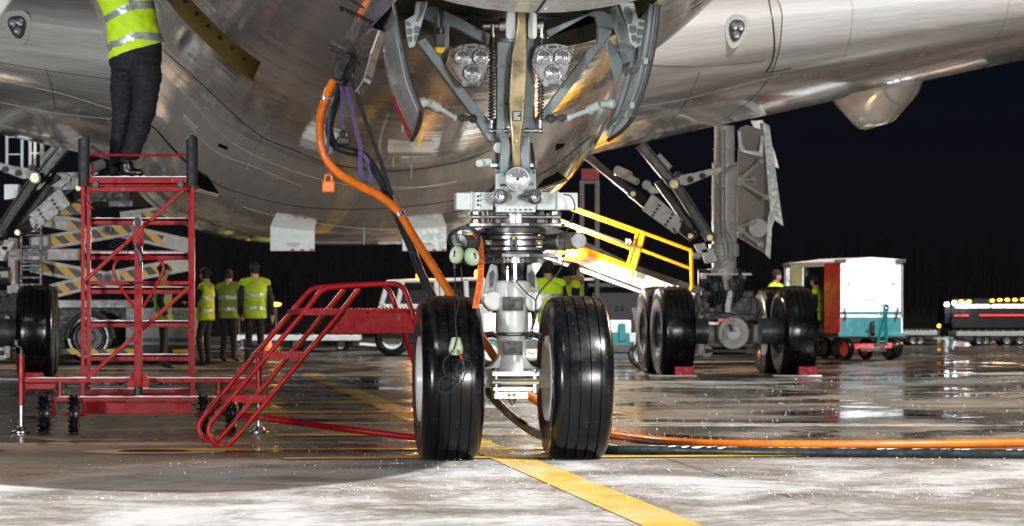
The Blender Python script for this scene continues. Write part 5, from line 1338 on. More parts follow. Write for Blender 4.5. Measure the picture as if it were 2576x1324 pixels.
def person(label, base, face, J=None, h=1.76, coat=M_navy, trousers=M_navy, vest=True, cap=M_hair, vox=.022, group=None, hood=None, lean=0., vest_m=None, snap=True):
    """base: ground point; face: heading in degrees (0 looks at the camera)."""
    k = h / 1.76; R = Matrix.Rotation(R_(face), 3, 'Z')
    def P(x, y, z): return Vector(base) + R @ Vector((x * k, (y - lean * max(0, z - .9)) * k, z * k))
    d = dict(hipL=(.09, 0, .90), hipR=(-.09, 0, .90), kneeL=(.10, -.02, .49), kneeR=(-.10, -.02, .49), ankL=(.11, .02, .09), ankR=(-.11, .02, .09), toeL=(.13, -.15, .04), toeR=(-.13, -.15, .04),
             pel=(0, 0, .95), waist=(0, 0, 1.1), chest=(0, 0, 1.30), neck=(0, .01, 1.46), head=(0, -.01, 1.64), shL=(.19, 0, 1.41), shR=(-.19, 0, 1.41), elL=(.25, .02, 1.13), elR=(-.25, .02, 1.13), wrL=(.24, -.08, .90), wrR=(-.24, -.08, .90), haL=(.235, -.11, .82), haR=(-.235, -.11, .82))
    if J: d.update(J)
    j = {a: P(*b) for a, b in d.items()}
    t = thing('person', label, 'person', base, group)
    segs = [('hipL', 'kneeL', .085, .062, 1), ('hipR', 'kneeR', .085, .062, 1), ('kneeL', 'ankL', .062, .050, 1), ('kneeR', 'ankR', .062, .050, 1), ('ankL', 'toeL', .05, .042, 2), ('ankR', 'toeR', .05, .042, 2),
            ('neck', 'head', .06, .07, 3), ('shL', 'elL', .07, .058, 0), ('shR', 'elR', .07, .058, 0), ('elL', 'wrL', .056, .045, 0), ('elR', 'wrR', .056, .045, 0), ('wrL', 'haL', .036, .03, 3), ('wrR', 'haR', .036, .03, 3)]
    mb = MB(); fc = R_(face)
    for a, b, r1, r2, mi in segs: capsule(mb, j[a], j[b], r1 * k, r2 * k)
    oval(mb, [(j['pel'] - UP * .10 * k, .15 * k, .10 * k, fc), (j['pel'], .175 * k, .12 * k, fc), (j['waist'], .165 * k, .115 * k, fc), (j['chest'], .20 * k, .13 * k, fc), (j['chest'] + (j['neck'] - j['chest']) * .7, .19 * k, .10 * k, fc), (j['neck'], .07 * k, .07 * k, fc)])
    hd = j['head']; F_ = R @ Vector((0, -1, 0)); S2 = R @ Vector((1, 0, 0))
    oval(mb, [(hd - UP * .11 * k, .04 * k, .05 * k, fc), (hd - UP * .07 * k + F_ * .01, .062 * k, .08 * k, fc), (hd, .076 * k, .095 * k, fc), (hd + UP * .06 * k, .074 * k, .092 * k, fc), (hd + UP * .11 * k, .03 * k, .04 * k, fc)])
    capsule(mb, hd + F_ * .09 * k, hd + F_ * .10 * k - UP * .03 * k, .012 * k, .016 * k)                         # nose
    for sg in (-1, 1):
        capsule(mb, hd + S2 * sg * .077 * k + UP * .02 * k, hd + S2 * sg * .077 * k - UP * .02 * k, .014 * k, .012 * k)     # ears
        a, b = ('wrL', 'haL') if sg > 0 else ('wrR', 'haR'); dr = (j[b] - j[a]).normalized(); sd = F_
        for q in range(4): capsule(mb, j[b] + sd * (.02 - .013 * q) * k, j[b] + sd * (.022 - .015 * q) * k + dr * (.075 - .008 * abs(q - 1)) * k, .0085 * k, .007 * k, 3)
        capsule(mb, j[b] + sd * .03 * k - dr * .02 * k, j[b] + sd * .05 * k + dr * .02 * k, .010 * k, .008 * k, 3)
    rm = remeshed(mb, vox * .55, 3, .006)
    for f in rm.bm.faces:
        c_ = f.calc_center_median(); best = min(((segd(c_, j[a], j[b]), mi) for a, b, _, _, mi in segs), key=lambda q: q[0])
        mi = best[1]
        rel = (c_ - Vector(base)).z / k
        if (c_ - j['pel']).length < .26 * k and mi != 0 or min(segd(c_, j['pel'], j['waist']), 9) < best[0]: mi = 1 if (c_ - j['pel']).z < .05 else 0
        if segd(c_, j['waist'], j['neck'] - UP * .03) < best[0]: mi = 0
        hq = c_ - j['head']
        if mi == 3 and hq.length < .2 * k and hq.z > -.07 * k and hq.dot(R @ Vector((0, -1, 0))) < .03 * k: mi = 4
        f.material_index = mi
    body = rm.build('body', [coat, trousers, M_shoe, M_skin, M_hair], t)
    # eyes and mouth
    mb = MB()
    for sg in (-1, 1): mb.ball(hd + F_ * .083 * k + S2 * sg * .03 * k + UP * .012 * k, .011 * k, 8, 6)
    mb.each('eye', M_black, t)
    mb = MB(); mb.box(hd + F_ * .085 * k - UP * .055 * k, (.045 * k, .012, .010 * k), R); mb.build('mouth', mat('lips', (.30, .10, .08), .5), t)
    if cap:
        mb = MB(); oval(mb, [(hd + UP * .02 * k - F_ * .012, .087 * k, .104 * k, fc), (hd + UP * .07 * k - F_ * .008, .087 * k, .104 * k, fc), (hd + UP * .115 * k, .06 * k, .07 * k, fc), (hd + UP * .135 * k, .02 * k, .02 * k, fc)])
        mb.build('cap', cap, t)
    if hood:
        mb = MB()
        for i in range(60):
            a = i * .21; mb.ball(j['neck'] + Vector((math.cos(a) * .12, math.sin(a) * .12, .03 + .02 * math.sin(i * 2.3))), .038 + .01 * random.random(), 8, 6)
        mb.build('fur_collar', hood, t)
    if vest:
        mb = MB()
        oval(mb, [(j['pel'] - UP * .13 * k, .205 * k, .155 * k, fc), (j['pel'], .205 * k, .15 * k, fc), (j['waist'], .198 * k, .145 * k, fc), (j['chest'], .222 * k, .155 * k, fc), (j['chest'] + (j['neck'] - j['chest']) * .6, .205 * k, .135 * k, fc), (j['neck'] - UP * .01 * k, .10 * k, .095 * k, fc)])
        for a in ('shL', 'shR'): capsule(mb, j[a], j[a].lerp(j['neck'], .6), .085 * k, .08 * k)
        rv = remeshed(mb, vox * .7, 2, .008)
        ax = (j['chest'] - j['pel']).normalized()
        for f in rv.bm.faces:
            q = (f.calc_center_median() - j['pel']).dot(ax) / k
            f.material_index = 1 if (.02 < q < .075 or .24 < q < .295) else 0
        rv.build('safety_vest', [vest_m or M_vest, M_refl], t)
    return t
# ---- the worker standing on the platform, cut by the top of the picture
Dw = 24.85
wk = thing('person', 'worker in lime safety vest and navy trousers standing on the red platform', 'person', W(318, 440, Dw))
def w_(x, y, dd=0): return W(x, y, Dw + dd)
kw = sc(Dw)
legs = [[(334, 150, 0, 62, 46), (318, 175, .08, 40, 40), (312, 215, .09, 36, 36), (310, 260, .10, 30, 32), (310, 290, .10, 28, 30), (304, 320, .11, 26, 28), (300, 360, .12, 25, 27), (299, 400, .12, 24, 26), (299, 414, .12, 25, 27)],
        [(352, 135, 0, 56, 46), (366, 170, -.07, 40, 42), (369, 210, -.08, 37, 40), (366, 250, -.08, 33, 36), (360, 285, -.08, 31, 34), (351, 320, -.06, 28, 31), (340, 355, -.05, 27, 30), (330, 385, -.05, 25, 28), (327, 402, -.05, 26, 29)]]
mb = MB()
for lg in legs: oval(mb, [(w_(x, y, dd), rx * kw, ry * kw, 0) for x, y, dd, rx, ry in lg])
oval(mb, [(w_(342, 178), 52 * kw, 42 * kw, 0), (w_(343, 150), 64 * kw, 46 * kw, 0), (w_(343, 110), 64 * kw, 46 * kw, 0), (w_(330, 60), 62 * kw, 44 * kw, 0), (w_(318, 10), 66 * kw, 42 * kw, 0), (w_(312, -20), 68 * kw, 38 * kw, 0), (w_(310, -40), 40 * kw, 26 * kw, 0)])
oval(mb, [(w_(312, -30), 18 * kw, 20 * kw, 0), (w_(316, -58), 20 * kw, 24 * kw, 0), (w_(318, -80), 24 * kw, 30 * kw, 0), (w_(318, -100), 24 * kw, 30 * kw, 0), (w_(316, -116), 10 * kw, 12 * kw, 0)])
for a, b, c_, e_ in (((255, -22, -.05), (268, -60, -.3), (310, -120, -.45), (318, -140, -.47)), ((372, -20, .05), (400, -70, .1), (420, -130, .1), (424, -150, .1))):
    capsule(mb, w_(*a), w_(*b), 24 * kw, 20 * kw); capsule(mb, w_(*b), w_(*c_), 19 * kw, 14 * kw); capsule(mb, w_(*c_), w_(*e_), 12 * kw, 10 * kw)
    for q in range(4): capsule(mb, w_(e_[0] - 9 + 6 * q, e_[1] - 4, e_[2]), w_(e_[0] - 9 + 6 * q, e_[1] - 26 + 2 * abs(q - 1), e_[2]), 2.9 * kw, 2.4 * kw, 3)
    capsule(mb, w_(e_[0] - 12, e_[1] + 4, e_[2]), w_(e_[0] - 20, e_[1] - 10, e_[2]), 3.2 * kw, 2.6 * kw, 3)
for (x, y, dd, tx) in ((297, 432, .12, 338), (325, 430, -.05, 362)):
    capsule(mb, w_(x - 6, y - 14, dd), w_(x - 6, y, dd), 18 * kw, 16 * kw); capsule(mb, w_(x - 10, y + 2, dd), w_(tx - 10, y + 5, dd - .05), 14 * kw, 10 * kw)
rm = remeshed(mb, .011, 3, 0.)
rm.bm.normal_update()
for v in rm.bm.verts:
    py = 773 - (v.co.z - 1) * F / v.co.y
    if 120 < py < 412:
        n = noise.noise(Vector((v.co.x * 7, v.co.y * 7, v.co.z * 18))) + .5 * noise.noise(Vector((v.co.x * 16, v.co.y * 16, v.co.z * 40)))
        v.co += v.normal * n * .011
for f in rm.bm.faces:
    c_ = f.calc_center_median(); py = 773 - (c_.z - 1) * F / c_.y
    f.material_index = 1 if py > 408 else (0 if py > -128 and not (py < -45 and 295 < 1288 + c_.x * F / c_.y < 345) else 2)
rm.build('body', [M_navy, M_shoe, M_skin], wk)
mb = MB(); oval(mb, [(w_(318, -88), 27 * kw, 33 * kw, 0), (w_(318, -104), 27 * kw, 33 * kw, 0), (w_(317, -118), 16 * kw, 18 * kw, 0), (w_(317, -123), 4 * kw, 5 * kw, 0)]); mb.build('cap', M_hair, wk)
mb = MB()
oval(mb, [(w_(343, 126), 70 * kw, 52 * kw, 0), (w_(342, 100), 70 * kw, 52 * kw, 0), (w_(335, 70), 67 * kw, 51 * kw, 0), (w_(327, 40), 66 * kw, 50 * kw, 0), (w_(316, 5), 72 * kw, 49 * kw, 0), (w_(311, -20), 75 * kw, 44 * kw, 0), (w_(312, -42), 44 * kw, 32 * kw, 0)], 32)
rv = remeshed(mb, .011, 2, 0.)
rv.bm.normal_update()
for v in list(rv.bm.verts):
    px = 1288 + v.co.x * F / v.co.y; py = 773 - (v.co.z - 1) * F / v.co.y
    if py > 96: v.co.z -= (.34 * (343 - px) + 2) * kw * min(1, (py - 96) / 30)       # slanting hem
    n = noise.noise(Vector((v.co.x * 6, v.co.y * 6, v.co.z * 9 + v.co.x * 7))) + .4 * noise.noise(Vector((v.co.x * 18, v.co.y * 18, v.co.z * 24)))
    v.co += v.normal * n * .012
for f in rv.bm.faces:
    c_ = f.calc_center_median(); px = 1288 + c_.x * F / c_.y; py = 773 - (c_.z - 1) * F / c_.y
    l1 = interp(px, [272, 300, 330, 350, 413], [119, 107, 93, 89, 96]); l0 = interp(px, [255, 300, 340, 390], [55, 29, 14, 12])
    f.material_index = 1 if abs(py - l1) < 9.5 or abs(py - l0) < 9.5 or (py < l0 and abs(px - 332) < 8) else 0
rv.build('safety_vest', [M_vest, M_refl], wk)
mb = MB(); mb.tube([w_(380, 316, -.1), w_(398, 332, -.1), w_(430, 370, 0), w_(470, 410, .1), w_(520, 445, .3)], .008, 6, 6); tag(mb.build('loose_wire', M_black), 'thin black wire trailing from the worker on the platform to the belly', 'wire')
# ---- other ground crew
def foot(px, py): p = ground(px, py); return Vector((p[0], p[1], 0))
def headp(px, py, d): return Vector(((px - 1288) / F * d, d, 0))
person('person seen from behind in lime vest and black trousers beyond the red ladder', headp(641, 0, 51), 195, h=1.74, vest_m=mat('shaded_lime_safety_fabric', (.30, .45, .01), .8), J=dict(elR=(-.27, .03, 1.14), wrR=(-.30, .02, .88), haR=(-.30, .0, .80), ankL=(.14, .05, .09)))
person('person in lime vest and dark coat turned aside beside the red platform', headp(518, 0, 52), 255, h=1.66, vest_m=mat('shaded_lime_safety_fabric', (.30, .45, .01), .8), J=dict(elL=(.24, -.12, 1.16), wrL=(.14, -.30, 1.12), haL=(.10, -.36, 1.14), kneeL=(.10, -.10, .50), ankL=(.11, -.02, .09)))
person('person in dim lime vest standing between two colleagues', headp(575, 0, 56), 165, h=1.70, vest_m=mat('dimmed_lime_safety_fabric', (.16, .24, .02), .8), J=dict(elL=(.30, -.05, 1.16), wrL=(.16, -.20, 1.02), haL=(.10, -.22, 1.0)), cap=None)  # vest colour darkened so this figure looks dimmer than its neighbours
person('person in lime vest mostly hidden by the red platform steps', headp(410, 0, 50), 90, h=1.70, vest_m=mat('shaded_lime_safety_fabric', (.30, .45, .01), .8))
M_fur = mat('brown_fur', (.26, .15, .07), .9, bump=.8, bscale=90)
person('stooping person in bright lime vest behind the right nose tyre', headp(1385, 0, 44), 200, h=1.66, lean=.15)
person('person in dark padded vest with a brown fur collar behind the right nose tyre', headp(1443, 0, 45), 100, h=1.64, hood=M_fur, vest_m=M_vest, coat=M_navy)
person('person in lime vest half hidden between the main wheels and the white cart', headp(1952, 0, 60), 60, h=1.72)
person('person in lime vest standing at the open side of the white cart', headp(2052, 0, 59.3), 260, h=1.60)
# ---------------------------------------------------------------- main gear
M_gold = mat('gold_anodised_bolt', (.42, .36, .20), .35, .7, var=.2)
M_legw = mat('pale_strut_paint', (.40, .39, .37), .4, var=.12, dirt=(.12, .11, .10), dirt_amt=.45)
M_brace = mat('dark_brace_paint', (.032, .030, .027), .4, .3, var=.3, dirt=(.2, .18, .15), dirt_amt=.2)
def main_gear(k7, d, wheels, extra):
    """k7 maps measured (x, y, depth offset) of one leg into the place."""
    mb = MB()
    def vc(x0, x1, y0, y1, n=24, r2=None): 
        r = (x1 - x0) / 2 * .5135 * sc(d); mb.cyl(k7((x0 + x1) / 2, y1), k7((x0 + x1) / 2, y0), r, r2, n)
    vc(747, 846, 60, 185); vc(735, 858, 240, 640); vc(745, 846, 180, 245); vc(742, 850, 170, 176); vc(732, 860, 402, 412); vc(732, 862, 530, 540); vc(720, 868, 640, 700); vc(712, 872, 760, 812)
    g = mb.build('main_gear_strut', M_legw, plane, .005)
    mb = MB(); mb.cyl(k7(795, 890), k7(795, 695), 60 * .5135 * sc(d), seg=24); mb.build('lower_strut', M_legw, g)
    mb = MB()
    for x0, x1, y0, y1 in ((650, 700, 640, 690), (680, 745, 665, 735)): mb.plate([k7(a, b, -.25) for a, b in ((x0, y0), (x1, y0 - 8), (x1 + 20, y1 - 10), (x0 + 25, y1))], Vector((0, .25, 0)))
    mb.cyl(k7(640, 697, -.2), k7(680, 697, -.2), .05, seg=14); mb.build('strut_lug', M_legw, g, .01)
    mb = MB()
    for pts in ([(797, 80), (797, 170), (796, 360), (797, 530), (808, 640), (812, 700), (770, 745), (740, 760), (735, 840)], [(750, 335), (775, 360), (797, 372)], [(858, 250), (830, 265), (800, 290), (785, 300)], [(798, 560), (830, 620), (836, 690), (830, 720)]):
        mb.tube([k7(a, b, -.42) for a, b in pts], .016, 8, 5)
    mb.each('strut_pipe', M_grey, g)
    mb = MB()
    for x, y0, y1 in ((735, 800, 905), (755, 790, 890), (775, 800, 890), (845, 800, 880), (858, 790, 870), (720, 770, 880), (868, 760, 850)):
        mb.tube([k7(x, y0, -.42), k7(x + 6, (y0 + y1) / 2 - 10, -.5), k7(x + 18, y1, -.45), k7(x + 8, y1 + 45, -.4)], .028, 8, 5)
    mb.each('brake_hose', M_black, g)
    mb = MB(); mb.cyl(k7(668, 805, -.3), k7(715, 805, -.3), .13, seg=20); mb.cyl(k7(868, 803, -.3), k7(900, 803, -.3), .10, seg=20)
    mb.each('strut_actuator', M_dgrey, g)
    mb = MB(); a = k7(690, 795, -.4); mb.box(a, (.10, .1, .08)); mb.box(k7(805, 787, -.45), (.75, .08, .03)); mb.build('strut_valve', M_legw, g)
    mb = MB(); mb.box(k7(812, 885, -.35), (.78, .1, .10)); mb.box(k7(735, 930, -.2), (.55, .2, .28)); mb.box(k7(860, 925, -.2), (.4, .2, .36)); mb.box(k7(800, 960, -.1), (.9, .3, .35)); mb.build('brake_manifold', M_black, g, .01)
    mb = MB(); mb.plate([k7(a, b, -.5) for a, b in ((800, 940), (815, 870), (835, 862), (838, 885), (828, 950), (830, 975), (800, 975))], Vector((0, .12, 0))); mb.build('torque_arm', M_legw, g, .01)
    mb = MB(); mb.box(k7(792, 1012, -.62), (.16, .04, .05)); mb.build('red_tag', mat('glossy_red_tag', (.6, .02, .05), .3), g)
    # braces
    def brace(name, p, q, w_, m=M_brace, dd=(-.15, -.15), parent=g):
        mb = MB(); a, b = k7(*p, dd[0]), k7(*q, dd[1]); wd = w_ * .5135 * sc(d)
        mb.bar(a, b, wd * .72, .12, up=Vector((0, 1, 0))); 
        for sg in (-1, 1):
            s_ = (b - a).normalized().cross(Vector((0, 1, 0))) * wd * .42; mb.bar(a + s_ * sg, b + s_ * sg, wd * .2, .2, up=Vector((0, 1, 0)))
        return mb.build(name, m, parent, .008)
    brace('side_brace', (385, 150), (545, 345), 50); brace('side_brace', (545, 330), (728, 612), 50, dd=(-.2, -.3)); brace('side_brace', (470, 330), (665, 600), 40, dd=(.1, 0))
    brace('drag_strut', (110, 200), (348, 392), 44, dd=(1.2, .2)); brace('drag_strut', (340, 385), (420, 450), 46, dd=(.2, .1)); brace('drag_strut', (560, 540), (640, 605), 46, dd=(.0, -.1))
    for x, y, r in ((550, 345, 30), (349, 393, 17), (630, 600, 17), (725, 607, 20)):
        mb = MB(); mb.cyl(k7(x, y, -.42), k7(x, y, .1), r * .5135 * sc(d), seg=20); j_ = mb.build('brace_joint', M_brace, g)
        mb = MB(); mb.cyl(k7(x, y, -.44), k7(x, y, -.40), r * .72 * .5135 * sc(d), seg=20); mb.build('joint_cap', M_gold, j_)
    mb = MB(); mb.plate([k7(a, b, -.25) for a, b in ((440, 396), (458, 402), (592, 522), (572, 580), (555, 590), (393, 470))], Vector((0, .06, 0))); pb = mb.build('brace_cover', M_legw, g, .008)
    mb = MB()
    for a, b in ((478, 450), (468, 467), (455, 485), (446, 500), (542, 495), (532, 512), (520, 528), (510, 543), (550, 566), (556, 578), (583, 528)): mb.cyl(k7(a, b, -.26), k7(a, b, -.24), .022, seg=8)
    mb.each('bolt_hole', M_black, pb)
    mb = MB(); mb.plate([k7(a, b, -.35) for a, b in ((545, 300), (560, 282), (585, 300), (650, 290), (720, 272), (785, 262), (790, 285), (735, 300), (690, 320), (610, 352), (580, 348))], Vector((0, .12, 0))); lk = mb.build('lock_link', M_legw, g, .008)
    mb = MB()
    for a, b in ((566, 298), (630, 322), (690, 306)): mb.cyl(k7(a, b, -.37), k7(a, b, -.34), .05, seg=12)
    mb.each('link_hole', M_black, lk)
    mb = MB(); mb.plate([k7(a, b, -.2) for a, b in ((400, 342), (420, 335), (488, 385), (440, 395), (415, 372))], Vector((0, .1, 0))); mb.cyl(k7(416, 350, -.22), k7(416, 350, -.1), .07, seg=14); mb.build('lock_crank', M_legw, g, .008)
    mb = MB(); mb.cyl(k7(265, 285, .3), k7(370, 335, 0), .05, seg=14); mb.cyl(k7(270, 278, .3), k7(330, 305, .1), .07, seg=14); mb.cyl(k7(470, 205, -.2), k7(530, 270, -.2), .05, seg=12); mb.each('lock_actuator', M_legw, g)
    # bogie
    mb = MB(); mb.cyl(k7(690, 1080), k7(990, 1080), .14, seg=20); ax_ = mb.build('bogie_axle', M_legw, g)
    mb = MB(); a = k7(840, 1080); mb.cyl(a - AB * -.3, a - AB * 2.0, .17, seg=20); mb.build('bogie_beam', M_legw, g)
    a = k7(838, 1075, -.3); mb = MB(); mb.lathe([(-.1, .24), (.05, .24), (.07, .22), (.075, .12), (.09, .10), (.09, 0)], a, AB, 28); mb.build('beam_end', M_legw, ax_)
    mb = MB(); mb.plate([k7(q, r, -.35) for q, r in ((778, 1065), (800, 1065), (812, 1100), (838, 1122), (866, 1100), (880, 1062), (905, 1062), (900, 1110), (862, 1128), (842, 1148), (820, 1128), (780, 1115))], Vector((0, .2, 0))); mb.build('jacking_bracket', M_legw, ax_, .01)
    mb = MB(); mb.cyl(k7(835, 1068, -.5), k7(820, 1030, -.5), .02); mb.build('sensor_cable', M_black, ax_)
    for x in (685, 995):
        mb = MB(); mb.plate([k7(x + q, r, -.3) for q, r in ((-14, 990), (10, 985), (16, 1040), (20, 1060), (12, 1110), (16, 1150), (4, 1185), (-16, 1185), (-18, 1140), (-8, 1090), (-18, 1040))], Vector((0, .16, 0))); mb.build('brake_bracket', M_legw, ax_, .015)
    mb = MB(); mb.cyl(k7(700, 1163, -.2), k7(900, 1163, -.2), .06, seg=14); mb.build('brake_rod', M_black, ax_)
    mb = MB(); mb.cyl(k7(710, 1165, -.25), k7(710, 1165, -.1), .09, seg=16); mb.build('rod_end', M_legw, ax_)
    for c_ in wheels:
        for n_ in (0, 1):
            wheel('main_wheel', c_ - AB * 1.46 * n_, .66, .50, .29, AL, plane, M_dgrey if extra else M_legw, seg=56)
            mb = MB(); q = c_ - AB * 1.46 * n_; mb.cyl(q, q + AL * (.5 if c_ == wheels[0] else -.5), .19, seg=20); mb.build('brake_drum', M_dgrey, g)
    return g
dM = 45.7
k7r = lambda x, y, e=0: K('7', x, y, dM + e)
wr0 = Vector((2.34, 44.7, .652)); wr1 = Vector((4.10, 44.75, .652))
gr_ = main_gear(k7r, dM, [wr0, wr1], True)
# mirrored port leg: same measures reflected about its own wheel pair
dL = 43.5
axL = Vector((-6.58 - .88, 42.5, 0)); 
def k7l(x, y, e=0):
    u = -(x - 840) * .5135 * sc(dM); h = K('7', x, y, dM + e).z
    return Vector((axL.x - .1, dL + e, 0)) + Vector((u, 0, h))
gl_ = main_gear(k7l, dL, [Vector((-6.58, 42.5, .652)), Vector((-8.34, 42.3, .652))][::-1], False)
# outer main gear door beside the starboard leg
dd_ = dM + .35
M_gdoor = skinmat('pale_gear_door_skin', (.42, .38, .35), .2, .3, .3, 60., 60., .2)
mb = MB(); mb.plate([K('7', a, b, dd_ + (.5 if a > 990 else 0)) for a, b in ((872, 70), (905, 55), (990, 80), (1000, 180), (1012, 330), (1035, 480), (1000, 520), (1008, 660), (1000, 690), (930, 640), (860, 605), (858, 330))], Vector((0, .10, 0)))
gd = mb.build('main_gear_door', M_gdoor, plane, .01)
mb = MB(); mb.plate([K('7', a, b, dd_ + .1) for a, b in ((985, 40), (1018, 60), (1035, 180), (1062, 380), (1086, 552), (1042, 522), (1030, 560), (1022, 712), (1000, 690), (1006, 530), (1020, 470), (1005, 300), (990, 120))], Vector((0, .08, 0))); mb.build('door_edge', M_lgrey, gd, .006)
mb = MB(); mb.plate([K('7', a, b, dd_ + .3) for a, b in ((925, 35), (985, 30), (1045, 190), (1066, 270), (1040, 260))], Vector((0, .06, 0))); mb.build('door_flap', M_gdoor, gd, .006)
mb = MB(); mb.plate([K('7', a, b, dd_ - .04) for a, b in ((862, 80), (880, 90), (885, 150), (900, 178), (965, 185), (975, 105), (990, 108), (985, 215), (940, 205), (880, 190), (868, 160))], Vector((0, .05, 0))); mb.build('door_frame', M_lgrey, gd, .01)
for p, q in (((862, 330), (975, 235)), ((870, 320), (940, 322)), ((880, 338), (1000, 410)), ((862, 560), (935, 530)), ((880, 575), (975, 640))):
    mb = MB(); mb.cyl(K('7', *p, dd_ - .25), K('7', *q, dd_ - .02), .025, seg=10); mb.ball(K('7', *p, dd_ - .25), .06, 10, 8); mb.ball(K('7', *q, dd_ - .04), .05, 10, 8); mb.build('door_stay', M_legw, gd)
mb = MB(); mb.cyl(K('7', 962, 560, dd_ - .02), K('7', 962, 560, dd_), .14, seg=24); mb.build('stay_plate', M_legw, gd)
# ---------------------------------------------------------------- wheel chocks
M_chock = mat('red_painted_chock', (.55, .03, .05), .5, var=.2, scale=14, dirt=(.7, .6, .6), dirt_amt=.6)
def chock(label, px0, px1, py0, py1, d, rope=True):
    a = W(px0, py1, d); b = W(px1, py1, d); h = (py1 - py0) * sc(d); a.z = b.z = .006
    t = thing('wheel_chock', label, 'chock', (a + b) / 2, 'wheel chocks at the main wheels')
    mb = MB(); dv = Vector((0, 1, 0))
    mb.loft([[p, p + dv * .30, p + dv * .22 + UP * h, p + dv * .06 + UP * h] for p in (a, b)]); mb.build('chock_block', M_chock, t, .012)
    mb = MB(); c_ = (a + b) / 2
    mb.tube([c_ + Vector((.12, .0, .0)) , c_ + Vector((.17, -.08, .012)), c_ + Vector((-.05, -.14, .012)), c_ + Vector((-.35, -.05, .012)), c_ + Vector((-.50, .12, .012))], .011, 6, 6); mb.build('rope', M_text, t)
chock('red chock against the inner front main wheel nearest the nose gear', 1699, 1746, 921, 946, 44.0)
chock('red chock against the outer front main wheel nearest the white cart', 2011, 2058, 921, 946, 44.0)
chock('dull red chock at the port main wheel behind the red platform', 62, 104, 932, 951, 41.9)
# ---------------------------------------------------------------- scissor lift cargo loader
DL = 54.5
cl = thing('cargo_loader', 'white scissor lift cargo loader with yellow and black striped arms', 'cargo loader', (W(225, 800, DL).x, DL, 0))
def kp(x, y, e=0): return K('k', x, y, DL + e)
M_lwhite = mat('grimy_white_loader_paint', (.52, .52, .51), .45, var=.15, dirt=(.12, .11, .09), dirt_amt=.45)
def lpart(name, fn, m=M_lwhite, parent=None, bevel=.01):
    mb = MB(); fn(mb); return mb.build(name, m, parent or cl, bevel)
for (p, q, e, hz) in (((225, 345), (995, 215), 0, (385, 320, 985, 222)), ((770, 205), (1415, 350), .18, (830, 225, 1215, 312)), ((235, 492), (890, 615), .18, (320, 508, 760, 595)), ((820, 590), (1420, 480), 0, (900, 575, 1280, 502)), ((330, 150), (620, 205), .2, (520, 160, 610, 185)), ((380, 690), (640, 625), 0, (410, 690, 610, 640)), ((900, 150), (1250, 105), .25, (1060, 135, 1240, 112))):
    a, b = kp(*p, e), kp(*q, e)
    ar = lpart('scissor_arm', lambda mb: mb.bar(a, b, .26, .14, up=Vector((0, 1, 0))))
    u = (b - a).normalized(); h1, h2 = kp(hz[0], hz[1], e), kp(hz[2], hz[3], e)
    h1 = a + u * (h1 - a).dot(u); h2 = a + u * (h2 - a).dot(u)
    lpart('hazard_stripe', lambda mb: mb.bar(h1 - Vector((0, .075, 0)), h2 - Vector((0, .075, 0)), .15, .012, up=Vector((0, 1, 0))), M_hazard, ar, 0)
for x, y in ((800, 230), (800, 590)):
    pv = lpart('arm_pivot', lambda mb: mb.cyl(kp(x, y, -.16), kp(x, y, .3), .085, seg=20), M_grey); lpart('pivot_bolt', lambda mb: mb.cyl(kp(x, y, -.19), kp(x, y, -.15), .05, seg=14), M_dgrey, pv)
def kb(name, x0, y0, x1, y1, e, dp, m=M_lwhite): return lpart(name, lambda mb: mb.pbox(*cp('k', x0, y0), *cp('k', x1, y1), DL + e, dp, M=I3), m)
kb('middle_beam', 105, 372, 580, 455, -.25, .3); kb('guide_rail', 590, 385, 1400, 402, .1, .1)
kb('platform_beam', 370, 30, 612, 122, -.1, .2, M_hazard); kb('lift_platform', 240, -130, 1000, -70, 0, 3.4, M_grey); kb('platform_underside', 330, -66, 970, 24, .3, 2.6, M_black); kb('platform_hose_row', 805, 10, 990, 60, .1, .1, M_dgrey)
kb('chassis', -120, 752, 940, 812, -.1, 2.4, M_grey); kb('chassis_frame', 440, 812, 960, 1110, .5, 1.2, M_black); kb('hazard_bumper', 455, 1115, 1000, 1160, -.15, .1, M_hazard)
bd = kb('side_cabinet', 935, 812, 1425, 1090, -.15, 2.2, M_grey); lpart('blue_stripe', lambda mb: mb.pbox(*cp('k', 940, 1036), *cp('k', 1420, 1066), DL - .16, .02, M=I3), mat('dark_blue_stripe', (.03, .05, .09), .4), bd, 0)
kb('lower_skirt', 935, 1090, 1425, 1200, -.05, 2., M_black); mb = MB(); text_mesh(mb, '30712', .13, K('k', 1335, 855, DL - .16), (1, 0, 0), UP); mb.build('lettering', M_btext, bd)
kb('yellow_plate', 1285, 1120, 1415, 1148, -.08, .02, M_yellow)
kb('cab_post', 60, 290, 115, 640, -.2, .3, M_lwhite); kb('cab_base', 52, 630, 140, 700, -.25, .4); kb('cab_body', -120, 690, 90, 930, -.4, 1.8)
lpart('wheel_arch', lambda mb: mb.tube([kp(670 + 175 * math.cos(a), 1040 - 190 * math.sin(a), -.2) for a in [i * math.pi / 10 for i in range(11)]], .05, 8), M_dgrey, bevel=0)
cw = kp(670, 1050, 0); cw.z = .46; ow = wheel('truck_wheel', cw, .46, .3, .27, Vector((0, 1, 0)), cl, M_dgrey, 3, seg=40)
cw2 = cw + Vector((-2.6, 0, 0)); wheel('truck_wheel', cw2, .46, .3, .27, Vector((0, 1, 0)), cl, M_dgrey, 3, seg=40)
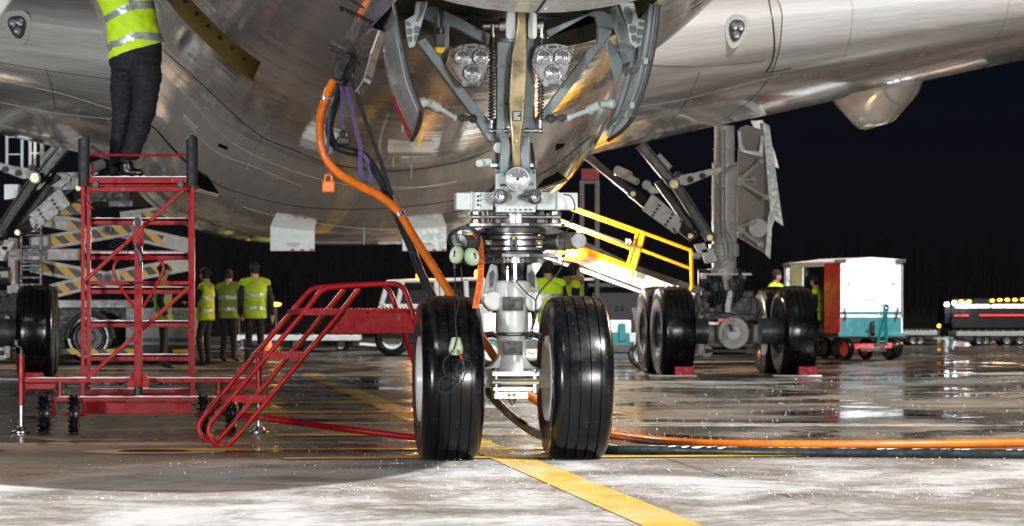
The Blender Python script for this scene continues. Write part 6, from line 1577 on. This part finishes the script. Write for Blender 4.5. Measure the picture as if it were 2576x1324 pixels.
# access ladder of the loader
ld3 = lpart('access_ladder', lambda mb: (mb.bar(kp(158, 140, -.5), kp(158, 660, -.5), .05, .07, up=Vector((0, 1, 0))), mb.bar(kp(306, 140, -.5), kp(306, 660, -.5), .05, .07, up=Vector((0, 1, 0)))) and [mb.bar(kp(158, y, -.5), kp(306, y, -.5), .04, .05) for y in (240, 268, 355, 378, 410, 470, 497, 525, 585, 640)], M_dgrey)
def kb7(x, y, e=0): return K('b7', x, y, DL + e)
lpart('guard_frame', lambda mb: ([mb.bar(kb7(x, -20, -.3), kb7(x, 215, -.3), .05, .05, up=Vector((0, 1, 0))) for x in (35, 112)], [mb.bar(kb7(35, y, -.3), kb7(112, y, -.3), .03, .03) for y in (30, 118, 190)]), M_grey)
lpart('guard_frame', lambda mb: ([mb.bar(kb7(x, -20, .1), kb7(x, 215, .1), w_, .06, up=Vector((0, 1, 0))) for x, w_ in ((153, .05), (178, .05), (215, .07))], [mb.bar(kb7(153, y, .1), kb7(300, y, .1), .04, .04) for y in (50, 112)]), M_lwhite)
lpart('platform_panel', lambda mb: mb.plate([kb7(a, b, -.1) for a, b in ((250, 212), (420, 205), (560, 210), (560, 300), (250, 300))], Vector((0, .2, 0))), M_grey)
lpart('platform_box', lambda mb: mb.plate([kb7(a, b, -.3) for a, b in ((20, 270), (95, 270), (95, 340), (20, 350))], Vector((0, .3, 0))), M_grey)
# ---------------------------------------------------------------- belt loader behind the nose gear
DB2 = 49.0
bl = thing('belt_loader', 'white belt loader with yellow handrails sloping up behind the nose gear', 'belt loader', (W(1450, 800, DB2).x, DB2, 0))
def q8(x, y, e=0): return K('b8', x, y, DB2 + e)
def bpart(name, fn, m=M_wpaint, parent=None, bevel=.008): mb = MB(); fn(mb); return mb.build(name, m, parent or bl, bevel)
bpart('conveyor_side', lambda mb: mb.plate([q8(a, b) for a, b in ((-520, 330), (330, 640), (1450, 1060), (1860, 1215), (1860, 1330), (1080, 1110), (340, 825), (-520, 500))], Vector((0, .9, 0))))
bpart('conveyor_ledge', lambda mb: mb.bar(q8(-500, 420, -.04), q8(1850, 1300, -.04), .05, .05), M_lgrey); bpart('conveyor_underside', lambda mb: mb.plate([q8(a, b, .1) for a, b in ((-300, 560), (340, 840), (1080, 1120), (1080, 1160), (340, 910), (-300, 640))], Vector((0, .7, 0))), M_dgrey)
bpart('conveyor_edge', lambda mb: mb.bar(q8(-300, 650, .05), q8(1080, 1160, .05), .06, .05), M_lgrey)
bpart('far_conveyor_side', lambda mb: mb.plate([q8(a, b, 1.0) for a, b in ((-200, 250), (1000, 820), (1860, 1110), (1860, 1200), (1000, 900), (-200, 400))], Vector((0, .05, 0))), M_dgrey)
for nm, pts, r in (('handrail', [(100, 60), (290, 125), (1040, 395), (1700, 640)], .035), ('handrail', [(100, 90), (290, 155), (1000, 410)], .030), ('mid_rail', [(-50, 250), (100, 300), (960, 622)], .030), ('lower_rail', [(100, 520), (350, 625), (960, 860)], .055), ('lower_rail', [(350, 655), (900, 850)], .04), ('mid_rail', [(1080, 632), (1680, 860)], .032), ('gate_post', [(1005, 400), (1030, 420), (905, 830)], .035), ('gate_post', [(1075, 440), (950, 860)], .03), ('rail_post', [(1112, 415), (960, 955)], .045), ('end_post', [(1695, 640), (1702, 1090), (1665, 1180)], .038)):
    bpart(nm, lambda mb: mb.tube([q8(*p, -.08) for p in pts], r * .78, 10), M_yellow, bevel=0)
bpart('silver_pole', lambda mb: (mb.tube([q8(-100, 190, -.14), q8(90, 268, -.14), q8(1040, 615, -.14)], .024, 10), mb.tube([q8(880, 575, -.16), q8(905, 530, -.16), q8(893, 500, -.16)], .014, 6), mb.tube([q8(920, 580, -.16), q8(945, 540, -.16), q8(930, 505, -.16)], .014, 6)), M_steel, bevel=0)
def nb(x, y, e=0): return K('n', x, y, DB2 + .6 + e)
bpart('cab_frame', lambda mb: mb.tube([nb(1385, 470), nb(1440, 390), nb(1495, 310), nb(1530, 296), nb(1830, 290), nb(1862, 310), nb(1862, 470)], .075, 10), M_wpaint, bevel=0)
bpart('cab_frame', lambda mb: mb.tube([nb(1385, 470, 1.2), nb(1495, 310, 1.2), nb(1830, 290, 1.2), nb(1862, 470, 1.2)], .06, 10), M_wpaint, bevel=0)
bpart('cab_roof', lambda mb: mb.plate([nb(1495, 300), nb(1850, 288), nb(1850, 288, 1.25), nb(1495, 300, 1.25)], UP * .05))
bpart('vehicle_body', lambda mb: mb.pbox(*cp('n', 1010, 760), *cp('n', 1500, 930), DB2 + .7, 1.5, M=I3)); bpart('teal_skirt', lambda mb: mb.pbox(*cp('n', 1010, 930), *cp('n', 1500, 1070), DB2 + .75, 1.4, M=I3), M_teal)
for x in (1080, 1440):
    c_ = nb(x, 1060, .2); c_.z = .32; wheel('truck_wheel', c_, .32, .22, .18, Vector((0, 1, 0)), bl, M_lgrey, 3, seg=32)
for x in (1620, 1700):
    c_ = Vector((W(x, 0, DB2).x, DB2 + .45, .24)); wheel('support_wheel', c_, .24, .18, .14, Vector((0, 1, 0)), bl, M_lgrey, 3, seg=28)
bpart('support_frame', lambda mb: (mb.bar(Vector((W(1620, 0, DB2).x, DB2 + .45, .26)), W(1600, 775, DB2) + Vector((0, .45, 0)), .1, .1, up=Vector((0, 1, 0))), mb.bar(Vector((W(1300, 0, DB2).x, DB2 + .45, .4)), Vector((W(1720, 0, DB2).x, DB2 + .45, .30)), .12, .12, up=Vector((0, 1, 0))), mb.bar(Vector((W(1500, 0, DB2).x, DB2 + .45, .36)), W(1440, 690, DB2) + Vector((0, .45, 0)), .1, .1, up=Vector((0, 1, 0)))), M_dgrey)
def lampmat(name, col, st):
    m = bpy.data.materials.new(name); m.use_nodes = True; b = m.node_tree.nodes['Principled BSDF']
    b.inputs['Base Color'].default_value = (*col, 1); b.inputs['Emission Color'].default_value = (*col, 1); b.inputs['Emission Strength'].default_value = st; return m
M_amb = lampmat('lit_amber_beacon', (1., .25, .0), 3.2); M_white_l = lampmat('lit_white_lamp', (.9, .95, 1.), 30.); M_strip = lampmat('glowing_white_trail', (1., .97, .9), 5.); M_redl = lampmat('glowing_red_trail', (1., .03, .03), .45); M_amb2 = lampmat('lit_amber_marker', (1., .42, .02), 7.)
def plamp(loc, e, col, r=.05):
    l = bpy.data.lights.new('beacon_light', 'POINT'); l.energy = e; l.color = col; l.shadow_soft_size = r
    o = bpy.data.objects.new('beacon_light', l); C.collection.objects.link(o); o.location = loc
b_ = bpart('beacon', lambda mb: mb.ball(nb(1800, 236, -.95), .15, 14, 8, (1.6, .8, .75)), M_amb, bevel=0)  # ball larger than the lamp, taking in its glare
plamp(nb(1790, 250, -1.3), 60, (1, .45, .08))
wl = bpart('work_light', lambda mb: mb.lathe([(0, .03), (.02, .03), (.03, .02), (.03, 0)], nb(1700, 270, -.9), AB * -1 + UP * -.3, 14), M_white_l, bevel=0); plamp(nb(1760, 235, -1.3), 230, (1, .98, .95))
# ---------------------------------------------------------------- crew cab truck
DP = 62.0
tr = thing('crew_truck', 'white crew cab truck with a lit amber beacon beyond the left nose tyre', 'truck', (W(1090, 800, DP).x, DP, 0))
def nt_(x, y, e=0): return K('n', x, y, DP + e)
M_tw = mat('dull_white_truck_paint', (.40, .41, .41), .4, var=.1, dirt=(.15, .14, .12), dirt_amt=.4)
def tpart(name, fn, m=M_tw, parent=None, bevel=.02): mb = MB(); fn(mb); return mb.build(name, m, parent or tr, bevel)
tb = tpart('truck_body', lambda mb: mb.plate([nt_(a, b) for a, b in ((72, 700), (110, 680), (1080, 680), (1080, 930), (80, 930))], Vector((0, 1.8, 0))))
tpart('cab_shell', lambda mb: ([mb.bar(nt_(*p, e), nt_(*q, e), .10, .10, up=Vector((0, 1, 0))) for e in (.05, 1.7) for p, q in (((100, 690), (165, 475)), ((245, 690), (290, 478)), ((600, 690), (585, 470)), ((640, 690), (640, 465)), ((860, 690), (850, 450)), ((1010, 690), (1000, 450)))], mb.plate([nt_(150, 465, 0), nt_(630, 458, 0), nt_(1010, 440, 0), nt_(1010, 440, 1.8), nt_(150, 465, 1.8)], UP * -.07)))
tpart('side_glass', lambda mb: mb.plate([nt_(a, b, .12) for a, b in ((110, 685), (175, 490), (1000, 470), (1000, 685))], Vector((0, 1.5, 0))), M_glass)
hl = tpart('headlight', lambda mb: mb.pbox(*cp('n', 105, 680), *cp('n', 190, 720), DP - .02, .05, M=I3), M_lens)
for x in (200, 860):
    c_ = nt_(x, 930, .25); c_.z = .36; wheel('truck_wheel', c_, .36, .24, .2, Vector((0, 1, 0)), tr, M_lgrey, 3, seg=32)
bb = tpart('beacon', lambda mb: mb.lathe([(0, .07), (.06, .075), (.13, .06), (.15, 0)], nt_(440, 466, .5), UP, 14), M_amb, bevel=0); plamp(nt_(440, 430, .1), 50, (1, .45, .08))
tpart('beacon', lambda mb: mb.lathe([(0, .07), (.06, .075), (.13, .06), (.15, 0)], nt_(960, 440, .5), UP, 14), M_amb2, bevel=0)
tpart('lower_body', lambda mb: mb.pbox(*cp('n', 90, 930), *cp('n', 1070, 985), DP + .1, 1.6, M=I3), M_dgrey)
# ---------------------------------------------------------------- flat trailers
def trailer(label, x0, x1, ytop, d, wx, group='flat cargo trailers on the apron', m=M_lgrey):
    a, b = W(x0, ytop, d), W(x1, ytop, d); t = thing('flat_trailer', label, 'trailer', Vector(((a.x + b.x) / 2, d, 0)), group)
    mb = MB(); c_ = (a + b) / 2; ln = (b - a).length; zt = a.z
    mb.box(c_ + Vector((0, .7, -.06)), (ln, 1.5, .12), I3); mb.build('bed', m, t, .01)
    mb = MB(); mb.box(c_ + Vector((0, .7, -.18)), (ln * .9, .8, .12), I3); mb.build('frame', M_dgrey, t, .01)
    mb = MB()
    for i in range(9): q = a.lerp(b, (i + .5) / 9) + Vector((0, .7, .012)); mb.cyl(q - Vector((0, .7, 0)), q + Vector((0, .7, 0)), .03, seg=8)
    mb.each('roller', M_dgrey, t)
    for x in wx:
        for e in (.12, 1.25):
            q = W(x, 0, d); r = max(.14, (zt - .2) * .5); r = min(r, .24); c2 = Vector((q.x, d + e, r)); wheel('trailer_wheel', c2, r, .14, r * .55, Vector((0, 1, 0)), t, M_lgrey, 3, seg=28)
    mb = MB(); mb.bar(b + Vector((0, .7, -.2)), b + Vector((1.1, .7, -.28)), .07, .06); mb.bar(b + Vector((0, .3, -.2)), b + Vector((1.0, .7, -.28)), .05, .05); mb.build('tow_bar', m, t)
    return t
trailer('pale flat trailer with small wheels beyond the red ladder', 588, 902, 844, 70, (612, 744, 858))
trailer('dark flat trailer with a shiny hub directly behind the white cart', 2255, 2358, 832, 80, (2300, 2315), m=M_grey)
trailer('long dark flat trailer at the right edge of the apron', 2405, 2600, 834, 80, (2466, 2480, 2535, 2568), m=M_grey)
# ---------------------------------------------------------------- enclosed baggage carts
M_cartred = mat('red_cart_curtain', (.55, .03, .02), .35, var=.3, scale=5, dirt=(.6, .3, .25), dirt_amt=.4)
M_cartteal = mat('rusty_teal_cart_paint', (.02, .20, .24), .45, var=.15, dirt=(.16, .09, .04), dirt_amt=.6)
DC = 58.0
def c8(x, y, d=DC): return K('8', x, y, d)
bc2 = thing('baggage_cart', 'white baggage cart with teal lower panel and red curtain, open on its side', 'cart', (c8(600, 0).x, DC, 0), 'enclosed baggage carts')
back = Vector((-.72, 2.4, 0))
def cpart(name, fn, m=M_wpaint, parent=None, bevel=.008): mb = MB(); fn(mb); return mb.build(name, m, parent or bc2, bevel)
fw = cpart('front_wall', lambda mb: mb.plate([c8(a, b) for a, b in ((416, 122), (600, 98), (785, 112), (785, 442), (416, 442))], Vector((0, .05, 0))))
tl = cpart('lower_panel', lambda mb: mb.plate([c8(a, b, DC + .002) for a, b in ((416, 442), (785, 442), (785, 552), (416, 548))], Vector((0, .05, 0))), M_cartteal)
cpart('teal_band', lambda mb: mb.plate([c8(a, b, DC - .006) for a, b in ((420, 408), (783, 408), (783, 424), (420, 424))], Vector((0, .004, 0))), M_cartteal, fw, 0)
cpart('bottom_lip', lambda mb: mb.pbox(*cp('8', 410, 530), *cp('8', 800, 554), DC - .05, .12, M=I3), M_cartteal)
for x0, x1 in ((395, 456), (742, 802)): cpart('roof_corner', lambda mb: mb.plate([c8(a, b, DC - .03) for a, b in ((x0, 104), (x1, 102), (x1, 124), (x0 + 8, 128))], Vector((0, .3, 0))), M_dgrey)
cpart('roof', lambda mb: mb.loft([[c8(a, b) + e for a, b in ((412, 124), (600, 97), (790, 112), (790, 104), (600, 90), (412, 114))] for e in (Vector((0, .02, 0)), back)]), M_wpaint)
cpart('back_wall', lambda mb: mb.plate([c8(a, b) + back for a, b in ((416, 122), (785, 112), (785, 552), (416, 548))], Vector((0, -.04, 0))), M_dgrey); cpart('right_wall', lambda mb: mb.plate([c8(785, 112), c8(785, 552), c8(785, 552) + back, c8(785, 112) + back], Vector((-.04, 0, 0))), M_wpaint)
cpart('floor', lambda mb: mb.plate([c8(416, 530), c8(785, 530), c8(785, 530) + back, c8(416, 530) + back], UP * -.06), M_dgrey)
def side(name, f0, f1, y0, y1, m): 
    return cpart(name, lambda mb: mb.plate([c8(416, y0) + back * f0, c8(416, y0) + back * f1, c8(416, y1) + back * f1, c8(416, y1) + back * f0], Vector((.03, 0, 0))), m)
side('red_curtain', .0, .30, 124, 442, M_cartred); side('lower_side', 0, .30, 442, 548, M_cartred); side('side_panel', .74, 1., 124, 530, M_wpaint); side('side_rail', .30, .74, 118, 142, M_wpaint); side('sill', .30, .74, 512, 548, M_dgrey)
for x, y in ((470, 245), (729, 244)): cpart('side_marker', lambda mb: mb.cyl(c8(x, y, DC - .012), c8(x, y, DC + .01), .035, seg=14), M_lgrey, fw, 0)
for x, l in ((450, -4), (752, 6)): cpart('curtain_hook', lambda mb: mb.bar(c8(x + l, 385, DC - .03), c8(x - l, 450, DC - .03), .03, .03), M_dgrey, fw)
cpart('document_holder', lambda mb: mb.pbox(*cp('8', 566, 268), *cp('8', 630, 345), DC - .012, .015, M=I3), M_text, fw)
M_faint = mat('faded_grey_lettering', (.42, .45, .47), .6, var=.02)
mb = MB(); text_mesh(mb, '101045', .10, c8(464, 166, DC - .006), (1, 0, 0), UP); mb.build('lettering', M_faint, fw)
mb = MB()
def emblem(mb, x, y, d, r): 
    mb.ring(c8(x, y, d), Vector((0, 1, 0)), r, .008, 24, 4); a = c8(x, y, d); mb.plate([a + Vector((-.6 * r, 0, -.4 * r)), a + Vector((.6 * r, 0, -.4 * r)), a + UP * r * .6], Vector((0, .006, 0)))
emblem(mb, 452, 205, DC - .01, .07); mb.build('emblem', M_faint, fw)
for (x, y, e, m) in ((452, 635, .0, M_cartred), (570, 640, .7, M_cartred), (710, 640, .0, M_dgrey), (740, 600, 2.0, M_dgrey), (405, 620, 1.9, M_dgrey), (330, 600, 2.2, M_dgrey)):
    c_ = c8(x, y, DC + e + .1); c_.z = .205; wheel('cart_wheel', c_, .205, .11, .12, Vector((.85, .5, 0)), bc2, m, 3, seg=28)
cpart('axle_beam', lambda mb: mb.bar(c8(500, 610, DC - .1), c8(720, 605, DC - .1), .12, .10), M_cartred); cpart('turntable', lambda mb: mb.pbox(*cp('8', 540, 600), *cp('8', 690, 640), DC - .15, .2, M=I3), M_dgrey)
tbw = cpart('tow_bar', lambda mb: (mb.bar(c8(632, 612, DC - .2), c8(684, 405, DC - .35), .05, .05, up=Vector((0, 1, 0))), mb.bar(c8(688, 605, DC - .2), c8(686, 405, DC - .35), .06, .05, up=Vector((0, 1, 0))), mb.bar(c8(640, 580, DC - .22), c8(688, 580, DC - .22), .03, .03), mb.plate([c8(a, b, DC - .36) for a, b in ((674, 420), (672, 375), (690, 360), (704, 372), (700, 420))], Vector((0, .03, 0)))), M_teal)
cpart('tow_eye', lambda mb: mb.ring(c8(689, 376, DC - .37), Vector((0, 1, 0)), .038, .014, 16, 6), M_steel, tbw, 0)
cpart('rear_tow_bar', lambda mb: mb.plate([c8(a, b, DC - .05) for a, b in ((598, 465), (622, 460), (626, 550), (596, 550))], Vector((0, .04, 0))), M_black)
d2 = 62.5
back = Vector((.32, 2.4, 0))
b3 = thing('baggage_cart', 'white baggage cart numbered 108640 partly hidden by the main wheels', 'cart', (c8(150, 0, d2).x, d2, 0), 'enclosed baggage carts')
def c3p(name, fn, m=M_wpaint, parent=None): mb = MB(); fn(mb); return mb.build(name, m, parent or b3, .008)
f3 = c3p('front_wall', lambda mb: mb.plate([c8(a, b, d2) for a, b in ((96, 145), (215, 128), (330, 140), (330, 545), (96, 545))], Vector((0, .05, 0))))
c3p('left_wall', lambda mb: mb.plate([c8(96, 145, d2), c8(96, 545, d2), c8(96, 545, d2) + back, c8(96, 145, d2) + back], Vector((.04, 0, 0))), M_lgrey); c3p('right_wall', lambda mb: mb.plate([c8(330, 145, d2), c8(330, 545, d2), c8(330, 545, d2) + back, c8(330, 145, d2) + back], Vector((-.04, 0, 0))), M_lgrey)
c3p('roof', lambda mb: mb.loft([[c8(a, b, d2) + e for a, b in ((92, 147), (215, 128), (334, 140), (334, 134), (215, 120), (92, 138))] for e in (Vector((0, .02, 0)), back)])); c3p('floor', lambda mb: mb.plate([c8(96, 530, d2), c8(330, 530, d2), c8(330, 530, d2) + back, c8(96, 530, d2) + back], UP * -.06), M_dgrey)
c3p('roof_corner', lambda mb: mb.plate([c8(a, b, d2 - .04) for a, b in ((90, 126), (140, 118), (140, 138), (90, 146))], Vector((0, .3, 0))), M_dgrey)
mb = MB(); text_mesh(mb, '108640', .10, c8(157, 172, d2 - .006), (1, 0, 0), UP); text_mesh(mb, 'A', .12, c8(176, 212, d2 - .006), (1, 0, 0), UP, shear=.2); mb.build('lettering', M_faint, f3); mb = MB(); emblem(mb, 136, 212, d2 - .01, .075); mb.build('emblem', M_faint, f3)
for x, e in ((120, .1), (300, .1), (130, 2.0), (310, 2.0)):
    c_ = c8(x, 620, d2 + e); c_.z = .205; wheel('cart_wheel', c_, .205, .11, .12, Vector((1, .2, 0)), b3, M_dgrey, 3, seg=28)
# ---------------------------------------------------------------- ground power tug, cone, gantry, building, far vehicle, lamps, wood
DT = 66
tg = thing('tow_tractor', 'low white and teal tow tractor between the right nose tyre and the main wheels', 'tractor', (W(1565, 800, DT).x, DT, 0))
def t3(name, x0, y0, x1, y1, e, dp, m, parent=None): mb = MB(); mb.pbox(x0, y0, x1, y1, DT + e, dp, M=I3); return mb.build(name, m, parent or tg, .02)
t3('upper_body', 1520, 806, 1587, 838, 0, 1.4, M_wpaint); lb = t3('lower_body', 1516, 838, 1596, 888, -.03, 1.5, M_teal); t3('side_hatch', 1556, 814, 1574, 860, -.05, .04, M_teal, lb); t3('step_plate', 1582, 838, 1602, 862, -.06, .1, M_lgrey); t3('seat', 1590, 815, 1606, 838, .4, .5, M_black)
for x in (1530, 1585):
    c_ = W(x, 880, DT + .2); c_.z = .25; wheel('tractor_wheel', c_, .25, .18, .14, Vector((0, 1, 0)), tg, M_lgrey, 3, seg=28)
ct = W(676, 884, 69); ct.z = 0
co = thing('traffic_cone', 'small orange traffic cone standing beyond the red ladder', 'cone', ct)
mb = MB(); mb.lathe([(.02, .11), (.04, .10), (.36, .03), (.37, 0)], ct, UP, 16); mb.build('cone_body', M_orange, co); mb = MB(); mb.box(ct + UP * .011, (.28, .28, .022), I3); mb.build('cone_base', M_black, co)
DG = 75
M_gan = mat('dimmed_gantry_paint', (.05, .047, .047), .7)  # white paint darkened so the gantry looks dimly lit
ga = thing('steel_gantry', 'tall white steel gantry with a red head behind the belt loader', 'gantry', (W(1482, 0, DG).x, DG, 0))
for x in (1463.5, 1502): 
    mb = MB(); a = W(x, 455, DG); mb.bar(Vector((a.x, DG, 0)), a, .11, .11, up=Vector((0, 1, 0))); mb.build('gantry_post', M_gan, ga, .01)
mb = MB(); mb.pbox(1458, 455, 1507, 463, DG, .12, M=I3); mb.build('gantry_beam', M_gan, ga, .01)
mb = MB(); mb.pbox(1462, 425, 1507, 454, DG, .3, M=I3); mb.build('gantry_head', mat('dimmed_red_paint', (.09, .006, .012), .6), ga, .01)  # head's red darkened for the same dim look
mb = MB(); mb.pbox(1466, 700, 1500, 706, DG, .08, M=I3); mb.build('gantry_rung', M_lgrey, ga, .005)
DH = 135
bu = thing('low_building', 'low dark grey building with small windows far behind the belt loader', 'building', (W(1580, 0, DH).x, DH, 0))
M_bwall = mat('grey_building_wall', (.035, .035, .038), .7, var=.15)
mb = MB(); a, b = W(1490, 722, DH), W(1650, 722, DH); mb.box(Vector(((a.x + b.x) / 2, DH + 3, a.z / 2)), (b.x - a.x, 6, a.z), I3); mb.build('wall', M_bwall, bu); mb = MB(); mb.box(Vector(((a.x + b.x) / 2, DH + 3, a.z + .08)), (b.x - a.x + .4, 6.4, .16), I3); mb.build('roof', M_dgrey, bu)
for x in (1548, 1562, 1600, 1614): mb = MB(); mb.pbox(x, 770, x + 8, 782, DH - .02, .05, M=I3); mb.build('window', M_black, bu)
DV = 112
fv = thing('lit_vehicle', 'long dark vehicle with white and amber lamps and light trails at the far right', 'vehicle', (W(2490, 0, DV).x, DV, 0))
def v3(name, x0, y0, x1, y1, e, dp, m, each=False): mb = MB(); mb.pbox(x0, y0, x1, y1, DV + e, dp, M=I3); return mb.build(name, m, fv, .02)
M_dkv = mat('dark_vehicle_paint', (.006, .006, .0065), .4)
v3('vehicle_body', 2395, 752, 2640, 826, 0, 2.4, M_dkv)
for i, (a, b) in enumerate(((2404, 2490), (2496, 2640))): v3('light_trail', a, 767, b, 774, -.05, .06, M_strip)  # glowing bars stand in for trails left by moving lamps
v3('red_trail', 2401, 793, 2438, 796, -.05, .06, M_redl); v3('red_trail', 2464, 792, 2640, 796, -.05, .06, M_redl)
for x, y in ((2382, 766), (2401, 763), (2432, 766)):
    mb = MB(); mb.ball(W(x, y, DV - .3), .075, 12, 8); mb.build('headlight', M_white_l, fv)
for x, y in ((2418, 758.5), (2438, 758.5), (2496, 756.5), (2515, 755), (2534, 754.5), (2553, 754.5), (2573, 753.5)):
    mb = MB(); mb.ball(W(x, y, DV - .1), .06, 10, 8, (1.3, 1, .8)); mb.build('marker_lamp', M_amb2, fv)
for x in (2420, 2450, 2560, 2590):
    c_ = W(x, 0, DV); c_.z = .45; c_.y += .2; wheel('truck_wheel', c_, .45, .3, .25, Vector((0, 1, 0)), fv, M_dgrey, 3, seg=24)
v3('mud_guard', 2376, 770, 2396, 815, .2, 2., M_dkv)
def warn(px, py, d, label, w_=.12):
    p = W(px, py, d); t = thing('warning_lamp', label, 'lamp', Vector((p.x, d, 0)), 'amber lamps beyond the apron')
    mb = MB(); mb.ball(p, .07, 12, 8, (w_ / .07, 1, .8)); mb.build('lamp_head', M_amb2, t); mb = MB(); mb.cyl(Vector((p.x, d, 0)), p - UP * .05, .035); mb.build('lamp_post', M_dgrey, t)
warn(694, 766, 92, 'long amber lamp on a post to the right of the back-turned worker', .16); warn(601, 764, 92, 'short amber lamp on a post to the left of the back-turned worker', .07); warn(2362, 820, 100, 'small amber lamp low beside the far trailers', .05)
# far wood: trunks and bare crowns beyond the airfield, reading as one dark mass
M_wood = mat('unlit_bare_wood', (.006, .0055, .005), .9, var=.5, scale=.3, spec=.0)  # bark colour kept near black, as if the floodlights stop short
mb = MB(); rr = random.Random(11)
for i in range(620):
    d = rr.uniform(380, 480); x = rr.uniform(-80, 80); h = rr.uniform(6, 12)
    p = Vector((x, d, -.1)); q = p + Vector((rr.uniform(-.4, .4), 0, h)); mb.cyl(p, q, rr.uniform(.06, .15), .03, 5, False)
    for k_ in range(7):
        z = h * rr.uniform(.35, .98); a = p.lerp(q, z / h); sp3 = rr.choice((-1, 1)) * rr.uniform(.4, 1.3); mb.cyl(a, a + Vector((sp3, rr.uniform(-.5, .5), rr.uniform(.3, 1.1))), .04, .012, 3, False)
tag(mb.build('far_wood', M_wood, smooth=False), 'dark leafless wood along the far edge of the airfield', 'trees', kind='stuff')
